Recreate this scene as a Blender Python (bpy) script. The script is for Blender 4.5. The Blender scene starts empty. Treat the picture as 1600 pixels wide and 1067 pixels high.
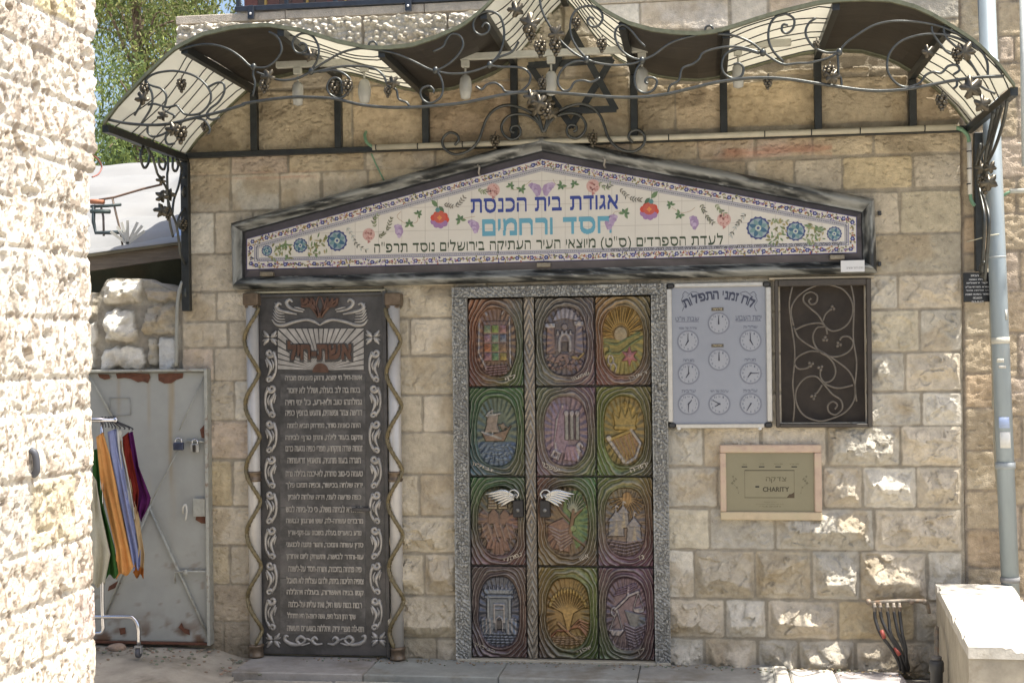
import bpy, math, random
import numpy as np
from mathutils import Vector, Matrix

# ------------------------------------------------------------------ camera, sky, sun, exposure
scene = bpy.context.scene
COL = scene.collection
FPX, HORIZ = 2100.0, 555.0            # focal length and horizon row, in pixels of the 1600 px photograph
THETA, ROLL = math.radians(8.13), math.radians(0.70)
ZC = 7.836
DIST = ZC * math.cos(THETA)
CAM = Vector((ZC * math.sin(THETA), -DIST, 1.772))
FWD = Vector((-math.sin(THETA), math.cos(THETA), 0))
R0 = Vector((math.cos(THETA), math.sin(THETA), 0))
U0 = Vector((0, 0, 1))
RGT = R0 * math.cos(ROLL) - U0 * math.sin(ROLL)
UPV = U0 * math.cos(ROLL) + R0 * math.sin(ROLL)
cd = bpy.data.cameras.new('camera')
cam = bpy.data.objects.new('camera', cd)
COL.objects.link(cam)
cd.sensor_fit = 'HORIZONTAL'
cd.sensor_width = 36.0
cd.lens = 36.0 * FPX / 1600.0
cd.shift_y = (HORIZ - 533.5) / 1600.0
cd.clip_start = 0.05
cd.clip_end = 600
M = Matrix((RGT, UPV, -FWD)).transposed().to_4x4()
M.translation = CAM
cam.matrix_world = M
scene.camera = cam

SUN = Vector((0.40, -0.105, 1.0)).normalized()
world = bpy.data.worlds.new('World')
scene.world = world
world.use_nodes = True
wn = world.node_tree
sky = wn.nodes.new('ShaderNodeTexSky')
sky.sky_type = 'NISHITA'
sky.sun_disc = False
sky.sun_elevation = math.asin(SUN.z)
sky.sun_rotation = math.atan2(SUN.x, SUN.y)
sky.dust_density = 4.0
bg = wn.nodes['Background']
wn.links.new(sky.outputs[0], bg.inputs[0])
bg.inputs[1].default_value = 0.13
sl = bpy.data.lights.new('sun', 'SUN')
sl.energy = 5.0
sl.angle = math.radians(0.5)
sl.color = (1.0, 0.95, 0.86)
so = bpy.data.objects.new('sun', sl)
COL.objects.link(so)
so.location = (6, -3, 12)
so.rotation_euler = (-SUN).to_track_quat('-Z', 'Y').to_euler()
scene.view_settings.view_transform = 'Standard'
scene.view_settings.look = 'None'
scene.view_settings.exposure = 1.0
scene.view_settings.gamma = 1.0

# ------------------------------------------------------------------ from the survey of the photograph to metres
def ray(px, py):
    return FWD * FPX + RGT * (px - 800.0) - UPV * (py - HORIZ)
def W(px, py, d=0.0):                 # point d metres in front of the facade plane
    r = ray(px, py)
    return CAM + r * ((-d - CAM.y) / r.y)
def PZ(px, py, z=0.0):                # point on a level plane
    r = ray(px, py)
    return CAM + r * ((z - CAM.z) / r.z)
def PX(px, py, x):                    # point on a plane square to the facade
    r = ray(px, py)
    return CAM + r * ((x - CAM.x) / r.x)
PXM = 1 / 268.0                       # metres per pixel on the facade

# ------------------------------------------------------------------ noise
def h2(ix, iy, seed):
    n = (ix.astype(np.int64) * 374761393 + iy.astype(np.int64) * 668265263 + seed * 1274126177) & 0xFFFFFFFF
    n = ((n ^ (n >> 13)) * 1274126177) & 0xFFFFFFFF
    n = ((n ^ (n >> 16)) * 2246822519) & 0xFFFFFFFF
    return ((n ^ (n >> 15)) & 0xFFFFFF) / float(0x1000000)
def vnoise(x, y, seed=0):
    x = np.asarray(x, float); y = np.asarray(y, float)
    ix = np.floor(x); iy = np.floor(y)
    fx = x - ix; fy = y - iy
    fx = fx * fx * (3 - 2 * fx); fy = fy * fy * (3 - 2 * fy)
    a = h2(ix, iy, seed); b = h2(ix + 1, iy, seed); c = h2(ix, iy + 1, seed); d = h2(ix + 1, iy + 1, seed)
    return (a + (b - a) * fx) * (1 - fy) + (c + (d - c) * fx) * fy
def fbm(x, y, o=4, seed=0):
    s = 0; a = 0.5; t = 0
    for k in range(o):
        s = s + a * vnoise(x * 2 ** k + 17.3 * k, y * 2 ** k - 9.1 * k, seed + k); t += a; a *= 0.5
    return s / t
def voro(x, y, seed=0, metric=2):
    ix = np.floor(x); iy = np.floor(y)
    f1 = np.full(np.shape(x), 9.0); f2 = f1.copy(); cid = np.zeros(np.shape(x))
    for dx in (-1, 0, 1):
        for dy in (-1, 0, 1):
            cx = ix + dx; cy = iy + dy
            a = np.abs(cx + h2(cx, cy, seed) - x); b = np.abs(cy + h2(cx, cy, seed + 7) - y)
            d = np.sqrt(a * a + b * b) if metric == 2 else np.maximum(a, b)
            n = d < f1
            f2 = np.where(n, f1, np.minimum(f2, d)); cid = np.where(n, h2(cx, cy, seed + 3), cid); f1 = np.where(n, d, f1)
    return f1, f2, cid
def sstep(a, b, x):
    t = np.clip((x - a) / (b - a), 0, 1)
    return t * t * (3 - 2 * t)

# ------------------------------------------------------------------ mesh builder
class MB:
    def __init__(s, smooth=False):
        s.v = []; s.f = []; s.c = []; s.smooth = smooth
    def add(s, vs, fs, col=None):
        b = len(s.v)
        s.v.extend([tuple(v) for v in vs])
        s.f.extend([tuple(i + b for i in f) for f in fs])
        if col is None: col = (1, 1, 1)
        if len(np.shape(col)) == 1: s.c.extend([tuple(col)] * len(vs))
        else: s.c.extend([tuple(q) for q in col])
        return s
    def box(s, x0, x1, y0, y1, z0, z1, col=None, bev=0.0):
        if bev <= 0:
            vs = [(x, y, z) for x in (x0, x1) for y in (y0, y1) for z in (z0, z1)]
            fs = [(0, 1, 3, 2), (4, 6, 7, 5), (0, 4, 5, 1), (2, 3, 7, 6), (0, 2, 6, 4), (1, 5, 7, 3)]
            return s.add(vs, fs, col)
        b = bev
        r = [(x0 + b, y0), (x1 - b, y0), (x1, y0 + b), (x1, y1 - b), (x1 - b, y1), (x0 + b, y1), (x0, y1 - b), (x0, y0 + b)]
        cx, cy = (x0 + x1) / 2, (y0 + y1) / 2
        fx = (x1 - x0 - 2 * b) / (x1 - x0); fy = (y1 - y0 - 2 * b) / (y1 - y0)
        vs = []
        for z, k in ((z0, 1), (z0 + b, 0), (z1 - b, 0), (z1, 1)):
            for x, y in r:
                vs.append((cx + (x - cx) * fx, cy + (y - cy) * fy, z) if k else (x, y, z))
        fs = [tuple(range(7, -1, -1)), tuple(range(24, 32))]
        for q in range(3):
            for i in range(8):
                j = (i + 1) % 8
                fs.append((q * 8 + i, q * 8 + j, q * 8 + 8 + j, q * 8 + 8 + i))
        return s.add(vs, fs, col)
    def bar(s, a, b, w, h, up=(0, 0, 1), col=None):   # square bar from a to b
        a = Vector(a); b = Vector(b); t = (b - a).normalized()
        u = t.cross(Vector(up))
        if u.length < 1e-4: u = t.cross(Vector((1, 0, 0)))
        u.normalize(); n = u.cross(t)
        vs = []
        for p in (a, b):
            for i, j in ((-1, -1), (1, -1), (1, 1), (-1, 1)):
                vs.append(p + u * (i * w / 2) + n * (j * h / 2))
        return s.add(vs, [(0, 3, 2, 1), (4, 5, 6, 7), (0, 1, 5, 4), (1, 2, 6, 5), (2, 3, 7, 6), (3, 0, 4, 7)], col)
    def tube(s, pts, r, n=8, col=None, closed=False, fine=True):
        pts = [Vector(p) for p in pts]
        if fine: pts = spline(pts, closed)
        m = len(pts)
        rs = r if hasattr(r, '__len__') else [r, r]
        u = None; vs = []
        for i, p in enumerate(pts):
            t = (pts[(i + 1) % m] - pts[i - 1]) if closed else (pts[min(i + 1, m - 1)] - pts[max(i - 1, 0)])
            if t.length < 1e-9: t = Vector((0, 0, 1))
            t.normalize()
            if u is None:
                u = t.cross(Vector((0, 1, 0)))
                if u.length < 0.1: u = t.cross(Vector((1, 0, 0)))
            u = (u - t * u.dot(t))
            if u.length < 1e-6: u = t.orthogonal()
            u.normalize(); w = t.cross(u)
            q = i / max(m - 1, 1) * (len(rs) - 1); k = min(int(q), len(rs) - 2); rr = rs[k] + (rs[k + 1] - rs[k]) * (q - k)
            for j in range(n):
                a = 2 * math.pi * j / n
                vs.append(p + (u * math.cos(a) + w * math.sin(a)) * rr)
        fs = []
        for i in range(m if closed else m - 1):
            for j in range(n):
                fs.append((i * n + j, i * n + (j + 1) % n, ((i + 1) % m) * n + (j + 1) % n, ((i + 1) % m) * n + j))
        if not closed:
            fs.append(tuple(range(n - 1, -1, -1))); fs.append(tuple((m - 1) * n + j for j in range(n)))
        return s.add(vs, fs, col)
    def ball(s, c, rx, ry=None, rz=None, n=8, m=6, col=None):
        ry = ry or rx; rz = rz or rx; c = Vector(c)
        vs = [c + Vector((0, 0, rz))]
        for i in range(1, m):
            a = math.pi * i / m
            for j in range(n):
                b = 2 * math.pi * j / n
                vs.append(c + Vector((rx * math.sin(a) * math.cos(b), ry * math.sin(a) * math.sin(b), rz * math.cos(a))))
        vs.append(c - Vector((0, 0, rz)))
        fs = [(0, 1 + j, 1 + (j + 1) % n) for j in range(n)]
        for i in range(m - 2):
            for j in range(n):
                fs.append((1 + i * n + j, 1 + (i + 1) * n + j, 1 + (i + 1) * n + (j + 1) % n, 1 + i * n + (j + 1) % n))
        e = len(vs) - 1
        fs += [(e, 1 + (m - 2) * n + (j + 1) % n, 1 + (m - 2) * n + j) for j in range(n)]
        return s.add(vs, fs, col)
    def lathe(s, c, prof, n=20, col=None):            # prof: (radius, z) from the bottom up
        c = Vector(c); vs = []; m = len(prof)
        for r, z in prof:
            for j in range(n):
                a = 2 * math.pi * j / n
                vs.append(c + Vector((r * math.cos(a), r * math.sin(a), z)))
        fs = [(i * n + j, i * n + (j + 1) % n, (i + 1) * n + (j + 1) % n, (i + 1) * n + j) for i in range(m - 1) for j in range(n)]
        fs.append(tuple(range(n - 1, -1, -1))); fs.append(tuple((m - 1) * n + j for j in range(n)))
        return s.add(vs, fs, col)
    def slab(s, poly, d0, d1, col=None):              # polygon of wall points (X, Z), from d0 to d1 in front of the wall
        n = len(poly)
        a = sum(poly[i][0] * poly[(i + 1) % n][1] - poly[(i + 1) % n][0] * poly[i][1] for i in range(n))
        if a < 0: poly = poly[::-1]
        vs = [(x, -d1, z) for x, z in poly] + [(x, -d0, z) for x, z in poly]
        fs = [tuple(range(n)), tuple(range(2 * n - 1, n - 1, -1))]
        fs += [(i, i + n, (i + 1) % n + n, (i + 1) % n) for i in range(n)]
        return s.add(vs, fs, col)
    def grid(s, P, col=None, closed=False):           # P[h][w][3]
        P = np.asarray(P, float); h, w = P.shape[:2]
        i = np.arange(h * w).reshape(h, w)
        q = np.stack([i[:-1, :-1], i[:-1, 1:], i[1:, 1:], i[1:, :-1]], -1).reshape(-1, 4)
        if col is None: col = (1, 1, 1)
        if np.ndim(col) == 3: col = np.asarray(col).reshape(-1, 3)
        return s.add(P.reshape(-1, 3).tolist(), q.tolist(), col)
    def sheet(s, P, t, nrm, col=None):                # a sheet with thickness t along nrm
        P = np.asarray(P, float); h, w = P.shape[:2]
        Q = P + np.asarray(nrm, float) * t
        i = np.arange(h * w).reshape(h, w); j = i + h * w
        fs = np.stack([i[:-1, :-1], i[:-1, 1:], i[1:, 1:], i[1:, :-1]], -1).reshape(-1, 4).tolist()
        fs += np.stack([j[:-1, :-1], j[1:, :-1], j[1:, 1:], j[:-1, 1:]], -1).reshape(-1, 4).tolist()
        for e in (i[0], i[:, -1], i[-1][::-1], i[::-1, 0]):
            for a, b in zip(e[:-1], e[1:]): fs.append((a, a + h * w, b + h * w, b))
        if np.ndim(col) == 3: col = np.concatenate([np.asarray(col).reshape(-1, 3)] * 2)
        return s.add(np.concatenate([P.reshape(-1, 3), Q.reshape(-1, 3)]).tolist(), fs, col)
    def ribbon(s, pts, ws, d0, hgt, col=None, fine=True):   # raised moulding along wall points (X, Z)
        p = [Vector((x, 0, z)) for x, z in pts]
        if fine: p = spline(p, False)
        m = len(p); vs = []
        prof = ((-1, 0), (-0.8, 0.75), (-0.3, 1), (0.3, 1), (0.8, 0.75), (1, 0))
        for i in range(m):
            t = p[min(i + 1, m - 1)] - p[max(i - 1, 0)]
            if t.length < 1e-9: t = Vector((1, 0, 0))
            t.normalize(); nn = Vector((-t.z, 0, t.x))
            q = i / (m - 1) * (len(ws) - 1); k = min(int(q), len(ws) - 2); w = ws[k] + (ws[k + 1] - ws[k]) * (q - k)
            for a, b in prof: vs.append((p[i].x + nn.x * a * w, -d0 - b * hgt * min(1, w / max(ws) + .3), p[i].z + nn.z * a * w))
        k = len(prof)
        fs = [(i * k + j, (i + 1) * k + j, (i + 1) * k + j + 1, i * k + j + 1) for i in range(m - 1) for j in range(k - 1)]
        fs += [tuple(range(k)), tuple(range((m - 1) * k + k - 1, (m - 1) * k - 1, -1))]
        return s.add(vs, fs, col)
    def build(s, name, mat, parent=None, origin=None):
        me = bpy.data.meshes.new(name)
        V = np.array(s.v, float).reshape(-1, 3)
        if parent is not None: off = WORLD[parent.name]
        elif origin is not None: off = np.array(origin, float)
        else: off = np.array([(V[:, 0].min() + V[:, 0].max()) / 2, (V[:, 1].min() + V[:, 1].max()) / 2, V[:, 2].min()])
        me.from_pydata((V - off).tolist(), [], s.f)
        at = me.color_attributes.new('Col', 'FLOAT_COLOR', 'POINT')
        C = np.ones((len(V), 4)); C[:, :3] = np.array(s.c, float).reshape(-1, 3)
        at.data.foreach_set('color', C.ravel())
        if s.smooth: me.polygons.foreach_set('use_smooth', [True] * len(me.polygons))
        me.materials.append(mat)
        o = bpy.data.objects.new(name, me)
        COL.objects.link(o)
        if parent is not None: o.parent = parent
        else: o.location = off
        WORLD[o.name] = off
        return o
WORLD = {}
def spline(pts, closed=False, k=5):
    m = len(pts)
    if m < 3: return pts
    out = []
    for i in range(m if closed else m - 1):
        p0 = pts[(i - 1) % m] if (closed or i > 0) else pts[0] * 2 - pts[1]
        p1 = pts[i]; p2 = pts[(i + 1) % m]
        p3 = pts[(i + 2) % m] if (closed or i + 2 < m) else pts[-1] * 2 - pts[-2]
        for q in range(k):
            t = q / k
            out.append(0.5 * ((2 * p1) + (p2 - p0) * t + (2 * p0 - 5 * p1 + 4 * p2 - p3) * t * t + (3 * p1 - p0 - 3 * p2 + p3) * t ** 3))
    if not closed: out.append(pts[-1])
    return out
def empty(name, loc):
    o = bpy.data.objects.new(name, None)
    COL.objects.link(o); o.location = loc
    WORLD[o.name] = np.array(loc, float)
    o.empty_display_size = 0.1
    return o
def tag(o, label, cat, group=None, kind=None):
    o['label'] = label; o['category'] = cat
    if group: o['group'] = group
    o['kind'] = kind or 'thing'
    return o
def struct(o):
    o['kind'] = 'structure'
    return o
def wp(px, py, d=0.0):                # wall point (X, Z)
    p = W(px, py, d)
    return (p.x, p.z)

# ------------------------------------------------------------------ lettering
_txt = {}
def outline(ch):
    """closed loops of one glyph, in em units"""
    if ch not in _txt:
        cu = bpy.data.curves.new('lettering', 'FONT')
        cu.body = ch; cu.resolution_u = 4; cu.fill_mode = 'NONE'
        o = bpy.data.objects.new('lettering', cu); COL.objects.link(o)
        me = bpy.data.meshes.new_from_object(o.evaluated_get(bpy.context.evaluated_depsgraph_get()))
        v = [tuple(p.co[:2]) for p in me.vertices]; nb_ = {}
        for e in me.edges:
            i, j = e.vertices; nb_.setdefault(i, []).append(j); nb_.setdefault(j, []).append(i)
        loops = []; seen = set()
        for i in range(len(v)):
            if i in seen or i not in nb_: continue
            lp = [i]; seen.add(i); cur = i
            while True:
                nx = [q for q in nb_[cur] if q not in seen]
                if not nx: break
                cur = min(nx, key=lambda q: (abs(q - cur), q)); seen.add(cur); lp.append(cur)
            if len(lp) > 2: loops.append([v[q] for q in lp])
        xs = [p[0] for l in loops for p in l]
        _txt[ch] = (loops, min(xs) if xs else 0, max(xs) if xs else .25)
        bpy.data.objects.remove(o); bpy.data.curves.remove(cu); bpy.data.meshes.remove(me)
    return _txt[ch]
_ras = {}
def raster(ch, res, vthick, hthin, serif):
    """runs of one glyph: (row, x0, x1) on a grid of res cells to the em, winding-filled, then weighted like a broad pen"""
    key = (ch, res, vthick, hthin, serif)
    if key not in _ras:
        loops, x0, x1 = outline(ch)
        pad = 4; w = int((x1 - x0) * res) + 2 * pad + 1; h = int(1.35 * res) + 2 * pad
        gx = x0 + (np.arange(w) - pad + .5) / res; gy = -.32 + (np.arange(h) - pad + .5) / res
        G, Y = np.meshgrid(gx, gy); wind = np.zeros(G.shape, int)
        for lp in loops:
            for (ax, ay), (bx_, by) in zip(lp, lp[1:] + lp[:1]):
                if ay == by: continue
                t = (Y - ay) / (by - ay); m = (Y >= min(ay, by)) & (Y < max(ay, by))
                wind += np.where(m & (G < ax + t * (bx_ - ax)), 1 if by > ay else -1, 0)
        k = wind != 0
        for _ in range(hthin):
            e = k & np.roll(k, 1, 1)
            k = e if e.sum() > .3 * k.sum() else k
        d = k.copy()
        for q in range(1, vthick + 1): d |= np.roll(k, -q if q % 2 else q, 0)
        k = d
        runs = []
        for j in range(h):
            i = 0; r = k[j]
            if not r.any(): continue
            e = np.flatnonzero(np.diff(np.concatenate([[0], r.astype(int), [0]])))
            for a, b in zip(e[::2], e[1::2]): runs.append((j - pad - .32 * res, a - pad, b - pad))
        _ras[key] = (np.array(runs, float) / res if runs else np.zeros((0, 3)), (x1 - x0))
    return _ras[key]
def text(mb, sx, c, w, h, d, t=0.002, col=None, bold=0, rot=0.0, thick=0, rev=True, bend=None, res=26, gap=.09, solid=False, hthin=0):
    """sx centred on wall point c=(X, Z), scaled into w x h metres, from d to d+t in front of the wall"""
    if rev: sx = sx[::-1].replace('(', '\0').replace(')', '(').replace('\0', ')')
    R = []; x = 0
    for ch in sx:
        if ch == ' ': x += .30; continue
        r, ww = raster(ch, res, thick, hthin, 0)
        if len(r): R.append(np.stack([r[:, 0], r[:, 1] + x, r[:, 2] + x + bold / res], 1))
        x += ww + gap
    if not R: return
    R = np.concatenate(R); y0 = R[:, 0].min(); y1 = R[:, 0].max() + 1 / res; x1 = R[:, 2].max(); xl = R[:, 1].min()
    sxx = w / (x1 - xl); szz = h / (y1 - y0)
    X0 = (R[:, 1] - (x1 + xl) / 2) * sxx; X1 = (R[:, 2] - (x1 + xl) / 2) * sxx
    Z0 = (R[:, 0] - (y1 + y0) / 2) * szz; Z1 = Z0 + szz / res * 1.0
    q = np.stack([np.stack([X0, Z0], 1), np.stack([X1, Z0], 1), np.stack([X1, Z1], 1), np.stack([X0, Z1], 1)], 1)
    if bend: q[..., 1] -= bend * q[..., 0] ** 2
    a = math.cos(rot); b = math.sin(rot)
    PX_ = c[0] + q[..., 0] * a - q[..., 1] * b; PZ_ = c[1] + q[..., 0] * b + q[..., 1] * a
    f = np.stack([PX_, np.full(PX_.shape, -d - t), PZ_], -1)
    n = len(f)
    if not solid:
        mb.add(f.reshape(-1, 3).tolist(), np.arange(n * 4).reshape(n, 4).tolist(), col)
    else:
        g_ = f.copy(); g_[..., 1] = -d
        V = np.concatenate([f, g_], 1).reshape(-1, 3); i = (np.arange(n) * 8)[:, None, None]
        fs = np.array([(0, 1, 2, 3), (0, 4, 5, 1), (1, 5, 6, 2), (2, 6, 7, 3), (3, 7, 4, 0)])[None] + i
        mb.add(V.tolist(), fs.reshape(-1, 4).tolist(), col)

# ------------------------------------------------------------------ materials
def mat(name, col=(0.5, 0.5, 0.5), rough=0.6, metal=0.0, attr=False, vary=0.0, vscale=8.0, bump=0.0, bscale=60.0,
        bdist=0.01, stretch=None, spec=0.5, dirt=None, dscale=4.0, damt=(0.5, 0.7), coat=0.0):
    m = bpy.data.materials.new(name); m.use_nodes = True
    nt = m.node_tree; N = nt.nodes; L = nt.links
    b = N['Principled BSDF']
    b.inputs['Roughness'].default_value = rough
    b.inputs['Metallic'].default_value = metal
    b.inputs['Specular IOR Level'].default_value = spec
    if coat: b.inputs['Coat Weight'].default_value = coat
    tc = N.new('ShaderNodeTexCoord'); src = tc.outputs['Object']
    if stretch:
        mp = N.new('ShaderNodeMapping'); mp.inputs['Scale'].default_value = stretch
        L.new(src, mp.inputs[0]); src = mp.outputs[0]
    rgb = N.new('ShaderNodeRGB'); rgb.outputs[0].default_value = (*col, 1); out = rgb.outputs[0]
    if attr:
        a = N.new('ShaderNodeAttribute'); a.attribute_name = 'Col'
        mx = N.new('ShaderNodeMix'); mx.data_type = 'RGBA'; mx.blend_type = 'MULTIPLY'; mx.inputs[0].default_value = 1
        L.new(out, mx.inputs[6]); L.new(a.outputs[0], mx.inputs[7]); out = mx.outputs[2]
    if vary > 0:
        n = N.new('ShaderNodeTexNoise'); n.inputs['Scale'].default_value = vscale; n.inputs['Detail'].default_value = 8; n.inputs['Roughness'].default_value = 0.65
        L.new(src, n.inputs['Vector'])
        mr = N.new('ShaderNodeMapRange'); mr.inputs[1].default_value = 0.3; mr.inputs[2].default_value = 0.7
        mr.inputs[3].default_value = 1 - vary; mr.inputs[4].default_value = 1 + vary
        L.new(n.outputs[0], mr.inputs[0])
        mx = N.new('ShaderNodeMix'); mx.data_type = 'RGBA'; mx.blend_type = 'MULTIPLY'; mx.inputs[0].default_value = 1
        L.new(out, mx.inputs[6]); L.new(mr.outputs[0], mx.inputs[7]); out = mx.outputs[2]
    if dirt:
        n = N.new('ShaderNodeTexNoise'); n.inputs['Scale'].default_value = dscale; n.inputs['Detail'].default_value = 10; n.inputs['Roughness'].default_value = 0.7
        L.new(src, n.inputs['Vector'])
        mr = N.new('ShaderNodeMapRange'); mr.inputs[1].default_value = damt[0]; mr.inputs[2].default_value = damt[1]
        L.new(n.outputs[0], mr.inputs[0])
        mx = N.new('ShaderNodeMix'); mx.data_type = 'RGBA'
        L.new(mr.outputs[0], mx.inputs[0]); L.new(out, mx.inputs[6]); mx.inputs[7].default_value = (*dirt, 1); out = mx.outputs[2]
    L.new(out, b.inputs['Base Color'])
    if bump > 0:
        n = N.new('ShaderNodeTexNoise'); n.inputs['Scale'].default_value = bscale; n.inputs['Detail'].default_value = 6
        L.new(src, n.inputs['Vector'])
        bp = N.new('ShaderNodeBump'); bp.inputs['Strength'].default_value = bump; bp.inputs['Distance'].default_value = bdist
        L.new(n.outputs[0], bp.inputs['Height']); L.new(bp.outputs[0], b.inputs['Normal'])
    return m
m_stone = mat('limestone', (1, 1, 1), 0.92, attr=True, vary=0.20, vscale=22, bump=0.9, bscale=130, bdist=0.007, spec=0.2, dirt=(0.15, 0.11, 0.07), dscale=55, damt=(0.63, 0.72))
m_sunstone = mat('pitted limestone', (1, 1, 1), 0.95, attr=True, vary=0.2, vscale=14, bump=0.6, bscale=90, bdist=0.008, spec=0.15)
m_plain = mat('painted', (1, 1, 1), 0.55, attr=True, vary=0.12, vscale=20)
m_iron = mat('wrought iron', (0.08, 0.084, 0.08), 0.36, 0.75, vary=0.25, vscale=30, bump=0.3, bscale=150, bdist=0.002)
m_darkiron = mat('dark painted steel', (0.026, 0.029, 0.029), 0.42, 0.3, vary=0.3, vscale=25, bump=0.2, bscale=90, bdist=0.002, dirt=(0.10, 0.095, 0.075), dscale=12, damt=(0.62, 0.85))
m_metalcol = mat('patinated metal', (1, 1, 1), 0.40, 0.45, attr=True, vary=0.3, vscale=40, bump=0.3, bscale=160, bdist=0.002)
m_paintcol = mat('glazed painting', (1, 1, 1), 0.3, attr=True, vary=0.1, vscale=60)
m_ink = mat('lettering ink', (1, 1, 1), 0.5, attr=True)
m_cloth = mat('woven cloth', (1, 1, 1), 0.95, attr=True, vary=0.10, vscale=30, bump=0.3, bscale=400, bdist=0.002, spec=0.1)
m_chrome = mat('chromed tube', (0.62, 0.62, 0.65), 0.16, 1.0, vary=0.1)
m_dust = mat('dusty paving', (1, 1, 1), 0.9, attr=True, vary=0.22, vscale=5, bump=0.5, bscale=45, bdist=0.008, spec=0.2, dirt=(0.16, 0.13, 0.09), dscale=3, damt=(0.52, 0.75))
# ------------------------------------------------------------------ ground
def ground_grid(x0, x1, y0, y1, st, f, z, thick, colf):
    xs = np.arange(x0, x1 + st / 2, st); ys = np.arange(y0, y1 + st / 2, st)
    X, Y = np.meshgrid(xs, ys)
    Z = z + f(X, Y)
    return np.stack([X, Y, Z], -1), colf(X, Y)
g = MB()
g.box(-45, 45, -45, 45, -0.5, -0.06, (0.36, 0.33, 0.28))
struct(g.build('ground', m_dust))
kx0, kx1 = PZ(372, 1040).x, PZ(1216, 1050).x
g = MB(True)
P, C = ground_grid(-4.4, kx0 + .02, -1.6, 0.4, 0.02, lambda x, y: 0.018 * fbm(x * 3, y * 3, 4, 5) + 0.02 * sstep(-.25, 0.0, y) * fbm(x * 9, y * 9, 3, 8) + .062 * sstep(kx0 - .05, kx0 - .35, x) * sstep(-1.1, -.35, y), -0.045, 0, 
    lambda x, y: np.array([0.38, 0.34, 0.275]) * (0.75 + 0.5 * fbm(x * 6, y * 6, 4, 9))[..., None])
g.sheet(P, -0.03, (0, 0, 1), C)
struct(g.build('path', m_dust))
# smooth pavement strip under the doors, joints between its slabs, and the street slabs in front of it
ye = PZ(800, 1057).y
g = MB()
for a, b in zip(np.linspace(kx0, kx1, 5)[:-1], np.linspace(kx0, kx1, 5)[1:]):
    g.box(a + .002, b - .002, ye, 0.13, -0.12, -0.004, (0.30 * random.Random(int(a * 99)).uniform(.9, 1.1), 0.285, 0.26), 0.006)
struct(g.build('pavement', m_dust))
g = MB()
rr = random.Random(4)
x = -1.5
while x < 3.4:
    w = rr.uniform(.45, .8); t = rr.uniform(.9, 1.1)
    y = ye - 0.006
    while y > -4:
        l = rr.uniform(.4, .6)
        g.box(x + .004, x + w - .004, y - l + .008, y, -0.12, -0.042 + rr.uniform(-.004, .004), (0.43 * t, 0.40 * t, 0.34 * t), 0.008)
        y -= l
    x += w
struct(g.build('street_paving', m_dust))

# ------------------------------------------------------------------ facade of squared stones
xs0 = W(284, 500).x; xs1 = W(1504, 500).x
zt = W(285, 40).z
def zl(y, x): return W(x, y).z
blocks = []                         # x0, x1, z0, z1, kind, colour
CREAM = (0.49, 0.43, 0.335); PALE = (0.54, 0.50, 0.42); TAN = (0.46, 0.385, 0.27); GREY = (0.44, 0.405, 0.335); OCHRE = (0.47, 0.39, 0.255); PINK = (0.48, 0.395, 0.31)
def row(y0, y1, xref, joints, kind, cols):
    z1 = zl(y0, xref); z0 = zl(y1, xref)
    X = [W(j, (y0 + y1) / 2).x for j in joints]
    for i in range(len(X) - 1):
        k = kind if isinstance(kind, str) else kind[i % len(kind)]
        blocks.append((X[i], X[i + 1], z0, z1, k, cols[i % len(cols)]))
# under and behind the canopy
row(39, 108, 285, [270, 420, 568, 700, 800, 880], 'ham', [PALE, PALE, (0.50, 0.46, 0.38)])
row(-30, 52, 1000, [880, 1000, 1140, 1200, 1330, 1504], 'smooth', [PALE, (0.5, 0.45, 0.38), (0.5, 0.45, 0.37), PINK, GREY])
row(52, 103, 1000, [880, 985, 1110, 1235, 1360, 1504], 'pit', [CREAM, TAN, CREAM])
row(108, 141, 420, [270, 400, 520, 640, 760, 880, 985], 'pit', [TAN, CREAM])
row(118, 128, 1000, [985, 1100, 1210, 1360, 1504], 'pit', [TAN, CREAM])
row(141, 238, 420, [270, 400, 550, 665, 805, 985], 'tool', [TAN, TAN, (0.47, 0.38, 0.26), (0.44, 0.34, 0.23), TAN])
row(128, 202, 1120, [985, 1055, 1130, 1278, 1420, 1504], 'tool', [TAN, (0.47, 0.38, 0.26), (0.46, 0.37, 0.24), TAN, (0.45, 0.36, 0.25)])
row(238, 272, 420, [270, 360, 450, 570, 680, 800, 985], 'tool', [TAN, PINK, TAN, CREAM])
row(202, 246, 1240, [985, 1090, 1180, 1270, 1365, 1504], 'tool', [TAN, PINK, PINK, TAN])
# left of the sign and down to the pavement
row(272, 331, 360, [284, 360, 437, 502, 575, 680, 800, 985], ['pit', 'smooth', 'pit', 'pit'], [CREAM, PALE, CREAM, CREAM, TAN])
row(331, 397, 330, [284, 335, 395, 500, 600, 720, 850, 985], 'pit', [PALE, CREAM])
row(397, 456, 330, [284, 395, 520, 640, 760, 985], 'pit', [CREAM, PALE])
row(456, 502, 345, [284, 338, 420], 'pit', [CREAM, CREAM])
row(502, 543, 345, [284, 356, 420], 'pit', [CREAM, CREAM])
row(543, 595, 345, [284, 334, 420], 'pit', [PINK, (0.46, 0.40, 0.31)])
row(595, 657, 355, [284, 320, 366, 420], 'tool', [CREAM, CREAM, PALE])
row(657, 718, 355, [284, 420], 'tool', [PINK, CREAM])
row(718, 791, 355, [284, 325, 363, 420], 'tool', [CREAM, OCHRE, CREAM])
row(791, 852, 355, [284, 420], 'tool', [CREAM, CREAM])
row(852, 913, 355, [284, 320, 359, 420], 'tool', [CREAM, (0.40, 0.34, 0.24), CREAM])
row(913, 971, 355, [284, 420], 'tool', [(0.38, 0.32, 0.24)])
row(971, 1040, 355, [284, 349, 420], 'tool', [(0.34, 0.29, 0.22)])
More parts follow.
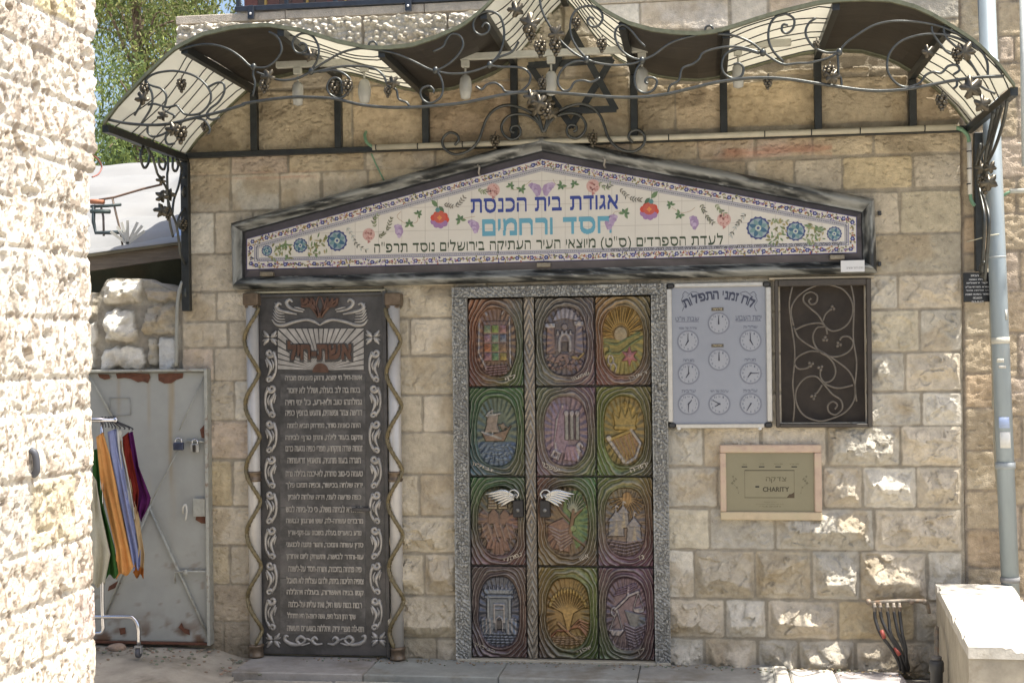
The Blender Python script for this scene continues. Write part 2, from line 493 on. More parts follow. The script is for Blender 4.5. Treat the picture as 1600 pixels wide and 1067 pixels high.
# between the two doors
for a, b, j, k in ((440, 497, [596, 716], 'rock2'), (497, 555.5, [596, 640, 716], 'rock2'), (555.5, 617, [596, 716], 'rock2'), (617, 675, [596, 660, 716], 'smooth'),
                (675, 741, [596, 716], 'smooth'), (741, 806.6, [596, 655, 716], 'rock2'), (806.6, 864.5, [596, 720], 'rock'), (864.5, 930.5, [600, 663, 720], 'rock'),
                (930.5, 996.5, [600, 720], 'rock'), (996.5, 1045, [600, 682, 720], 'rock2')):
    row(a, b, 665, j, k, [(0.46, 0.40, 0.30), CREAM, (0.47, 0.42, 0.32)])
# right of the sign
row(246, 298, 1300, [985, 1090, 1166, 1241, 1316, 1427, 1504], 'tool', [TAN, CREAM, CREAM, CREAM, OCHRE, CREAM])
row(298, 365, 1400, [985, 1120, 1260, 1406, 1504], 'pit', [CREAM, CREAM, CREAM, (0.42, 0.37, 0.27)])
row(365, 428, 1420, [985, 1180, 1335, 1504], 'pit', [CREAM, CREAM, (0.40, 0.36, 0.28)])
row(428, 483, 1440, [1030, 1205, 1340, 1403, 1504], ['smooth', 'smooth', 'rock3', 'rock3'], [CREAM, CREAM, GREY, CREAM])
row(483, 550, 1440, [1030, 1120, 1205, 1330, 1437, 1504], ['smooth', 'smooth', 'smooth', 'rock3', 'rock3'], [CREAM, CREAM, CREAM, (0.45, 0.40, 0.30), GREY])
row(550, 612, 1440, [1030, 1205, 1330, 1414, 1504], ['smooth', 'smooth', 'rock3', 'rock3'], [CREAM, CREAM, GREY, CREAM])
row(612, 666, 1440, [1030, 1120, 1205, 1330, 1440, 1504], ['smooth', 'smooth', 'smooth', 'rock3', 'rock3'], [CREAM, CREAM, CREAM, GREY, PALE])
row(666, 729, 1150, [1030, 1099, 1189, 1292, 1407, 1504], ['rock2', 'rock2', 'rock2', 'rock', 'rock'], [GREY, CREAM, CREAM, GREY, CREAM])
row(729, 794, 1200, [1030, 1122, 1210, 1286, 1348, 1432, 1504], ['rock2', 'smooth', 'smooth', 'rock', 'rock', 'rock'], [GREY, CREAM, CREAM, CREAM, PALE, CREAM])
row(794, 860, 1250, [1030, 1109, 1211, 1366, 1504], ['rock2', 'rock2', 'rock', 'rock'], [(0.48, 0.43, 0.33), GREY, GREY, CREAM])
row(860, 937, 1250, [1030, 1085, 1180, 1268, 1344, 1449, 1504], ['rock2', 'rock', 'rock', 'rock', 'rock', 'rock2'], [PALE, (0.48, 0.42, 0.32), (0.44, 0.38, 0.28), GREY, CREAM])
row(937, 999, 1250, [1030, 1133, 1198, 1310, 1430, 1504], ['rock', 'rock', 'rock', 'rock2', 'rock'], [CREAM, PALE, CREAM, OCHRE, GREY])
row(999, 1065, 1250, [1030, 1101, 1184, 1248, 1337, 1504], 'rock', [GREY, CREAM, GREY, GREY, CREAM])

def stone_face(u0, u1, v0, v1, st, blocks, seed, mort=(0.30, 0.265, 0.205), mdepth=-0.009, edge=0.012, amp=1.0, wobk=0.008):
    us = np.arange(u0, u1 + st / 2, st); vs = np.arange(v0, v1 + st / 2, st)
    U, V = np.meshgrid(us, vs)
    H = np.full(U.shape, mdepth) + 0.005 * fbm(U * 40, V * 40, 3, seed)
    C = np.ones(U.shape + (3,)) * np.array(mort) * (0.8 + 0.4 * fbm(U * 12, V * 12, 3, seed + 2))[..., None]
    wob = wobk * (fbm(U * 14, V * 14, 3, seed + 31) - .5) * 2
    rng = np.random.RandomState(seed)
    for (a, b, c, d, kind, col) in blocks:
        i0, i1 = np.searchsorted(us, [a, b]); j0, j1 = np.searchsorted(vs, [c, d])
        if i1 - i0 < 2 or j1 - j0 < 2: rng.rand(30); continue
        sl = (slice(j0, j1), slice(i0, i1)); u = U[sl]; v = V[sl]
        dx = np.minimum(u - a, b - u); dz = np.minimum(v - c, d - v)
        r = 0.02
        e = np.minimum(dx, dz) - np.clip(r - np.hypot(np.maximum(r - dx, 0), np.maximum(r - dz, 0)), -1, 0) * 0
        e = np.where((dx < r) & (dz < r), r - np.hypot(r - dx, r - dz), e) + wob[sl]
        base = sstep(edge * 0.3, edge, e)
        o = rng.rand(8) * 90
        h = (rng.rand() - .5) * 0.006 * np.ones_like(u)
        nz = fbm(u * 16 + o[0], v * 16 + o[1], 5, seed + 5)
        tint = (0.94 + 0.18 * rng.rand()) * (0.80 + 0.4 * fbm(u * 7 + o[2], v * 7 + o[3], 5, seed + 9))
        if kind == 'smooth': h = h + 0.006 * (nz - .5) + .004 * (fbm(u * 70 + o[4], v * 70, 2, seed + 1) - .5)
        elif kind == 'pit':
            p = fbm(u * 45 + o[4], v * 45, 3, seed + 1)
            h = h + 0.008 * (nz - .5) - 0.006 * sstep(0.60, 0.75, p)
        elif kind == 'tool':
            p = fbm(u * 30 + o[4], v * 55, 4, seed + 1)
            h = h + 0.012 * (nz - .5) + 0.009 * (p - .5) - 0.008 * sstep(0.60, 0.74, fbm(u * 34, v * 60 + o[5], 3, seed + 3))
        elif kind == 'ham':
            f1, f2, cc = voro(u * 30 + o[4], v * 36, seed + 4)
            h = h + 0.055 * (1 - f1) * (0.4 + cc) + 0.012 * (nz - .5)
        else:
            A = {'rock': 0.13, 'rock2': 0.028, 'rock3': 0.055}[kind] * amp * (0.75 + 0.5 * rng.rand())
            m = 0.010 + 0.012 * rng.rand()
            ee = np.clip(e - m, 0, 1)
            pl = np.full(u.shape, A)
            s = {'rock': 1.3, 'rock2': .45, 'rock3': .5}[kind]
            pl = np.minimum(pl, np.clip(u - a - m + wob[sl] * 2, 0, 9) * s * (0.4 + rng.rand()))
            pl = np.minimum(pl, np.clip(b - u - m + wob[sl] * 2, 0, 9) * s * (0.4 + rng.rand()))
            pl = np.minimum(pl, np.clip(v - c - m + wob[sl] * 2, 0, 9) * ((.55 + .5 * rng.rand()) if kind == 'rock' else s * (.6 + .5 * rng.rand())))
            pl = np.minimum(pl, np.clip(d - v - m + wob[sl] * 2, 0, 9) * ((.34 + .34 * rng.rand()) if kind == 'rock' else .22 + .22 * rng.rand()))
            for k in range(4):
                th = rng.rand() * 6.283; g = 0.15 + 0.5 * rng.rand()
                cu = a + (b - a) * rng.rand(); cv = c + (d - c) * rng.rand()
                pl = np.minimum(pl, np.clip(A * (0.7 + .5 * rng.rand()) + g * (math.cos(th) * (u - cu) + math.sin(th) * (v - cv)), 0, 9))
            f1, f2, cc = voro(u * 17 + o[4] + 2 * nz, v * 17 + o[5] + 2 * nz, seed + 6)
            k = sstep(0, 0.02, ee)
            rough = (cc - .5) * 0.016 * min(A, .06) / .04 + (nz - .5) * 0.030 * min(A, .06) / .04 + (fbm(u * 50 + o[6], v * 50, 3, seed + 8) - .5) * 0.013
            h = h + np.maximum(pl + rough * k, -0.004)
        H[sl] = H[sl] * (1 - base) + base * h
        cc3 = np.array(col) * tint[..., None]
        st_ = sstep(0.56, 0.72, fbm(u * 5 + o[6], v * 5 + o[7], 4, seed + 11))[..., None]
        cc3 = cc3 * (1 - .55 * st_) + .55 * st_ * np.array((0.38, 0.30, 0.19))
        C[sl] = C[sl] * (1 - base[..., None]) + base[..., None] * cc3
    return U, V, H, C

U, V, H, C = stone_face(xs0, xs1, -0.12, zt, 0.0052, blocks, 11)
# rusty dirt washed down from the ledges and rising from the pavement
s = sstep(zl(452, 660) - .10, zl(452, 660), V) * sstep(.42, .6, fbm(U * 5, V * 3, 4, 77)) * (V < zl(447, 660)) * (U > wp(605, 450)[0]) * (U < wp(712, 450)[0])
s = np.maximum(s, .8 * sstep(.16, 0.0, V) * sstep(.35, .6, fbm(U * 6, V * 6, 4, 78)))
s = np.maximum(s, .75 * sstep(.52, .68, fbm(U * 4, V * 9, 4, 79)) * sstep(zl(330, 500), zl(230, 500), V) * (V < zl(130, 500)))
C = C * (1 - .6 * s[..., None]) + .6 * s[..., None] * np.array((0.13, 0.10, 0.06))
red = sstep(.45, .65, fbm(U * 3, V * 30, 4, 81)) * np.exp(-((V - zl(274, 420)) / .02) ** 2) * (U < wp(520, 270)[0])
red = np.maximum(red, sstep(.4, .6, fbm(U * 3, V * 25, 4, 82)) * np.exp(-((V - zl(236, 1200)) / .035) ** 2) * (U > wp(1080, 240)[0]) * (U < wp(1300, 240)[0]))
C = C * (1 - .5 * red[..., None]) + .5 * red[..., None] * np.array((0.42, 0.17, 0.11))
openings = [(wp(412, 480), wp(600, 1010)), (wp(722, 460), wp(1034, 1020)), (wp(1218, 446), wp(1353, 660))]
hh, ww = U.shape
idx = np.arange(hh * ww).reshape(hh, ww)
quads = np.stack([idx[:-1, :-1], idx[:-1, 1:], idx[1:, 1:], idx[1:, :-1]], -1).reshape(-1, 4)
uc = (U[:-1, :-1] + U[1:, 1:]).ravel() / 2; vc = (V[:-1, :-1] + V[1:, 1:]).ravel() / 2
keep = np.ones(len(quads), bool)
for (ax, az), (bx, bz) in openings: keep &= ~((uc > ax) & (uc < bx) & (vc < az) & (vc > bz))
facade = empty('stone_building', ((xs0 + xs1) / 2, 0.2, 0))
tag(facade, 'building front of squared cream stones that carries the canopy and both ornate doors', 'building')
fb = MB(); fb.add(np.stack([U, -H, V], -1).reshape(-1, 3).tolist(), quads[keep].tolist(), C.reshape(-1, 3))
fb.smooth = True
fb.build('stone_wall', m_stone, facade)
b = MB(True)
b.box(xs0, xs0 + .02, .012, 3.0, -.12, zt, CREAM)
for (ax, az), (bx, bz) in openings:
    b.box(ax - .02, ax, .011, .2, bz, az + .02, CREAM); b.box(bx, bx + .02, .011, .2, bz, az + .02, CREAM); b.box(ax, bx, .011, .2, az, az + .02, CREAM)
    b.box(ax - .02, bx + .02, .2, .23, bz - .02, az + .02, (0.03, .026, .022))
b.box(openings[2][0][0], openings[2][1][0], .011, .2, openings[2][1][1] - .02, openings[2][1][1], CREAM)
b.smooth = False
b.build('wall_core', m_stone, facade)
# cornice slab with worn joints, then the dark lower edge of the roof terrace above
sb = MB()
za = W(285, 39.5).z; zb = W(285, 25).z
x = xs0 - .015; rr = random.Random(9)
while x < xs1 + .2:
    w = rr.uniform(.5, .9); t = rr.uniform(.9, 1.08)
    sb.box(x + .002, x + w - .002, -.006, 1.1, za + .003, zb + rr.uniform(-.004, .004), (0.46 * t, 0.41 * t, 0.34 * t), 0.004); x += w
sb.build('cornice', m_stone, facade)

# neighbouring building on the right: pilaster strip and wall past the pipe
nb = []
def nrow(ys, x0, x1, xref, cols, joints=()):
    for i in range(len(ys) - 1):
        X = [W(j, 500).x for j in ([x0] + list(joints[i % len(joints)] if joints else []) + [x1])]
        for q in range(len(X) - 1):
            nb.append((X[q], X[q + 1], zl(ys[i + 1], xref), zl(ys[i], xref), 'tool', cols[(i + q) % len(cols)]))
ORN = (0.45, 0.37, 0.26)
nrow([-60, -5, 60, 120, 180, 231, 281, 336, 395, 450, 526, 583, 638, 704, 767, 828, 888, 950, 1060], 1507, 1566, 1530, [ORN, (0.47, .40, .29), ORN, (0.44, .34, .23)])
nrow([-60, 0, 55, 97, 150, 214, 277, 333, 391, 455, 520, 590, 650, 720, 790, 860, 930, 1060], 1566, 2700, 1585, [(0.45, .36, .25), ORN, PINK], ((1596, 1700, 1830, 1960, 2100, 2260, 2400, 2560), (1640, 1770, 1900, 2040, 2180, 2330, 2480), (1592, 1690, 1810, 1930, 2080, 2210, 2370, 2540), (1660, 1790, 1920, 2050, 2190, 2320, 2500)))
nx1 = W(2690, 500).x
U, V, H, C = stone_face(xs1 + .004, nx1, -0.12, W(1504, -60).z, 0.0095, nb, 47, (0.30, 0.25, 0.19))
nbd = empty('neighbouring_building', ((xs1 + nx1) / 2, 0.2, 0))
tag(nbd, 'orange toned rough stone wall behind the grey drainpipe at the right edge', 'building')
fb = MB(True); fb.grid(np.stack([U, .022 - H, V], -1), C); fb.build('stone_wall', m_stone, nbd)
fb = MB(); fb.box(xs1 + .004, nx1, .05, 3, -.12, W(1504, -60).z, ORN); fb.build('wall_core', m_stone, nbd)

# ------------------------------------------------------------------ sunlit corner of a building in the left foreground
pe = Vector(CAM) + ray(147, 600) * (5.50 / FPX)
FX, FY = pe.x, pe.y
fbk = []
zc = lambda y: PX(120, y, FX).z
lines = [-60, 45, 105, 165, 230, 262, 330, 400, 500, 590, 640, 738, 845, 925, 1010, 1110, 1210]
rr = random.Random(21)
for i in range(len(lines) - 1):
    y = FY + .05; n = 0
    while y > FY - 2.2:
        w = rr.uniform(.20, .42) if n else rr.uniform(.13, .34)
        c = rr.choice([(0.60, .55, .47), (0.62, .575, .50), (0.61, .545, .46), (0.58, .535, .47)])
        if i == 12 and n == 0: c = (0.50, .43, .36)
        if i == 13 and n == 0: c = (0.52, .44, .40)
        if i == 11 and n == 1: c = (0.52, .46, .34)
        if i == 0 and n == 1: c = (0.58, .51, .33)
        fbk.append((-y, -y + w, zc(lines[i + 1]), zc(lines[i]), 'pick', c)); y -= w; n += 1
us = np.arange(-FY - .05, -FY + 2.2, 0.005); vs = np.arange(zc(1210), zc(-60), 0.005)
U, V = np.meshgrid(us, vs)
nz = fbm(U * 6, V * 6, 4, 3)
ch = fbm(U * 42 + 3 * nz, V * 26 + 3 * nz, 3, 14); ch2 = fbm(U * 80, V * 60, 2, 15)
H = 0.016 * (nz - .5) - 0.0075 * sstep(.55, .60, fbm(U * 44 + 3 * nz, V * 27 + 3 * nz, 3, 14)) + .004 * (ch2 - .5) - 0.022 * sstep(.68, .74, fbm(U * 15, V * 15, 3, 23))
C = np.ones(U.shape + (3,)) * np.array((0.60, .555, .46))
for (a, b, c, d, k, col) in fbk:
    i0, i1 = np.searchsorted(us, [a, b]); j0, j1 = np.searchsorted(vs, [c, d])
    if i1 - i0 < 2 or j1 - j0 < 2: continue
    sl_ = (slice(j0, j1), slice(i0, i1))
    e = np.minimum(np.minimum(U[sl_] - a, b - U[sl_]), np.minimum(V[sl_] - c, d - V[sl_])) + .02 * (fbm(U[sl_] * 12, V[sl_] * 12, 3, 4) - .5)
    k = sstep(0.002, .02, e)
    H[sl_] = H[sl_] * (.45 + .55 * k) + .010 * (k - 1)
    C[sl_] = (np.array(col) * (.92 + .16 * rr.random())) * k[..., None] + np.array((0.57, .53, .46)) * (1 - k[..., None])
C *= (0.85 + 0.3 * fbm(U * 9, V * 9, 5, 33))[..., None]
s = (.7 * np.maximum(.7 * sstep(.60, .75, fbm(U * 11, V * 11, 4, 35)), sstep(.60, .64, fbm(U * 52, V * 30, 3, 36))))[..., None]
C = C * (1 - s) + s * np.array((0.22, .165, .12))
# ragged quoin edge: every course ends at its own place
cour = np.searchsorted(np.array([zc(l) for l in lines])[::-1], V[:, 0])
offs = np.array([(.075 + .04 * rr.random()) if v > zc(250) else rr.uniform(-.012, .01) for v in [zc(l) for l in lines][::-1] + [9]])
EY = offs[np.clip(cour, 0, len(offs) - 1)] + .025 * (fbm(V[:, 0] * 14, V[:, 0] * 0, 3, 5) - .5)
sq = np.clip(1 - (U - (-FY - .05)) / .12, 0, 1)
YY = -U + (EY[:, None] - .05) * sq
rnd = -.03 * np.clip(1 - (U - (-FY - .05)) / .035, 0, 1) ** 2
fw = empty('corner_building', (FX - 1.2, FY - 1, 0))
tag(fw, 'sunlit corner of coarse pitted pale stone filling the left edge of the view', 'building')
mb = MB(True); mb.grid(np.stack([FX + H + rnd, YY, V], -1)[:, ::-1], C[:, ::-1]); mb.build('stone_wall', m_sunstone, fw)
mb = MB(True)
gx = np.linspace(0, 1, 40); E0 = np.stack([FX + H[:, 0] + rnd[:, 0], YY[:, 0], V[:, 0]], -1)
P = np.stack([E0 + np.array([-2.2, .0, 0]) * t for t in gx], 1); P[:, :, 1] += .012 * (fbm(P[:, :, 0] * 20, P[:, :, 2] * 20, 3, 6) - .5)
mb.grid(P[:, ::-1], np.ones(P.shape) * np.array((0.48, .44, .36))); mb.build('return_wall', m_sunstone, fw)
mb = MB(); mb.box(FX - 2.25, FX - .06, FY - 2.1, FY - .06, zc(1210), zc(-60) + .02, CREAM); mb.build('wall_core', m_stone, fw)
# ------------------------------------------------------------------ canopy
CW = 1.13                             # how far its front edge stands from the facade
def Z(k, pts):                        # survey tiles of the photograph: tile origin and 0.2625 px per unit
    o = {1: (0, 0), 2: (380, 0), 3: (780, 0), 4: (1180, 0), 5: (0, 260), 6: (0, 787), 7: (0, 520)}[k]
    return [(o[0] + x * .2625, o[1] + y * .2625) for x, y in pts]
rim = Z(1, [(620, 738), (700, 630), (780, 545), (860, 460), (1030, 300), (1200, 210), (1400, 165), (1560, 155)]) + \
    Z(2, [(160, 155), (350, 185), (560, 250), (740, 288), (850, 290), (1000, 275), (1150, 225), (1300, 160), (1400, 85), (1490, 0)]) + \
    [(800, -36), (825, -68), (848, -92), (872, -66), (897, -30)] + \
    Z(3, [(545, 5), (640, 75), (760, 140), (900, 180), (1050, 200), (1180, 205), (1300, 190), (1450, 145)]) + \
    Z(4, [(0, 120), (150, 75), (380, 20), (500, 5), (650, -2), (800, 5), (950, 45), (1060, 95), (1200, 180), (1320, 260), (1450, 390), (1545, 515)])
rw = [W(x, y, CW) for x, y in rim]
rx = np.array([p.x for p in rw]); rz = np.array([p.z for p in rw])
XL, XR = rx[0], rx[-1]
def prof(x): return np.interp(x, rx, rz)
canopy = empty('wrought_iron_canopy', ((XL + XR) / 2, -CW / 2, 3.0))
tag(canopy, 'wavy wrought iron canopy with white and dark roof panels, scrolls and grapes over both doors', 'canopy')
m_white = bpy.data.materials.new('white translucent sheet'); m_white.use_nodes = True
nt = m_white.node_tree; pb = nt.nodes['Principled BSDF']
pb.inputs['Base Color'].default_value = (0.74, 0.73, 0.68, 1); pb.inputs['Roughness'].default_value = 0.5
tr = nt.nodes.new('ShaderNodeBsdfTranslucent'); tr.inputs[0].default_value = (0.74, 0.725, 0.65, 1)
mx = nt.nodes.new('ShaderNodeMixShader'); mx.inputs[0].default_value = 0.5
nt.links.new(pb.outputs[0], mx.inputs[1]); nt.links.new(tr.outputs[0], mx.inputs[2]); nt.links.new(mx.outputs[0], nt.nodes['Material Output'].inputs[0])
m_brown = mat('brown sheet metal', (0.034, 0.029, 0.024), 0.55, 0.2, vary=0.25, vscale=6, bump=0.15, bscale=20, dirt=(0.065, .056, .045), dscale=5, damt=(.5, .8))
bx = [XL] + [W(x, y, .03).x for x, y in ((397, 155), (528, 117), (665, 145), (803, 105))] + [rw[28].x] + \
     [W(x, y, .03).x for x, y in ((990, 105), (1130, 125), (1277, 96), (1425, 105))] + [XR]
apex = rx[np.argmax(rz)]; bx[5] = apex
for i in range(10):
    xs = np.linspace(bx[i] + .004, bx[i + 1] - .004, 26); ys = np.linspace(-CW + .012, -.03, 8)
    X, Y = np.meshgrid(xs, ys)
    P = np.stack([X, Y, prof(X) + .006 + .004 * np.sin(Y * 9 + i)], -1)
    white = i in (0, 2, 4, 5, 7, 9)
    mb = MB(True); mb.sheet(P, .004, (0, 0, 1))
    mb.smooth = False
    o = mb.build('roof_panel', m_white if white else m_brown, canopy)
    o['label'] = 'white translucent roof panel' if white else 'dark brown roof panel'
    if white:                          # slender purlins that carry the sheet
        for k in range(7):
            y = -CW + .10 + k * .15
            q = np.linspace(bx[i], bx[i + 1], 14)
            mb = MB(True); mb.tube([(x, min(-.04, max(-CW + .03, y + (.16 - .03 * k) * math.sin(3.1416 * (x - bx[i]) / (bx[i + 1] - bx[i]) + .5 * (k % 2)) * (1 if i < 5 else -1))), prof(x) - .010) for x in q], .0034, 5, fine=False); mb.build('purlin', m_darkiron, canopy)
def edge(y, w, name):
    q = np.concatenate([np.linspace(rx[0], apex, 60), np.linspace(apex, rx[-1], 60)[1:]])
    P = []
    for x in q: P.append([(x, y - w / 2, prof(x) - .008), (x, y + w / 2, prof(x) - .008), (x, y + w / 2, prof(x) + .012), (x, y - w / 2, prof(x) + .012), (x, y - w / 2, prof(x) - .008)])
    mb = MB(); mb.grid(np.array(P)); mb.build(name, m_edge, canopy)
m_edge = mat('olive edge steel', (0.13, 0.135, 0.085), 0.45, 0.3, vary=0.3, vscale=30, dirt=(.2, .2, .14), dscale=9, damt=(.55, .8))
edge(-CW, .022, 'front_edge'); edge(-.018, .022, 'rear_edge')
for i, x in enumerate(bx):
    mb = MB(); mb.bar((x, -CW + .013, prof(x) - .022), (x, -.008, prof(x) - .022), .035, .04); mb.build('rafter', m_darkiron, canopy)
zb0 = W(420, 239, .03).z
for x, y in ((397, 155), (528, 117), (665, 145), (803, 105), (990, 105), (1130, 125), (1277, 96), (1425, 105)):
    X = W(x, y, .03).x
    mb = MB(); mb.box(X - .021, X + .021, -.05, -.008, zb0 + .016, prof(X) - .043, None, .003); mb.build('post', m_darkiron, canopy)
mb = MB(); mb.box(XL + .012, W(1520, 205, .03).x, -.046, -.008, zb0 - .018, zb0 + .0155, None, .003); mb.build('wall_bar', m_darkiron, canopy)
for X, y0, y1, nm in ((XL, 247, 486, 'l'), (W(1529, 300, .03).x, 206, 424, 'r')):
    s = W(305 if nm == 'l' else 1524, y1, .03)
    mb = MB(); mb.box(X - .024, X + .024, -.05, -.006, s.z, prof(min(X, XR - .001)) - .045, None, .003); mb.build('post', m_darkiron, canopy)

def fr(pts, d=CW): return [W(x, y, d) for x, y in pts]
def scroll(pts, r=.0062, d=CW, name='scroll', m=None, col=None):
    mb = MB(True); mb.tube(fr(pts, d), r, 7); mb.build(name, m or m_iron, canopy)
bar = Z(1, [(650, 715), (750, 735), (870, 745), (1000, 740), (1150, 705), (1300, 670), (1450, 625)]) + Z(2, [(0, 620), (150, 595), (300, 580), (450, 582), (560, 592), (700, 625), (850, 640), (1000, 640), (1150, 630), (1300, 615), (1450, 585)]) + \
    Z(3, [(0, 570), (120, 552), (250, 548), (400, 558), (550, 570), (700, 580), (850, 578), (1000, 560), (1150, 525), (1300, 490), (1450, 470)]) + Z(4, [(0, 465), (100, 465), (220, 475), (350, 495), (480, 515), (620, 535), (750, 542), (900, 532), (1050, 505), (1200, 478), (1350, 460), (1480, 455)])
scroll(bar, .0082, name='lower_rail')
SC = [
 (1, [(1070, 300), (1150, 275), (1250, 265), (1350, 290), (1430, 340), (1490, 395), (1540, 405), (1590, 400), (1640, 365), (1675, 310), (1670, 255), (1645, 215), (1600, 190)]),
 (1, [(1515, 405), (1508, 450), (1520, 500), (1505, 575)]),
 (1, [(865, 480), (900, 450), (960, 430), (1050, 425), (1150, 450), (1220, 500), (1255, 560), (1245, 620), (1200, 670), (1150, 685), (1100, 680), (1070, 650), (1050, 630), (1000, 640), (960, 630), (920, 620), (880, 625)]),
 (1, [(865, 480), (900, 510), (960, 530), (990, 570), (985, 620), (970, 650), (1000, 670), (1040, 690), (1030, 705)]),
 (1, [(1240, 520), (1290, 495), (1330, 500), (1335, 550), (1300, 610), (1250, 650), (1230, 690), (1260, 715), (1310, 700)]),
 (1, [(880, 745), (880, 790), (910, 815), (960, 805), (1010, 775), (1040, 745)]),
 (1, [(1100, 712), (1050, 760), (1000, 790), (985, 830), (1000, 860), (1040, 855)]),
 (1, [(1170, 705), (1220, 720), (1250, 770), (1240, 800)]),
 (1, [(870, 490), (905, 560), (900, 640), (840, 740)]), (1, [(860, 520), (850, 600), (800, 690)]),
 (2, [(80, 430), (130, 450), (180, 470), (250, 480), (330, 465), (400, 430), (440, 400), (520, 350), (600, 310), (700, 290), (800, 300), (900, 320), (1000, 360), (1100, 410), (1150, 420), (1220, 385), (1280, 330), (1310, 270), (1290, 215), (1240, 205), (1210, 240), (1190, 280), (1130, 310)]),
 (2, [(1150, 420), (1175, 460), (1190, 520), (1175, 580), (1120, 615), (1075, 600), (1055, 560), (1070, 525), (1110, 515), (1135, 540), (1130, 555)]),
 (2, [(1150, 425), (1230, 440), (1330, 435), (1420, 410), (1470, 385), (1520, 345), (1600, 310), (1640, 250)]),
 (2, [(405, 420), (440, 360), (450, 290), (420, 225), (370, 200), (320, 215), (295, 255), (305, 300), (340, 320), (375, 300), (375, 270), (350, 258), (335, 275)]),
 (2, [(390, 440), (450, 425), (560, 402), (640, 395), (740, 400), (800, 420), (840, 460), (860, 510), (910, 535), (925, 590), (970, 610), (990, 632)]),
 (2, [(450, 430), (540, 420), (600, 440), (640, 480), (640, 530), (600, 575), (560, 585), (515, 560), (500, 520), (520, 475), (555, 465), (585, 490), (590, 560)]),
 (2, [(1385, 515), (1420, 535), (1450, 505), (1500, 495), (1540, 520), (1560, 545), (1620, 550), (1660, 540), (1700, 500), (1710, 450), (1670, 410), (1600, 400), (1540, 400), (1470, 393)]),
 (2, [(1465, 385), (1520, 330), (1550, 250), (1550, 160), (1520, 90), (1460, 70), (1400, 90), (1370, 140), (1380, 190), (1420, 210), (1460, 190), (1465, 155), (1440, 140), (1420, 165)]),
 (2, [(740, 290), (755, 255), (780, 250), (795, 270), (785, 290)]),
 (3, [(240, -20), (250, 50), (280, 120), (330, 200), (380, 260), (450, 320), (520, 355), (600, 380), (700, 390), (800, 380), (850, 360), (920, 330), (1000, 270), (1080, 235), (1180, 210)]),
 (3, [(850, 360), (780, 340), (720, 290), (690, 220), (700, 170), (740, 150), (790, 190), (830, 240), (870, 280)]),
 (3, [(520, 350), (460, 280), (425, 200), (430, 110), (470, 55), (540, 38), (600, 65), (615, 115), (590, 155), (550, 160), (525, 130), (540, 105), (565, 115)]),
 (3, [(520, 365), (450, 370), (390, 400), (355, 450), (350, 500), (380, 540), (420, 535), (450, 490), (500, 480), (550, 490), (600, 465)]),
 (3, [(850, 370), (820, 410), (805, 470), (820, 530), (870, 555), (920, 535), (940, 490), (920, 465), (880, 465), (870, 490), (885, 500)]),
 (3, [(1005, 550), (1020, 510), (1070, 480), (1090, 410), (1150, 385), (1190, 355), (1210, 320), (1270, 295), (1360, 280), (1450, 285), (1550, 315)]),
 (3, [(1300, 205), (1400, 215), (1500, 255), (1570, 310), (1640, 360), (1700, 385), (1780, 378), (1850, 375), (1950, 350), (2020, 315)]),
 (3, [(1550, 320), (1470, 300), (1400, 295), (1345, 330), (1325, 390), (1340, 440), (1390, 468), (1440, 455), (1455, 410), (1430, 380), (1395, 385)]),
 (3, [(1225, 195), (1230, 165), (1255, 155), (1272, 172), (1262, 190)]),
 (4, [(170, 370), (110, 310), (80, 240), (85, 160), (120, 105), (180, 85), (230, 115), (225, 170), (190, 200), (160, 185), (165, 150), (195, 150)]),
 (4, [(500, 310), (430, 315), (360, 290), (315, 240), (300, 190), (320, 140), (360, 110)]),
 (4, [(500, 310), (540, 260), (600, 215), (700, 155), (800, 130), (900, 128), (1000, 138), (1100, 160), (1200, 200), (1270, 240), (1330, 280)]),
 (4, [(490, 325), (495, 400), (495, 440), (510, 470), (515, 515)]),
 (4, [(1330, 300), (1230, 240), (1130, 210), (1020, 205), (920, 225), (850, 260), (800, 320), (785, 390), (800, 450), (850, 505), (910, 520), (980, 495), (1015, 450), (1060, 430), (1110, 435), (1150, 395), (1200, 390), (1215, 420), (1180, 445)]),
 (4, [(1250, 230), (1340, 300), (1380, 370), (1385, 455)]), (4, [(1280, 240), (1400, 340), (1470, 440)]),
 (4, [(1200, 465), (1200, 510), (1180, 530)]), (4, [(1280, 460), (1350, 520), (1430, 560)]), (4, [(1050, 160), (1060, 205), (1130, 300), (1180, 330)]),
 (4, [(1120, 170), (1140, 230), (1250, 330), (1330, 450)]),
]
for k, pts in SC: scroll(Z(k, pts))
# clasps where the scrolls meet
for k, x, y in ((1, 1510, 400), (2, 405, 425), (2, 1145, 420), (2, 1468, 388), (3, 520, 357), (3, 850, 362), (3, 1570, 315), (4, 500, 312)):
    p = fr(Z(k, [(x, y)]))[0]
    mb = MB(True); mb.ball(p, .016, .014, .020); mb.build('clasp', m_iron, canopy)
m_grape = mat('burnished iron grapes', (0.11, 0.095, 0.07), 0.33, 0.7, vary=0.3, vscale=60)
def grapes(p, s=.05, par=None):
    s *= .8
    rr = random.Random(int(p.x * 1000)); mb = MB(True)
    for lay, n in ((0, 4), (1, 5), (2, 5), (3, 3), (4, 1)):
        for k in range(n):
            a = 6.28 * k / n + lay * .7; r = s * (.42, .52, .45, .28, 0)[lay]
            mb.ball(p + Vector((r * math.cos(a), r * math.sin(a), s * (.55 - lay * .38))), s * .27, n=7, m=5)
    mb.tube([p + Vector((0, 0, s * .7)), p + Vector((s * .15, 0, s * 1.3))], .004, 5, fine=False)
    mb.build('grape_cluster', m_grape, par or canopy)
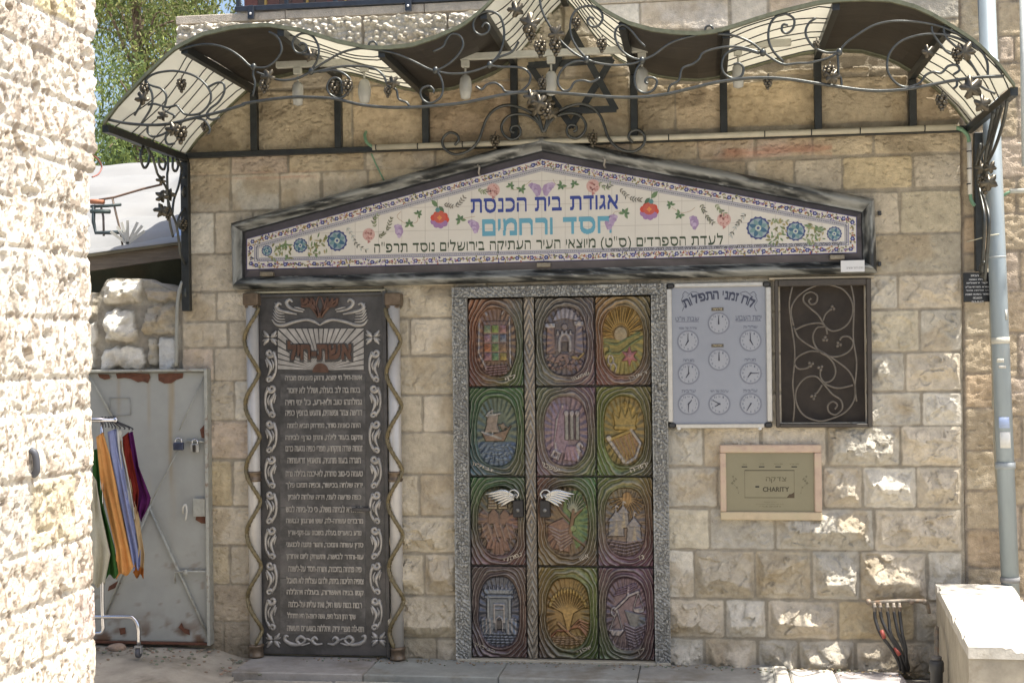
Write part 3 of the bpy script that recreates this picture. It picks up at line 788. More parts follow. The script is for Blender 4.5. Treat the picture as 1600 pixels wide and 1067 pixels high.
def leaf(p, s=.05, rot=0.0, par=None, m=None):
    pts = []
    for k in range(20):
        a = 2 * math.pi * k / 20; r = s * (1.0 if k % 4 == 0 else (.60 if k % 4 == 2 else .84)) * (.6 if k in (10,) else 1)
        pts.append((r * math.sin(a + rot), r * math.cos(a + rot)))
    vs = [p] + [p + Vector((x, -.25 * (x * x + z * z) / s + .012 * math.sin(9 * x / s), z)) for x, z in pts]
    vs += [v + Vector((0, .003, 0)) for v in vs]
    fs = [(0, 1 + (k + 1) % 20, 1 + k) for k in range(20)] + [(21, 22 + k, 22 + (k + 1) % 20) for k in range(20)] + [(1 + k, 1 + (k + 1) % 20, 22 + (k + 1) % 20, 22 + k) for k in range(20)]
    mb = MB(True); mb.add(vs, fs); mb.build('vine_leaf', m or m_grape, par or canopy)
for k, x, y, s in ((1, 1080, 505, .045), (1, 860, 530, .045), (1, 1075, 795, .06), (1, 1215, 755, .03), (2, 125, 510, .045), (2, 540, 522, .05), (2, 620, 515, .05), (2, 860, 545, .035),
                (3, 185, 200, .05), (3, 245, 285, .055), (3, 335, 275, .055), (3, 460, 140, .04), (3, 610, 265, .045), (3, 255, 500, .04), (3, 280, 655, .05), (4, 365, 265, .03),
                (4, 440, 435, .055), (4, 1205, 325, .05), (4, 1110, 605, .05), (4, 75, 490, .04)):
    grapes(fr(Z(k, [(x, y)]), CW - .02 + .01 * (x % 3))[0], s)
for k, x, y, s in ((1, 850, 585, .04), (1, 1030, 770, .04), (2, 400, 330, .04), (2, 150, 455, .04), (2, 895, 490, .035), (3, 185, 140, .055), (3, 100, 60, .045), (3, 240, 610, .045), (3, 190, 580, .04),
                (4, 1250, 310, .05), (4, 1285, 525, .06), (4, 1350, 620, .045), (4, 1030, 310, .035), (4, 460, 460, .04), (1, 970, 690, .03), (3, 340, 200, .045)):
    leaf(fr(Z(k, [(x, y)]), CW + .015)[0], s, x * .7)
# vines hanging under both ends of the roof, square to the wall
def hang(pts, x, r=.008):
    mb = MB(True); mb.tube([PX(a, b, x) for a, b in pts], r, 6); mb.build('hanging_scroll', m_iron, canopy)
for pts in (Z(1, [(840, 900), (838, 950), (858, 1000), (882, 975), (890, 920), (868, 870), (850, 880), (842, 920)]), Z(1, [(870, 868), (905, 930), (930, 1010)]) + Z(5, [(940, 50), (990, 130), (1000, 200), (1020, 270), (1050, 350), (1065, 450), (1080, 540), (1140, 640)]),
            Z(1, [(1000, 930), (1000, 1010)]) + Z(5, [(995, 60), (1000, 200), (1010, 330), (1030, 420)]), Z(1, [(1050, 935), (1080, 1000)]) + Z(5, [(1080, 30), (1062, 120), (1035, 200), (1025, 290)]),
            Z(1, [(945, 940), (950, 990), (975, 1010), (985, 970), (970, 945)]), Z(1, [(1030, 940), (1028, 1000), (1045, 1020), (1060, 990), (1050, 950)]),
            Z(5, [(1090, 60), (1130, 120), (1100, 180), (1085, 140), (1110, 110)]), Z(5, [(1135, 120), (1140, 200), (1090, 260), (1060, 320), (1075, 370), (1110, 350), (1105, 315)]),
            Z(5, [(1120, 260), (1140, 330), (1135, 430), (1110, 500), (1130, 600)]), Z(5, [(1140, 700), (1110, 710), (1105, 770), (1130, 800), (1140, 770)])):
    hang(pts, XL)
for x, y, s in ((960, 80, .03), (965, 180, .04), (1010, 170, .04), (960, 265, .045)): leaf(PX(*Z(5, [(x, y)])[0], XL), s, y)
for x, y, s in ((1000, 285, .04), (1090, 345, .045)): grapes(PX(*Z(5, [(x, y)])[0], XL), s)
for pts in ([(1575, 152), (1568, 190), (1555, 230), (1540, 262), (1534, 285)], [(1568, 160), (1556, 200), (1547, 235), (1540, 280)], [(1560, 168), (1548, 215), (1536, 236), (1530, 255), (1528, 290)],
            [(1552, 176), (1544, 220), (1538, 262)], [(1532, 225), (1526, 260), (1531, 300), (1538, 340), (1536, 400), (1533, 428)], [(1534, 300), (1545, 340), (1542, 400), (1538, 440)],
            [(1538, 410), (1532, 418), (1534, 432), (1539, 425)]):
    hang(pts, XR, .009)
grapes(PX(1539, 287, XR), .06); leaf(PX(1533, 262, XR), .04, 1); leaf(PX(1545, 285, XR), .05, 2); leaf(PX(1547, 262, XR), .035, 3)

# star on the wall between the posts
star = empty('star_of_david', W(895, 195, .03))
tag(star, 'black iron six pointed star hanging on the wall above the sign peak', 'star')
for tri in ([(182, 392), (668, 358), (428, 752)], [(690, 650), (195, 672), (432, 185)]):
    q = Z(3, tri)
    for a, b in ((0, 1), (1, 2), (2, 0)):
        d = .05 if tri[0][0] < 500 else .075
        A = W(*q[a], d); B = W(*q[b], d); t = (B - A).normalized() * .008
        mb = MB(); mb.bar(A - t, B + t, .038, .014, (0, 1, 0)); mb.v = [(x, y + .002 * a, z) for x, y, z in mb.v]
        mb.build('star_bar', m_darkiron, star)

# lighting track with six frosted lamps
m_white_p = mat('grey white plastic', (0.42, .42, .37), 0.45, vary=.15, vscale=30)
m_frost = mat('frosted lamp glass', (0.36, 0.36, 0.33), 0.25, vary=.1, spec=.6)
TD = .55
ta = W(432, 104, TD); tb = W(1236, 65, TD); tz = (ta.z + tb.z) / 2
track = empty('lighting_track', ((ta.x + tb.x) / 2, -TD, tz))
tag(track, 'pale lighting track with frosted lamps running under the canopy roof', 'light track')
mb = MB(); mb.box(ta.x, tb.x, -TD - .017, -TD + .017, tz - .018, tz + .018, None, .003); mb.build('rail', m_white_p, track)
for x, y, r in ((465, 106, .85), (569, 104, 1.0), (727, 98, .95), (861, 94, .85), (1003, 86, .95), (1153, 78, .85)):
    X = W(x, y, TD).x; c = Vector((X, -TD, tz - .018))
    l = empty('lamp', c); l.parent = track; l.location = np.array(c) - WORLD[track.name]; WORLD[l.name] = np.array(c)
    mb = MB(); mb.box(X - .022, X + .022, -TD - .018, -TD + .018, tz - .058, tz - .0185, None, .004); mb.build('lamp_holder', m_white_p, l)
    mb = MB(True); mb.tube([c - Vector((0, 0, .04)), c - Vector((0, 0, .085))], .006, 6, fine=False); mb.build('stem', m_white_p, l)
    mb = MB(True); mb.lathe(c, [(.008, -.195 - .02 * r), (.026, -.188 - .02 * r), (.036 * r, -.165), (.037 * r, -.135), (.03, -.10), (.018, -.083), (.007, -.08)][::1], 14); mb.build('lamp_shade', m_frost, l)

# conduits
m_pvc = mat('cream conduit', (0.44, .41, .32), 0.45, vary=.15, vscale=10)
m_green = mat('green hose', (0.13, .24, .15), 0.5, vary=.2)
pz = W(1040, 216, .05).z
x0, x1 = W(583, 232, .06).x, W(1493, 201, .06).x
cond = empty('cable_conduit', ((x0 + x1) / 2, -.07, pz))
tag(cond, 'long cream conduit with dark straps running level along the wall above the sign', 'conduit')
mb = MB(True); mb.tube([(x0, -.072, pz), (x1, -.072, pz)], .0165, 10, fine=False); mb.build('conduit_pipe', m_pvc, cond)
for x in (587, 652, 722, 1044, 1194, 1267, 1343, 1444):
    X = W(x, 215, .07).x; mb = MB(True); mb.tube([(X, -.072, pz), (X + .006, -.072, pz)], .0185, 10, fine=False); mb.build('strap', m_darkiron, cond)
mb = MB(True); mb.tube([W(573, 205, -.02), W(570, 212, .03), W(574, 224, .06), (x0 + .01, -.072, pz)], .009, 8); mb.build('hose_end', m_green, cond)
mb = MB(True); mb.tube([(x1 - .01, -.072, pz), W(1503, 203, .07), W(1512, 212, .06), W(1514, 222, .05)], .011, 8); mb.build('hose_end', m_green, cond)
mb = MB(True); mb.tube([W(580, 240, .05), W(588, 258, .03), W(600, 282, .02)], .005, 6); mb.build('cable', m_green, cond)
v = empty('wall_conduit', W(1514, 305, .04)); tag(v, 'short white upright conduit beside the dark post at the right end of the canopy', 'conduit')
mb = MB(True); mb.tube([W(1514, 221, .045), W(1516, 304, .045)], .0125, 10, fine=False); mb.build('conduit_pipe', mat('white conduit', (.6, .58, .52), .4), v)
for y in (236, 263, 287): 
    mb = MB(True); mb.tube([W(1514.4, y, .045), W(1514.5, y + 1.6, .045)], .0145, 10, fine=False); mb.build('strap', m_darkiron, v)
mb = MB(True); mb.tube([W(1516, 303, .045), W(1518, 314, .05), W(1523, 322, .05)], .010, 8); mb.build('hose_end', m_green, v)
# ------------------------------------------------------------------ pediment sign of painted tiles
sign = empty('pediment_sign', W(868, 440, 0))
tag(sign, 'wide pointed sign of painted white tiles in a marbled grey frame above the doors', 'sign')
O = [(364, 349), (848, 214), (1366, 311), (1370, 427), (367, 453)]
Mi = [(383, 363), (848, 238), (1345, 333), (1347, 408), (383, 434)]
T0 = [(391, 375), (848, 251), (1336, 341), (1336.5, 396), (391, 422)]
def inset(poly, k, kb):               # inner outline: k px from the slopes and sides, kb px from the bottom edge
    out = []
    n = len(poly); ds = [k, k, k, kb, k]
    for i in range(n):
        a, b, c = poly[i - 1], poly[i], poly[(i + 1) % n]
        def off(p, q, dd):
            l = math.hypot(q[0] - p[0], q[1] - p[1]); nx, ny = -(q[1] - p[1]) / l, (q[0] - p[0]) / l
            return (p[0] + nx * dd, p[1] + ny * dd), (q[0] - p[0], q[1] - p[1])
        p1, d1 = off(a, b, ds[i - 1]); p2, d2 = off(b, c, ds[i])
        det = d1[0] * -d2[1] + d2[0] * d1[1]
        t = ((p2[0] - p1[0]) * -d2[1] + d2[0] * (p2[1] - p1[1])) / det
        out.append((p1[0] + d1[0] * t, p1[1] + d1[1] * t))
    return out
T1 = inset(T0, 12, 12); T2 = inset(T1, 6, 5)
for i in range(5):                    # half round mitred moulding with marbled streaks
    a0, a1, b0, b1 = (Vector((*wp(*O[i]), 0)), Vector((*wp(*O[(i + 1) % 5]), 0)), Vector((*wp(*Mi[i]), 0)), Vector((*wp(*Mi[(i + 1) % 5]), 0)))
    n = max(20, int((a1 - a0).length / .008)); P = []; Q = []
    for u in np.linspace(0, 1, n):
        r_ = []; q_ = []
        for k in range(13):
            t = k / 12; p = (a0.lerp(a1, u)).lerp(b0.lerp(b1, u), t)
            d = .035 + .055 * math.sin(math.pi * min(1, t * 1.02) ** .9) if 0 < k < 12 else (.0 if k == 0 else .048)
            if k == 0: d = .004
            r_.append((p.x, -d, p.y)); L = u * (a1 - a0).length; q_.append((L, t))
        P.append(r_); Q.append(q_)
    P = np.array(P); Q = np.array(Q)
    L = Q[..., 0]; t = Q[..., 1]
    v = fbm(L * 5 - t * 1.6 + i * 5, t * 2.2 + L * 1.2, 4, 50 + i); v2 = fbm(L * 22 - t * 5, t * 5, 4, 60 + i)
    m_ = sstep(.40, .66, .78 * v + .22 * v2)[..., None]
    c = (1 - m_) * np.array((.022, .024, .024)) + m_ * np.array((.235, .24, .225))
    hi = sstep(.62, .78, v2)[..., None] * .5; c = c * (1 - hi) + hi * np.array((.32, .325, .305))
    mb = MB(True); mb.grid(P, c); mb.build('frame', mat('marbled paint', (1, 1, 1), .4, attr=True, bump=.2, bscale=40) if i == 0 else bpy.data.materials['marbled paint'], sign)
for i in range(5):                    # flat inner liner
    j = (i + 1) % 5
    q = [W(*Mi[i], .046), W(*Mi[j], .046), W(*T0[j], .058), W(*T0[i], .058)]
    P = np.array([[q[0].lerp(q[1], u), q[3].lerp(q[2], u)] for u in np.linspace(0, 1, 60)])
    c = (fbm(P[..., 0] * 6, P[..., 2] * 40, 4, 5)[..., None] * np.array((.10, .085, .095)) + .01)
    mb = MB(); mb.grid(P, c); mb.build('frame_liner', m_plain, sign)
mb = MB(); mb.slab([wp(*p) for p in inset(O, 3, 3)], .002, .034, (.05, .05, .05)); mb.build('backing', m_plain, sign)
TD0 = .0585
mb = MB(); mb.slab([wp(*p) for p in T0], .034, TD0, (.60, .565, .50)); tiles = mb.build('tile_panel', mat('white glazed tile', (1, 1, 1), .18, attr=True, vary=.04, vscale=5, bump=.06, bscale=25), sign)
def ytop(x, T):
    return T[0][1] + (T[1][1] - T[0][1]) * (x - T[0][0]) / (T[1][0] - T[0][0]) if x < T[1][0] else T[1][1] + (T[2][1] - T[1][1]) * (x - T[1][0]) / (T[2][0] - T[1][0])
def ybot(x, T): return T[4][1] + (T[3][1] - T[4][1]) * (x - T[4][0]) / (T[3][0] - T[4][0])
mb = MB()
GR = (.40, .36, .32)
def strip(mb, a, b, w, d, col): # thin painted line between two pixels
    A = Vector((*wp(*a), 0)); B = Vector((*wp(*b), 0)); t = (B - A).normalized(); n_ = Vector((-t.y, t.x, 0)) * w / 2
    mb.slab([tuple((A + n_)[:2]), tuple((A - n_)[:2]), tuple((B - n_)[:2]), tuple((B + n_)[:2])], TD0, d, col)
for k in range(-12, 14):
    x = 848.5 + 36.2 * k
    if T2[0][0] + 4 < x < T2[2][0] - 4: strip(mb, (x, ytop(x, T2) + 1), (x, ybot(x, T2) - 1), .0022, TD0 + .0006, GR)
for k, y in enumerate((285, 321.5, 357.5, 394)):
    f = lambda x: y - .024 * (x - 848)
    xs = [x for x in np.arange(T2[0][0], T2[2][0], 1.0) if ytop(x, T2) + 1 < f(x) < ybot(x, T2) - 1]
    if xs: strip(mb, (xs[0], f(xs[0])), (xs[-1], f(xs[-1])), .0022, TD0 + .0007, GR)
mb.build('tile_joints', m_ink, sign)
art = MB(); rr = random.Random(3)
BLUE = (.03, .03, .16); RUST = (.30, .09, .06); OLIVE = (.17, .17, .07); LILAC = (.28, .2, .34)
def blob(px, py, r, n, col, d=.0014, star=0.0, rot=0, sy=1.0):
    r = r * PXM; c = wp(px, py)
    pts = [(c[0] + r * (1 - star * (k % 2)) * math.cos(rot + 6.2832 * k / n), c[1] + sy * r * (1 - star * (k % 2)) * math.sin(rot + 6.2832 * k / n)) for k in range(n)]
    art.slab(pts, TD0, TD0 + d, col)
def petal(px, py, L, w, ang, col, d=.0012):   # leaf shape starting at a pixel
    c = wp(px, py); L *= PXM; w *= PXM; ca, sa = math.cos(ang), math.sin(ang)
    q = [(0, 0), (.3, .42), (.62, .42), (1, 0), (.62, -.42), (.3, -.42)]
    art.slab([(c[0] + L * a * ca - w * b * sa, c[1] + L * a * sa + w * b * ca) for a, b in q], TD0, TD0 + d, col)
# border: rosettes, sprigs and lines
for i in range(5):
    j = (i + 1) % 5
    for A, B, w, col in ((T0[i], T0[j], .003, (.12, .10, .25)), (T1[i], T1[j], .003, (.10, .10, .24)), (T2[i], T2[j], .002, (.16, .16, .26))):
        strip(art, A, B, w, TD0 + .0009, col)
    m0 = ((T1[i][0] + T2[i][0]) / 2, (T1[i][1] + T2[i][1]) / 2); m1 = ((T1[j][0] + T2[j][0]) / 2, (T1[j][1] + T2[j][1]) / 2)
    strip(art, m0, m1, 4.2 * PXM, TD0 + .0007, (.36, .35, .36))
    mid = inset(T0, 6, 6); A, B = mid[i], mid[j]; l = math.hypot(B[0] - A[0], B[1] - A[1]); n = max(2, int(l / 5.6))
    for k in range(n):
        t = (k + .5) / n; x = A[0] + (B[0] - A[0]) * t; y = A[1] + (B[1] - A[1]) * t
        if k % 4 == 0:
            blob(x, y, 4.0, 12, BLUE, .0012, .3); blob(x, y, 1.6, 6, (.30, .32, .45), .0020)
        else:
            for q in range(6):
                petal(x + rr.uniform(-2.6, 2.6), y + rr.uniform(-3.2, 3.2), rr.uniform(3, 5.5), rr.uniform(1.6, 2.8), rr.uniform(0, 6.28), rr.choice([RUST, OLIVE, OLIVE, BLUE, LILAC, (.35, .22, .08)]), .0010 + .00015 * q)
    n = int(l / 3)
    for k in range(n):
        t = (k + .5) / n; x = m0[0] + (m1[0] - m0[0]) * t; y = m0[1] + (m1[1] - m0[1]) * t
        blob(x, y, .9, 5, (.12, .12, .16), .0011)
# rosettes near both ends
def rosette(x, y, r):
    blob(x, y, r, 28, (.045, .055, .17), .0010, .10); blob(x, y, r * .8, 20, (.27, .33, .35), .0014)
    for k in range(8): petal(x, y, r * .86, r * .42, k * .785 + .4, (.05, .12, .19) if k % 2 else (.15, .25, .25), .0018 + .0001 * k)
    blob(x, y, r * .26, 10, (.45, .48, .42), .0030); blob(x, y, r * .13, 8, (.05, .08, .2), .0034)
for x, y, r in ((422, 393, 9), (474, 385, 12), (531, 377.5, 17), (1184, 358, 18), (1242, 363, 15), (1302, 367, 11.5)): rosette(x, y, r)
def sprig(pts, n, L, col, w=2.2):
    P = [Vector((*p, 0)) for p in pts]; P = spline(P)
    for a, b in zip(P[:-1], P[1:]): strip(art, a[:2], b[:2], .0018, TD0 + .0008, (.25, .2, .12))
    for k in range(n):
        p = P[int((k + .5) / n * (len(P) - 1))]; q = P[min(int((k + .5) / n * (len(P) - 1)) + 1, len(P) - 1)]
        an = math.atan2(-(q.y - p.y), q.x - p.x)
        for s_ in (-1, 1): petal(p.x, p.y, L * rr.uniform(.7, 1.1), w, an + s_ * rr.uniform(.5, 1.0), col if rr.random() < .7 else (.12, .12, .10), .0012 + .0001 * (k % 4))
GRN = (.13, .20, .09); DGR = (.08, .14, .07); SAGE = (.22, .26, .14)
for x, y, s in ((448, 388, 1), (445, 397, -1), (503, 380, 1), (500, 392, -1), (1213, 355, 1), (1214, 372, -1), (1272, 360, 1), (1273, 374, -1)):
    for k in range(20): petal(x + rr.uniform(-15, 15), y + rr.uniform(-8, 8), rr.uniform(5, 10), rr.uniform(2.4, 4.2), rr.uniform(0, 6.28), rr.choice([SAGE, OLIVE, GRN, (.33, .28, .13)]), .0010 + .0001 * k)
def gleaf(x, y, r, rot=0):
    for k in range(5): petal(x, y, r * (1 if k % 2 == 0 else .8), r * .5, rot + (k - 2) * 1.05, DGR if k % 2 else GRN, .0012 + .0001 * k)
def bunch(x, y, r, dx=0):
    petal(x, y - r * 1.2, 2.7 * r, 1.9 * r, -1.571 + dx * .10, (.33, .23, .36), .0010)
    for q, (a, b) in enumerate([(-.7, -.8), (0, -.95), (.7, -.8), (-.5, -.4), (.1, -.45), (.6, -.35), (-.3, 0), (.3, .05), (-.15, .4), (.2, .4), (0, .75), (0, 1.1)]):
        blob(x + a * r * .62 + dx * b, y + b * r, r * .36, 8, rr.choice([(.36, .27, .40), (.42, .33, .45), (.30, .21, .34)]), .0012 + .0001 * q)
def pomeg(x, y, r, col, dark):
    blob(x, y, r, 18, col, .0011)
    for k in range(16): blob(x + rr.uniform(-.65, .65) * r, y + rr.uniform(-.65, .65) * r, r * .14, 6, dark, .0016)
    blob(x, y + r * 1.1, r * .35, 6, dark, .0013, .5)
for x, y, r, s in ((580, 368, 10, 1), (773, 299, 10.5, 1), (928, 293, 10.5, -1), (1131, 345, 10.5, -1)): pomeg(x, y, r, (.52, .33, .29), (.40, .19, .17))
def bigfl(x, y, s):
    for k in range(9): blob(x + 10 * math.cos(k * .7), y + 4 + 9 * math.sin(k * .7), 5.2, 8, (.30, .16, .32) if 0 < k < 4 or k == 4 else (.50, .06, .03), .0010 + .0001 * k)
    blob(x, y, 9.5, 14, (.46, .09, .055), .0024); blob(x, y + 1, 4.5, 8, (.60, .22, .06), .0028, .4); blob(x - s * 3, y - 11, 4, 6, (.10, .22, .22), .0030)
    petal(x - s * 3, y - 16, 15, 8, 2.3 if s > 0 else .8, GRN); petal(x - s * 1, y - 17, 13, 7, -.9 if s > 0 else 4.0, DGR, .0016)
    strip(art, (x - s * 4, y - 28), (x - s * 3, y - 12), .0024, TD0 + .0010, (.12, .14, .05))
bigfl(690, 341, 1); bigfl(1015, 328, -1)
for x, y, r, ro in ((643, 352, 9, 1.6), (657, 336, 8, .8), (722, 345, 10, 2.0), (800, 293, 8, 1.2), (817, 297, 9, -1.2), (879, 292, 9, 4), (899, 290, 8, 2), (977, 335, 10, 1), (1048, 322, 8, 2.2), (1062, 337, 9, 4)): gleaf(x, y, r, ro)
for x, y, r, dx in ((626, 362, 8, 1), (742, 355, 8, 3), (837, 298, 8, 4), (860, 297, 8, -4), (957, 348, 9, -3), (1084, 349, 8, 1)): bunch(x, y, r, dx)
for pts in ([(640, 352), (632, 348), (624, 340), (630, 332)], [(645, 352), (655, 348), (656, 340)], [(727, 343), (738, 341), (745, 340)], [(800, 298), (812, 298), (825, 290), (832, 284)], [(897, 296), (884, 296), (870, 290), (866, 282)],
            [(972, 332), (962, 333), (957, 340)], [(1050, 326), (1064, 334), (1078, 332), (1086, 326)]):
    P = [Vector((*p, 0)) for p in pts]
    P = spline(P)
    for a, b in zip(P[:-1], P[1:]): strip(art, a[:2], b[:2], .0024, TD0 + .0009, (.36, .24, .14))
for pts, n, c in (([(546, 358), (556, 372), (562, 384), (578, 393)], 8, (.35, .38, .36)), ([(596, 372), (608, 362), (616, 340)], 9, (.14, .15, .09)), ([(590, 356), (588, 346), (594, 338)], 7, SAGE), ([(697, 322), (715, 324), (730, 308)], 9, (.17, .15, .12)),
                  ([(750, 298), (758, 302), (766, 300)], 6, SAGE), ([(937, 288), (948, 296), (955, 290)], 7, SAGE), ([(970, 298), (985, 312), (1003, 314)], 9, (.17, .15, .12)), ([(1096, 322), (1103, 338), (1115, 352)], 9, (.14, .15, .09)),
                  ([(1118, 322), (1124, 330), (1132, 336)], 7, SAGE), ([(1164, 336), (1152, 352), (1140, 372)], 8, (.35, .38, .36))): sprig(pts, n, 6.5, c)
art.build('floral_painting', m_paintcol, sign)
def sign_text(s, x0, x1, yc, h, col, thick, bold):
    mb = MB(); a = wp(x0, yc); b = wp(x1, yc)
    c = wp((x0 + x1) / 2, yc)
    text(mb, s, c, (x1 - x0) * PXM, h * PXM, TD0, .0012, col, bold, 0, thick, res=40 if h > 10 else 18, hthin=1 if h > 10 else 0)
    mb.build('lettering', m_ink, sign)
sign_text('אגודת בית הכנסת', 737, 966, 321, 23, (.03, .05, .24), 2, 1)
sign_text('חסד ורחמים', 755, 956, 355, 28, (.11, .31, .41), 3, 1)
sign_text('לעדת הספרדים (ס"ט) מיוצאי העיר העתיקה בירושלים נוסד תרפ"ה', 583, 1125, 384, 23, (.035, .055, .025), 2, 0)
sign_text('לעילוי נשמת, מרגו ארמוזה בן בלול, לונה ארמוזה בת שרה', 1155, 1310, 384.5, 7, (.03, .03, .03), 1, 0)
sign_text('יצחק ארמוזה בן לונה, פלורה מזרחי בת לונה, זהבה ארמוזה בת עזיזה', 958, 1150, 390, 7, (.03, .03, .03), 1, 0)
for x, y in ((423, 429), (852, 415), (1306, 403)):
    a = wp(x, y); mb = MB(); mb.box(a[0] - .04, a[0] + .04, -.085, -.047, a[1] - .014, a[1] + .012, (.22, .19, .14), .003); mb.build('hinge', m_metalcol, sign)
for x, y in ((748, 264), (944, 252)):
    mb = MB(True); mb.tube([W(x - 2, y - 6, .095), W(x + 1, y - 2, .10), W(x, y + 6, .085), W(x + 2, y + 10, .06)], .006, 6, (.3, .28, .25)); mb.build('hook', m_metalcol, sign)
for x, y in ((1371, 334), (1371, 413)):
    a = wp(x, y); mb = MB(); mb.box(a[0], a[0] + .018, -.03, .0, a[1] - .012, a[1] + .012, (.05, .05, .05), .002); mb.build('bracket', m_metalcol, sign)
a = wp(1311, 409); b = wp(1348, 426)
mb = MB(); mb.box(a[0], b[0], -.094, -.086, b[1], a[1], (.62, .62, .62), .001); pl = mb.build('name_plate', mat('small white plate', (1, 1, 1), .3, .0, attr=True), sign)
mb = MB(); text(mb, 'נתרם לזכר ההורים', wp(1333, 420), .09, .012, .0942, .0008, (.08, .08, .08)); mb.build('lettering', m_ink, sign)
# iron crest on the peak
for pts in (Z(3, [(265, 790), (285, 740), (330, 680), (400, 640), (480, 620), (550, 640), (600, 690), (625, 750), (650, 820), (690, 870), (750, 900), (810, 900), (860, 860), (865, 810), (830, 775), (785, 785), (770, 820), (795, 850)]),
            Z(3, [(270, 785), (300, 730), (350, 690), (420, 675), (480, 690), (515, 740), (505, 790), (460, 825), (415, 810), (402, 775), (420, 745), (455, 750), (460, 775), (440, 785)]), Z(3, [(262, 790), (245, 720), (220, 650), (225, 600), (245, 560)])):
    for mir in (0, 1):
        q = [(2 * 849.5 - x, y + .03 * (x - 849.5)) if mir else (x, y) for x, y in pts]
        mb = MB(True); mb.tube([W(x, y, .10) for x, y in q], .0085, 7); mb.build('crest_scroll', m_iron, sign)
for x, y in ((926, 217), (773, 220)): grapes(W(x, y, .11), .05, sign)
for x, y in ((838, 170), (855, 160), (862, 176)): leaf(W(x, y, .11), .05, x, sign)

# ------------------------------------------------------------------ door carved with twelve emblems
door = empty('carved_door', W(878, 1030, 0))
tag(door, 'painted metal double door carved with twelve oval emblems in a chiselled grey frame', 'door')
m_relief = mat('painted cast metal', (1, 1, 1), .27, .55, attr=True, vary=.35, vscale=55, bump=.35, bscale=200, bdist=.002, spec=.5)
def heightpanel(x0, x1, z0, z1, d, H, C, name, par, back=.03, m=None):
    h, w = H.shape
    X, Zz = np.meshgrid(np.linspace(x0, x1, w), np.linspace(z0, z1, h))
    mb = MB(True)
    P = np.stack([X, -(d + H), Zz], -1)
    mb.grid(P, C)
    b = -(d - back)
    for e in (P[0], P[-1][::-1], P[::-1, 0], P[:, -1]):
        E = np.stack([e * [1, 0, 1] + [0, b, 0], e]); mb.grid(E, np.ones(E.shape) * np.array(C).reshape(-1, 3).mean(0))
    return mb.build(name, m or m_relief, par)
def uvgrid(w, h, st):
    nx, ny = max(3, int(w / st)), max(3, int(h / st))
    return np.meshgrid(np.linspace(0, w, nx), np.linspace(0, h, ny))
fx0, fx1 = wp(712, 740)[0], wp(1045, 740)[0]; gx0, gx1 = wp(735, 740)[0], wp(1021, 740)[0]
fz1 = wp(878, 447)[1]; gz1 = wp(878, 464)[1]; dz0 = .012
def bits(w, h, seed, smooth_lo=0):
    U, V = uvgrid(w, h, .0026)
    f1, f2, c = voro(U * 75, V * 48, seed, 1)
    n = fbm(U * 30, V * 30, 3, seed)
    diag = np.abs(((U * .8 + V) * 40 + n) % 1 - .5)
    H = .010 * sstep(.02, .16, f2 - f1) * (.35 + c) + .004 * n
    big = .35 * sstep(.62, .68, vnoise(U * 9, V * 11, seed + 5))
    H = H * (1 - big) + big * (.012 * sstep(.1, .25, diag) + .004 * n)
    edge_ = np.minimum(np.minimum(U, w - U), 9)
    H = H + .006 * sstep(.012, .004, edge_)
    t = sstep(.002, .014, H)[..., None]
    C = (1 - t) * np.array((.12, .117, .105)) + t * np.array((.30, .295, .27))
    C = C * (.75 + .5 * fbm(U * 8, V * 5, 4, seed + 2))[..., None]
    return H, C
m_frame = mat('chiselled grey metal', (1, 1, 1), .42, .35, attr=True, vary=.25, vscale=60)
for x0, x1, z0, z1, sd in ((fx0, gx0, .0, gz1, 3), (gx1, fx1, .0, gz1, 8)):
    H, C = bits(x1 - x0, z1 - z0, sd); heightpanel(x0, x1, z0, z1, .045, H, C, 'door_frame', door, .05, m_frame)
H, C = bits(fx1 - fx0, fz1 - gz1 - .003, 15); heightpanel(fx0, fx1, gz1 + .003, fz1, .045, H, C, 'door_frame', door, .05, m_frame)
mb = MB(); mb.box(fx0, fx1, -.06, .02, -.01, .010, (.40, .36, .28), .003); mb.build('threshold', m_plain, door)

MW, MH = .5, .5
def emblem(E, u, v, H, C):            # draw strokes, polygons and ellipses into a relief; u, v in -1..1 across the oval
    for it in E:
        k = it[0]
        if k == 'l':
            _, pts, wd, hg, col = it
            dd = np.full(u.shape, 9.0)
            for (a, b), (c, d) in zip(pts[:-1], pts[1:]):
                ex, ey = (c - a) * .72, (d - b); l2 = ex * ex + ey * ey + 1e-9
                px_, py_ = (u - a) * .72, v - b
                t = np.clip((px_ * ex + py_ * ey) / l2, 0, 1)
                dd = np.minimum(dd, np.hypot(px_ - t * ex, py_ - t * ey))
            m = sstep(wd, wd * .45, dd)
        elif k == 'e':
            _, cx, cy, rx_, ry_, hg, col = it
            m = sstep(1.0, .8, np.hypot((u - cx) / rx_, (v - cy) / ry_))
        else:
            _, pts, hg, col = it
            ins = np.zeros(u.shape, bool); n = len(pts)
            for i in range(n):
                (a, b), (c, d) = pts[i], pts[(i + 1) % n]
                cond = ((b > v) != (d > v)) & (u < (c - a) * (v - b) / ((d - b) if abs(d - b) > 1e-9 else 1e-9) + a)
                ins ^= cond
            m = ins.astype(float)
            m = (m + np.roll(m, 1, 0) + np.roll(m, -1, 0) + np.roll(m, 1, 1) + np.roll(m, -1, 1)) / 5
        H[:] = H * (1 - m) + m * np.maximum(H, hg) if hg > 0 else H + m * hg
        if col is not None: C[:] = C * (1 - m[..., None]) + m[..., None] * np.array(col)
SIL = (.42, .41, .40); BR = (.20, .12, .07); GD = (.38, .27, .07); PUR = (.20, .12, .17); BL = (.09, .14, .24); GN = (.10, .19, .08); RD = (.30, .10, .06); DK = (.08, .07, .06)
def L(*p, w=.05, h=.010, c=SIL): return ('l', list(p), w, h, c)
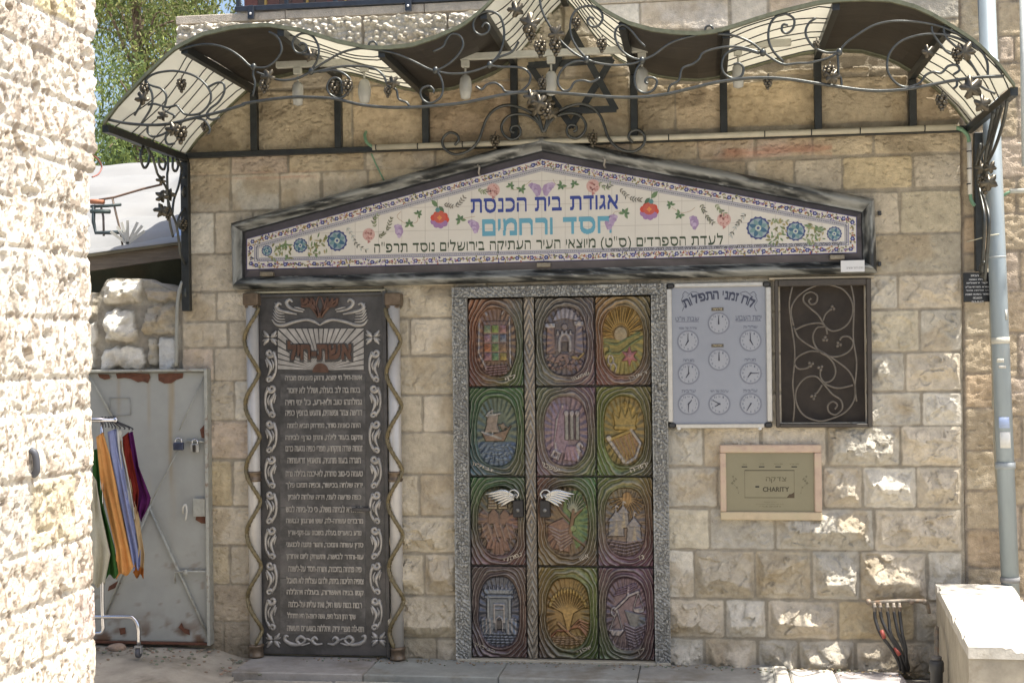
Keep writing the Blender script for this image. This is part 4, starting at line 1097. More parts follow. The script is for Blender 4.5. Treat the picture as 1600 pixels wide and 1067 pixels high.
def arc(cx, cy, r, a0, a1, n=10, sx=1.0): return [(cx + sx * r * math.cos(a0 + (a1 - a0) * k / n), cy + r * math.sin(a0 + (a1 - a0) * k / n)) for k in range(n + 1)]
rr = random.Random(17)
E1 = [('p', [(-.62, -.55), (.55, -.55), (.55, .62), (-.62, .62)], .006, (.22, .16, .14))] + \
    [('p', [(-.56 + .38 * i, .28 - .27 * j), (-.24 + .38 * i, .28 - .27 * j), (-.24 + .38 * i, .50 - .27 * j), (-.56 + .38 * i, .50 - .27 * j)], .011, [(.18, .28, .16), (.20, .34, .06), (.30, .16, .18), (.30, .18, .24), (.16, .30, .24), (.12, .18, .26), (.38, .13, .05), (.14, .26, .08), (.28, .18, .10), (.25, .13, .18), (.10, .28, .14), (.34, .28, .05)][j * 3 + i]) for j in range(4) for i in range(3)] + \
    [('e', -.40 + .38 * i, .39 - .27 * j, .10, .07, .014, None) for j in range(4) for i in range(3)] + \
    [L(*arc(-.62, .72, .2, 3.1, .4)), L(*arc(.5, .72, .2, 2.6, -.3)), L((-.8, .7), (-.85, -.3), (-.5, -.75)), L((.68, .7), (.7, -.7))] + [L((-.5, -.72 - .08 * k), (.5, -.68 - .07 * k), w=.03, c=(.36, .24, .26)) for k in range(4)]
E2 = [('p', [(-.85, -.35), (-.42, -.35), (-.48, .42), (-.8, .42)], .010, (.25, .16, .13)), ('p', [(.42, -.35), (.86, -.35), (.8, .46), (.5, .46)], .010, (.22, .19, .20)), ('p', [(-.42, -.28), (.42, -.28), (.42, .22), (-.42, .22)], .006, (.17, .15, .16)),
      ('p', [(-.9, .40), (-.4, .40), (-.4, .54), (-.9, .54)], .014, SIL), ('p', [(.42, .44), (.88, .44), (.88, .58), (.42, .58)], .014, SIL)] + [('p', [(-.36 + .19 * k, .2), (-.25 + .19 * k, .2), (-.25 + .19 * k, .32), (-.36 + .19 * k, .32)], .012, SIL) for k in range(4)] + \
     [L(*[(-.24, -.28)] + arc(0, -.02, .24, 3.14, 0) + [(.24, -.28)], w=.06, h=.013), ('p', [(-.14, -.3), (.14, -.3), (.12, 0), (-.12, 0)], -.008, DK), ('e', 0, .42, .16, .1, .010, (.3, .26, .25))] + \
     [L((-.5 + .05 * k, .62 + .06 * k), (0, .70 + .06 * k), (.7 - .08 * k, .60 + .07 * k), w=.04, c=(.34, .33, .36)) for k in range(5)] + [('e', rr.uniform(-.75, .75), rr.uniform(-.85, -.4), .10, .055, .009, (.26, .17, .14)) for k in range(45)] + [L((.35, -.45), (.6, -.5), (.85, -.35), w=.05, c=GD)]
E3 = [('e', -.12, .18, .36, .25, .009, (.42, .36, .24))] + [L((-.12 + .44 * math.cos(a), .18 + .32 * math.sin(a)), (-.12 + 1.0 * math.cos(a), .18 + .9 * math.sin(a)), w=.035, h=.009, c=(.42, .27, .06)) for a in np.linspace(-.1, 3.25, 19)] + \
     [('p', [(-1, .1), (-.5, .05), (-.1, 0), (.3, .12), (.7, .3), (1, .2), (1, -1), (-1, -1)], .004, (.24, .24, .07)), L((-.9, -.05), (-.3, -.12), (.2, .05), (.8, .22), w=.05, c=GN), L((-.8, -.35), (-.2, -.38), (.4, -.1), (.95, .1), w=.05, c=GN)] + \
     [('p', [(.3 + .45 * (1 if k % 2 else .45) * math.cos(k * .524), -.45 + .3 * (1 if k % 2 else .45) * math.sin(k * .524)) for k in range(12)], .013, (.36, .10, .17)), ('e', .3, -.45, .1, .07, .016, (.45, .2, .25))] + \
     [L(*arc(-.62, -.55, .13, 0, 6.2), w=.035, c=SIL), L(*arc(-.5, -.78, .14, 0, 6.2), w=.035, c=SIL), L((-.6, -.4), (-.7, -.2), w=.04, c=GN)]
E4 = [('p', [(-1, -.3), (1, -.3), (1, -1), (-1, -1)], .002, BL)] + [('e', rr.uniform(-.85, .85), rr.uniform(-.95, -.32), .09, .03, .008, (.22, .29, .38)) for k in range(55)] + \
     [('p', [(-.75, -.02), (-.55, -.28), (.35, -.28), (.75, .22), (.45, .05), (-.4, -.1)], .013, (.26, .15, .10)), L((-.22, -.1), (-.22, .62), w=.045), L((-.5, .46), (.16, .52), w=.05), ('p', [(-.48, .44), (.08, .48), (.02, .2), (.15, -.02), (-.62, -.02), (-.5, .2)], .010, (.34, .26, .22)),
      L((-.22, .62), (-.45, .52), w=.05), L((-.75, 0), (.2, -.2), w=.04), L((.1, .2), (.5, .12), w=.04, c=BR), ('e', .3, .15, .12, .12, .010, (.28, .2, .15))]
E5 = [('p', [(-.7, -.62), (.1, -.62), (.1, .75), (-.6, .8)], .003, (.27, .2, .26))] + [('p', [(-.05 + .25 * k, -.25), (.12 + .25 * k, -.25), (.12 + .25 * k, .5), (-.05 + .25 * k, .5)], .012, (.28, .31, .27)) for k in range(3)] + [('e', .035 + .25 * k, .52, .12, .1, .015, SIL) for k in range(3)] + \
     [L((-.15, .75), (-.4, .3), (-.5, -.3), (-.45, -.55), w=.05), L((-.2, .7), (-.35, .25), (-.48, -.3), w=.03, c=PUR), ('p', [(-.75, -.72), (-.35, -.85), (-.2, -.62), (-.55, -.5)], .013, SIL), ('e', -.48, -.66, .1, .07, -.006, DK),
      ('p', [(-.1, -.82), (.55, -.88), (.6, -.4), (0, -.42)], .009, (.33, .22, .27)), L(*arc(.62, -.45, .12, 0, 5), w=.05), L((.6, -.4), (.55, -.9), w=.05)]
E6 = [('e', .05, .38, .7, .5, .003, (.36, .26, .06)), ('p', [(-.42, .1), (.5, .1), (.68, .55), (.38, .35), (.25, .7), (.05, .4), (-.12, .7), (-.25, .36), (-.55, .55)], .012, (.40, .29, .08)), L((-.42, .1), (.5, .1), w=.08, h=.015, c=GD), ('e', .05, .82, .07, .06, .014, GD)] + \
     [('p', [(-.7, -.3), (.35, .0), (.75, -.35), (.55, -.72), (.05, -.95)], .006, (.28, .16, .09)), L((-.75, -.25), (.05, -.95), w=.08, h=.014), L((-.75, -.25), (.35, .02), w=.07, h=.014, c=GD), L((.35, .02), (.78, -.35), (.55, -.75), (.05, -.95), w=.07, h=.014)] + [L((-.5 + .2 * k, -.22 + .05 * k), (.08 + .11 * k, -.88 + .06 * k), w=.02, h=.011, c=GD) for k in range(5)] + [('e', -.75, -.2, .14, .1, .015, SIL)]
E7 = [('p', [(-.5, .35), (-.02, .35), (-.05, .78), (-.45, .78)], .013, (.42, .37, .26)), ('p', [(.02, .35), (.5, .35), (.42, .78), (.05, .78)], .013, (.42, .37, .26))] + [L((-.42, .43 + .08 * k), (-.1, .43 + .08 * k), w=.025, h=.016, c=BR) for k in range(4)] + [L((.1, .43 + .08 * k), (.4, .43 + .08 * k), w=.025, h=.016, c=BR) for k in range(4)] + \
     [('p', [(x_ - .3, y_ - .2), (x_ + .32, y_ - .22), (x_ + .22, y_ + .12), (x_ - .02, y_ + .26), (x_ - .25, y_ + .1)], .005 + .004 * rr.random(), (.20 + .05 * rr.random(), .13, .10)) for x_, y_ in ((-.7, .1), (-.2, .12), (.35, .1), (.75, 0), (-.55, -.3), (0, -.25), (.5, -.3), (-.3, -.62), (.25, -.65), (0, -.85))] + [L((-.8 + .3 * k, -.1), (-.6 + .3 * k, -.5), (-.5 + .28 * k, -.6), w=.03, c=(.33, .24, .19)) for k in range(6)]
E8 = [('p', [(-.1, .85), (.6, .9), (.95, .3), (.9, -.5), (.4, -.8), (.2, -.2), (-.2, .2)], .002, (.11, .23, .08)), ('p', [(-.9, -.75), (.1, -.9), (.25, -.15), (-.2, .1), (-.85, -.1)], .006, (.24, .14, .11))] + [L((-.85 + .1 * k, -.15 - .12 * k), (-.3, -.3 - .11 * k), (.2, -.2 - .08 * k), w=.035, c=(.36, .27, .22)) for k in range(6)] + \
     [L((.15, -.3), (.25, .05), (.3, .3), w=.09, h=.013, c=BR), L((.28, .1), (.65, .35), w=.06, h=.012, c=BR), L((-.45, .5), (-.2, .25), (.15, .02), w=.06, c=BR), L((.2, -.4), (.8, -.7), w=.05, c=BR)] + [L((.3 + .1 * math.cos(a), .3 + .1 * math.sin(a)), (.4 + .38 * math.cos(a), .48 + .3 * math.sin(a)), w=.03, h=.011, c=(.33, .37, .28)) for a in np.linspace(-.2, 3.4, 10)] + [('e', .3, -.2, .14, .1, .011, (.2, .3, .12))]
E9 = [L((.1, .72), (.1 + .9 * math.cos(a), .72 + .6 * math.sin(a)), w=.03, c=(.35, .22, .07)) for a in np.linspace(3.3, 6.1, 13)] + [('e', .1, .74, .25, .13, .009, (.42, .24, .07))] + \
     [it for cx, cy, s in ((-.45, .0, .42), (.42, -.15, .40), (-.1, .25, .3)) for it in (('p', [(cx - s, cy), (cx, cy + s * .75), (cx + s, cy)], .012, (.30, .31, .33)), ('p', [(cx - s * .8, cy), (cx + s * .8, cy), (cx + s * .95, cy - .42), (cx - s * .95, cy - .42)], .009, (.24, .25, .26)), ('p', [(cx - .1, cy - .42), (cx + .12, cy - .42), (cx + .04, cy + .1)], .002, (.40, .36, .26)), L((cx, cy + s * .7), (cx, cy + s * 1.1), (cx + .12, cy + s * 1.0), w=.03))] + [L((-.85 + .1 * k, -.55 - .1 * k), (0, -.62 - .1 * k), (.85 - .1 * k, -.52 - .1 * k), w=.04, c=(.26, .21, .22)) for k in range(4)]
TB = (.16, .20, .24)
E10 = [('p', [(-.62, -.5), (.62, -.5), (.62, .5), (-.62, .5)], .006, TB), ('p', [(-.72, .5), (.72, .5), (.72, .64), (-.72, .64)], .014, (.24, .28, .31)), ('p', [(-.7, .38), (.7, .38), (.7, .46), (-.7, .46)], .012, (.24, .28, .31))] + [('p', [(-.7 + .2 * k, .64), (-.6 + .2 * k, .64), (-.65 + .2 * k, .76)], .012, SIL) for k in range(7)] + [('p', [(x_, -.3), (x_ + .12, -.3), (x_ + .12, .38), (x_, .38)], .013, (.28, .32, .34)) for x_ in (-.58, .46)] + \
      [L((-.24, -.3), (-.24, .2), (.24, .2), (.24, -.3), w=.04), L((-.2, .08), (.2, .08), w=.03), ('p', [(-.9, -.62), (-.3, -.62), (-.3, -.2), (-.9, -.2)], .009, TB), ('p', [(.3, -.62), (.9, -.62), (.9, -.2), (.3, -.2)], .009, TB), ('p', [(-.14, -.55), (.14, -.55), (.14, -.22), (-.14, -.22)], -.004, DK), L(*[(-.16, -.55), (-.16, -.3)] + arc(0, -.3, .16, 3.14, 0) + [(.16, -.55)], w=.035)] + [L((-.8 + .05 * k, -.62 - .08 * k), (.8 - .05 * k, -.62 - .08 * k), w=.035, c=(.24, .28, .31)) for k in range(4)] + [L((x_, -.6), (x_, -.2), w=.03) for x_ in (-.8, -.62, -.45, .45, .62, .8)]
E11 = [L((0, -.55), (.5 * math.sin(a) * .5, .0), (.95 * math.sin(a), -.1 + .75 * math.cos(a)), w=.03, h=.010, c=(.40, .27, .09)) for a in np.linspace(-1.1, 1.1, 15)] + [('e', .95 * math.sin(a) * .95, -.1 + .72 * math.cos(a), .06, .10, .013, GD) for a in np.linspace(-1.1, 1.1, 15)] + \
      [L((-.45, -.3), (.1, -.62), (.45, -.75), w=.06, h=.013, c=(.36, .22, .1)), L(*[(0, -.5), (-.5, -.5), (-.9, -.75)], w=.04, c=RD)] + [L((.1 + .1 * k, -.45 + .02 * k), (.5 + .05 * k, -.2 - .08 * k), (.9, -.3 - .1 * k), w=.035, c=(.34, .14, .08)) for k in range(5)] + [L((-.7, -.68 - .06 * k), (0, -.7 - .06 * k), (.7, -.66 - .06 * k), w=.03, c=(.3, .2, .12)) for k in range(4)]
E12 = [L((-.55, .12), (0, .42), (.1, .5), (.6, .62), w=.06, h=.014), L((.08, .5), (.12, .72), w=.05), L(*arc(-.6, .05, .12, 0, 5.5), w=.045), L((-.45, .1), (-.8, -.45), w=.03), L((-.45, .1), (-.2, -.45), w=.03), ('p', [(-.9, -.45), (-.1, -.45), (-.3, -.62), (-.7, -.62)], .013, SIL), L((.58, .6), (.35, .15), w=.03), L((.58, .6), (.85, .15), w=.03), ('e', .6, .1, .3, .08, .012, SIL), ('p', [(-.1, .1), (.9, -.05), (.95, -.35), (.2, -.4)], .004, (.14, .18, .18))] + \
      [L((-.1 + .03 * k, -.3 - .09 * k), (.4, -.42 - .08 * k), (.9 - .06 * k, -.3 - .09 * k), w=.035, c=(.27, .24, .25)) for k in range(7)] + [L((-.6 + .1 * k, .5 + .08 * k), (.1, .62 + .07 * k), (.5 - .05 * k, .75 + .04 * k), w=.03, c=(.27, .19, .23)) for k in range(3)]
# per panel: four corner colours TL TR BL BR, oval field colour, emblem, name
PAN = [[((.23, .10, .05), (.17, .16, .13), (.19, .08, .06), (.08, .15, .06), (.20, .13, .10), E1, 'לוי'), ((.14, .14, .12), (.15, .13, .12), (.14, .15, .10), (.17, .11, .12), (.14, .12, .13), E2, 'שמעון'), ((.24, .15, .06), (.20, .18, .09), (.20, .09, .07), (.17, .14, .11), (.30, .20, .05), E3, 'ראובן')],
       [((.08, .16, .07), (.09, .17, .06), (.07, .12, .14), (.12, .12, .07), (.14, .16, .14), E4, 'זבולון'), ((.14, .18, .10), (.19, .11, .14), (.19, .12, .14), (.11, .16, .06), (.22, .16, .20), E5, 'יששכר'), ((.16, .18, .05), (.19, .17, .07), (.12, .18, .05), (.13, .12, .08), (.26, .18, .06), E6, 'יהודה')],
       [((.07, .16, .07), (.10, .14, .07), (.15, .09, .09), (.19, .11, .10), (.15, .12, .09), E7, 'נפתלי'), ((.20, .11, .10), (.08, .18, .06), (.20, .15, .06), (.16, .12, .09), (.18, .13, .08), E8, 'אשר'), ((.12, .17, .06), (.20, .15, .05), (.16, .10, .12), (.16, .08, .11), (.20, .16, .12), E9, 'גד')],
       [((.12, .10, .10), (.15, .11, .08), (.11, .09, .10), (.16, .10, .09), (.12, .15, .19), E10, 'בנימין'), ((.20, .15, .05), (.15, .18, .06), (.14, .10, .08), (.10, .16, .05), (.28, .17, .06), E11, 'יוסף'), ((.15, .10, .11), (.17, .10, .13), (.10, .15, .06), (.14, .09, .10), (.20, .15, .18), E12, 'דן')]]
colx = [(735, 821), (839, 932), (933, 1020)]
rowy = [(464.5, 602.5), (604, 743), (744.5, 883), (884.5, 1028)]
def leafroot(name, x):
    o = bpy.data.objects.new(name, None); COL.objects.link(o); o.parent = door; o.empty_display_size = .1
    WORLD[o.name] = np.array(W(x, 1028, .02)); o.location = WORLD[o.name] - WORLD[door.name]; return o
leaves = [leafroot('door_leaf', 780), leafroot('door_leaf', 930)]
def tilt(px, py): return py
for r_ in range(4):
    za_ = wp(878, rowy[r_][0])[1]; zb_ = wp(878, rowy[r_][1])[1] if r_ < 3 else .014
    for c_ in range(3):
        x0 = wp(colx[c_][0], 740)[0]; x1 = wp(colx[c_][1], 740)[0]; w = x1 - x0; h = za_ - zb_
        TLc, TRc, BLc, BRc, FLD, EM, nm = PAN[r_][c_]
        U, V = uvgrid(w, h, .0027)
        n = fbm(U * 9, V * 9, 3, 70 + r_ * 3 + c_)
        a = U / w * 2 - 1; b = V / h * 2 - 1
        mx_ = .02 * (c_ == 0) - .0
        u = a / .74; v = b / .78
        rad = (np.abs(u) ** 2.5 + np.abs(v) ** 2.5) ** (1 / 2.5) + .05 * (n - .5)
        rings = np.sin((rad - 1) * 42 + 9.0 * (n - .5) + .8 * np.sin(np.arctan2(v, u) * 3 + r_))
        grain = fbm(U * 25 + rad * 6, V * 25, 3, 90 + c_)
        H = .014 + .0046 * rings * sstep(.98, 1.06, rad) + .006 * np.exp(-((rad - 1.04) / .06) ** 2) + .004 * (grain - .5)
        inside = sstep(1.02, .95, rad)
        bgw = np.sin(np.arctan2(v, u) * 26 + 3 * n) * sstep(.45, .95, rad) * .0035
        H = H * (1 - inside) + inside * (.004 + bgw + .002 * (grain - .5))
        ta, tb_ = (U / w)[..., None], (V / h)[..., None]
        C = (np.array(TLc) * (1 - ta) + np.array(TRc) * ta) * tb_ + (np.array(BLc) * (1 - ta) + np.array(BRc) * ta) * (1 - tb_)
        C = C * (.8 + .4 * n)[..., None]
        C = C * (1 - .25 * inside[..., None]) + .25 * inside[..., None] * np.array(FLD)
        C = C * (1 - .55 * inside[..., None]) + .55 * inside[..., None] * np.array(FLD)
        He = np.zeros_like(H); Ce = C.copy()
        emblem(EM, u, v, He, Ce)
        Ce = (Ce * .62 + C * .38) * .9
        wgt = sstep(1.0, .93, rad)
        H = H + He * wgt; C = C * (1 - wgt[..., None]) + Ce * wgt[..., None]
        C = (C * .92 + C.mean(-1, keepdims=True) * .08) * np.array((.80, .75, .73))
        worn = (sstep(.0, .9, rings) * sstep(1.0, 1.08, rad) * .36)[..., None]      # bare metal along the rubbed ridges
        C = C * (1 - worn) + worn * np.array((.28, .26, .235))
        H = H * sstep(0, .006, np.minimum(np.minimum(U, w - U), np.minimum(V, h - V)))
        par = leaves[0] if c_ == 0 else leaves[1]
        heightpanel(x0, x1, zb_, za_, .008, H, C, 'panel', par, .03)
        if nm:
            mb = MB(); s = -1 if (r_ == 1 and c_ < 2) or (r_, c_) == (3, 0) else 1
            text(mb, nm, (x0 + w * (.5 + s * .26), zb_ + h * .10), .022 * len(nm), .026, .022, .006, (.33, .30, .26), 0, .35 * s, 1, res=18, solid=True)
            mb.build('lettering', m_relief, par)
# meeting stile with chevron grain
x0 = wp(822.5, 740)[0]; x1 = wp(838, 740)[0]; za_ = wp(878, 464.5)[1]
U, V = uvgrid(x1 - x0, za_ - .014, .0024)
w = x1 - x0; xx = np.abs(U / w - .5) * 2
ph = V * 2 * math.pi / .52
chev = np.sin((xx * 1.3 + (np.abs(((V / .52) % 1) - .5)) * 9) * 6.28 + 1.5 * fbm(U * 30, V * 8, 3, 4))
H = .018 + .003 * chev + .004 * sstep(1.0, .6, xx)
C = np.ones(U.shape + (3,)) * np.array((.19, .165, .135)) * (.65 + .35 * sstep(-.6, .8, chev) + .3 * fbm(U * 20, V * 4, 3, 6))[..., None]
heightpanel(x0, x1, .014, za_, .008, H, C, 'stile', leaves[0], .03)
mb = MB(); mb.box(wp(735, 740)[0], wp(838, 740)[0], .0, .03, .013, za_ - .001, (.06, .055, .05)); mb.build('leaf_core', m_plain, leaves[0])
mb = MB(); mb.box(wp(838.6, 740)[0], wp(1020, 740)[0], .0, .03, .013, za_ - .001, (.06, .055, .05)); mb.build('leaf_core', m_plain, leaves[1])
# winged handles over black lock plates
m_silver = mat('polished silver', (.46, .455, .44), .24, 1.0, vary=.15, vscale=60, bump=.15, bscale=120, bdist=.002)
for s_, cx, par, px in ((-1, 798, leaves[0], 811), (1, 866, leaves[1], 853)):
    a = wp(px, 792); mb = MB(); mb.box(a[0] - .030, a[0] + .030, -.055, -.012, a[1] - .054, a[1] + .045, (.02, .018, .017), .004)
    mb.build('lock_plate', m_plain, par)
    mb = MB(True); mb.lathe((a[0], -.055, a[1] - .012), [(.011, -.001), (.011, .001)], 10); 
    mb.v = [(x, -.055 - (z - (a[1] - .012)) * 3 - .004, a[1] - .012 + (y + .055)) for x, y, z in mb.v]; mb.c = [(.25, .24, .22)] * len(mb.v); mb.build('keyhole', m_metalcol, par)
    mb = MB(True)
    root = (822 - 12 if s_ < 0 else 850, 771)
    for k in range(6):                 # feathers fan out from the shoulder
        L_ = 50 - 5 * k; y0 = 769 + 1.2 * k
        sx = root[0] + s_ * 2
        pts = [wp(sx + s_ * 2, y0 + 3), wp(sx + s_ * L_ * .35, y0 - 4 + k * 1.6), wp(sx + s_ * L_ * .7, y0 - 1 + k * 2.1), wp(sx + s_ * L_ * .95, y0 + 1.2 + k * 2.6)]
        mb.ribbon(pts, [.007, .013, .012, .003], .065 - .002 * k, .014)
    mb.ribbon([wp(root[0] + s_ * a_, b_) for a_, b_ in ((0, 776), (-3, 769), (3, 763), (10, 765), (11, 772), (6, 775), (3, 771))], [.006, .006, .004], .072, .010)
    mb.box(*sorted((wp(root[0], 770)[0], wp(root[0] + s_ * 18, 770)[0])), -.068, -.05, wp(px, 776)[1], wp(px, 769)[1])
    mb.build('wing_handle', m_silver, par)
# ------------------------------------------------------------------ inscribed door and its two roped columns
pd = empty('inscribed_door', W(505, 1022, 0))
tag(pd, 'tall black metal door covered with raised silver Hebrew verses and scroll borders', 'door')
m_black = mat('blackened metal', (.075, .072, .07), .42, .4, vary=.4, vscale=9, bump=.25, bscale=60, bdist=.003, dirt=(.13, .12, .12), dscale=6, damt=(.5, .75))
m_pew = mat('pewter relief', (.37, .35, .325), .38, .5, vary=.3, vscale=25)
m_copper = mat('copper relief', (.125, .07, .05), .42, .5, vary=.25, vscale=30)
a = wp(406, 461); b = wp(605, 1021)
pa = wp(408, 740)[0]; pb_ = wp(606, 740)[0]
mb = MB(); mb.box(pa, pb_, -.034, .03, .012, wp(505, 462)[1], None, .003); mb.build('door_panel', m_black, pd)
mb = MB(); zt_ = wp(505, 462)[1]
for x0, x1 in ((pa - .014, pa + .012), (pb_ - .010, pb_ + .014)): mb.box(x0, x1, -.052, -.0345, .004, zt_ + .02, None, .003)
mb.box(pa + .0125, pb_ - .0105, -.05, -.0345, zt_ - .006, zt_ + .02, None, .003); mb.build('door_frame', m_black, pd)
D = .036
def rib(px, ws, mat_=m_pew, name='scroll_relief', d=D - .001, h=.009):
    mb = MB(True); mb.ribbon([wp(x, y, d) for x, y in px], [w * PXM * 1.12 for w in ws], d, h * 1.15); mb.build(name, mat_, pd)
def curl(cx, cy, r, a0, turns, lead, s, ws):  # a lead stroke that winds into a spiral
    q = list(lead)
    for k in range(15):
        t = k / 14; a_ = a0 + turns * 6.2832 * t; q.append((cx + s * r * (1 - .72 * t) * math.cos(a_), cy + r * (1 - .72 * t) * math.sin(a_)))
    rib(q, ws)
def cscroll(cx, y0, y1, s):            # C scroll with wound ends and acanthus strokes
    H_ = y1 - y0; f = lambda u, v: (cx + s * u, y0 + v * H_)
    curl(cx + s * 1.5, y0 + H_ * .12, 6.0, math.pi, -1.1, [f(-1, .94), f(-6, .78), f(-8.5, .55), f(-8, .32), f(-5.5, .18)], s, [1.0, 2.2, 3.2, 3.2, 2.6, 2.2, 1.6, 1.2])
    curl(cx + s * 2.5, y0 + H_ * .90, 4.6, math.pi * 1.1, 1.0, [f(-6, .72), f(-4, .80)], s, [1.6, 2.6, 2.2, 1.6, 1.2])
    rib([f(7, .24), f(4, .36), f(0, .50), f(1, .64), f(5, .80)], [.8, 2.6, 2.8, 2.2, .8], h=.008)
    rib([f(8.5, .30), f(6, .42), f(5, .55)], [.6, 1.8, .6], h=.006)
    rib([f(-1, .30), f(-4.5, .45), f(-3, .62)], [.6, 1.7, .6], h=.007)
ys = np.linspace(545, 987, 9)
for k in range(8):
    cscroll(423 + .1 * k, ys[k], ys[k + 1] - 1.5, 1 if k % 2 else -1)
    cscroll(586 + .3 * k, ys[k], ys[k + 1] - 1.5, -1 if k % 2 else 1)
def flower(cx, cy, s=1):
    for dx, dy in ((-1, -1), (1, -1), (-1, 1), (1, 1)):
        rib([(cx + dx * 1, cy + dy * 1), (cx + dx * 5 * s, cy + dy * 4), (cx + dx * 10, cy + dy * 11)], [1.0, 3.6, 1.0])
        rib([(cx + dx * 2, cy + dy * 4), (cx + dx * 8, cy + dy * 2.5), (cx + dx * 11.5, cy + dy * 5)], [.6, 1.3, .5], h=.006)
for x, y in ((422, 528), (583, 527), (427, 1000), (592, 998)): flower(x, y)
for s in (-1, 1):
    cx = 508
    f = lambda u, v: (cx + s * u, v)
    rib([f(*p) for p in ((4, 1005), (14, 1006), (20, 1000), (16, 995), (11, 999))], [1.2, 1.8, 2.8, 2.2, 1.2])
    rib([f(*p) for p in ((24, 1004), (36, 1007), (44, 1000), (38, 994), (31, 999), (38, 1006), (52, 1006), (62, 1000), (62, 993), (57, 994))], [1, 1.8, 2.4, 2.6, 1.8, 2.0, 3.2, 2.6, 2.4, 1.2])
    rib([f(*p) for p in ((18, 1003), (26, 998), (34, 996))], [.7, 1.5, .6], h=.006)
    # winged crest above the sunrise
    cx = 500
    rib([f(*p) for p in ((0, 508), (10, 502), (22, 499.5), (40, 503), (56, 508), (68, 507), (75, 499))], [1.0, 2.4, 2.0, 2.2, 2.6, 2.0, .8])
    for k in range(5): rib([f(*p) for p in ((54 + k * .6, 503 - 4.2 * k), (66, 502 - 4.6 * k), (74 - .9 * k, 494 - 5.2 * k))], [.8, 1.6, .8], h=.007)
    rib([f(*p) for p in ((36, 491), (50, 488), (62, 485), (68, 480), (65, 474), (60, 476))], [1.2, 2.2, 2.4, 2.8, 2.2, 1.2])
    rib([f(*p) for p in ((26, 487), (40, 484), (49, 479), (52, 472), (47, 468), (43, 472))], [1.2, 2.0, 2.4, 2.8, 2.2, 1.2])
    rib([f(*p) for p in ((24, 484), (34, 481), (40, 480))], [1.0, 1.6, .8], h=.007)
    # copper lotus
    for k, (u0, u1) in enumerate(((6, 27), (5, 20), (3, 12))): rib([(500 + s * u0 * .4, 496), (500 + s * (u0 + 1), 486), (500 + s * u1, 467 - 1 * k)], [2.0, 3.2, 1.6], m_copper)
    rib([(500, 492), (500 + s * 6, 480), (500 + s * 4, 469), (500, 461)], [1.6, 2.0, 1.4, .8], m_copper)
for x, c in ((481, 'ש'), (521, 'ש')): mb = MB(); text(mb, c, wp(x - 1, 473, D), .075, .055, D + .004, .007, None, 1, 0, 2, res=30, solid=True); mb.build('crown_lettering', m_copper, pd)
# sunrise panel: clipped rays round a copper half disc, with the title
x0, y0, x1, y1 = 434.5, 513.5, 568.5, 582.5
def clip(poly, ax, lim, keep_less):
    out = []
    for i in range(len(poly)):
        p, q = poly[i], poly[(i + 1) % len(poly)]
        ip = (p[ax] <= lim) == keep_less; iq = (q[ax] <= lim) == keep_less
        if ip: out.append(p)
        if ip != iq:
            t = (lim - p[ax]) / (q[ax] - p[ax]); out.append((p[0] + (q[0] - p[0]) * t, p[1] + (q[1] - p[1]) * t))
    return out
mb = MB(); mb.slab([wp(x0, y0, D), wp(x1, y0, D), wp(x1, y1, D), wp(x0, y1, D)], .0335, .0365, None); mb.build('sunrise_panel', m_black, pd)
mb = MB()
N = 25
for k in range(N):
    a0 = math.pi * (k + .06) / N; a1 = math.pi * (k + .84) / N
    tri = [(501.5 + 9 * math.cos(a0), 578 - 9 * math.sin(a0)), (501.5 + 190 * math.cos(a0), 578 - 190 * math.sin(a0)), (501.5 + 190 * math.cos(a1), 578 - 190 * math.sin(a1)), (501.5 + 9 * math.cos(a1), 578 - 9 * math.sin(a1))]
    for ax, lim, le in ((0, x1, True), (0, x0, False), (1, y1, True), (1, y0, False)): tri = clip(tri, ax, lim, le) if tri else tri
    if len(tri) > 2: mb.slab([wp(*p, D) for p in tri], .0366, .041, None)
mb.build('sun_rays', mat('dull ray plate', (.40, .375, .345), .4, .4, vary=.3, vscale=18), pd)
mb = MB(); mb.slab([wp(501.5 + 12.5 * math.cos(t), 581.5 - 14 * math.sin(t), D) for t in np.linspace(0, math.pi, 16)], .0366, .047); mb.build('copper_sun', m_copper, pd)
mb = MB(); text(mb, 'אשת-חיל', wp(500, 548, D), 110 * PXM, 36 * PXM, .041, .004, None, 5, 0, 6, res=40, solid=True); mb.build('title_outline_plate', m_black, pd)  # wider black letters back the title as a dark outline
mb = MB(); text(mb, 'אשת-חיל', wp(500, 547, D), 104 * PXM, 30 * PXM, .0452, .007, None, 2, 0, 3, res=40, solid=True); mb.build('title_lettering', m_copper, pd)
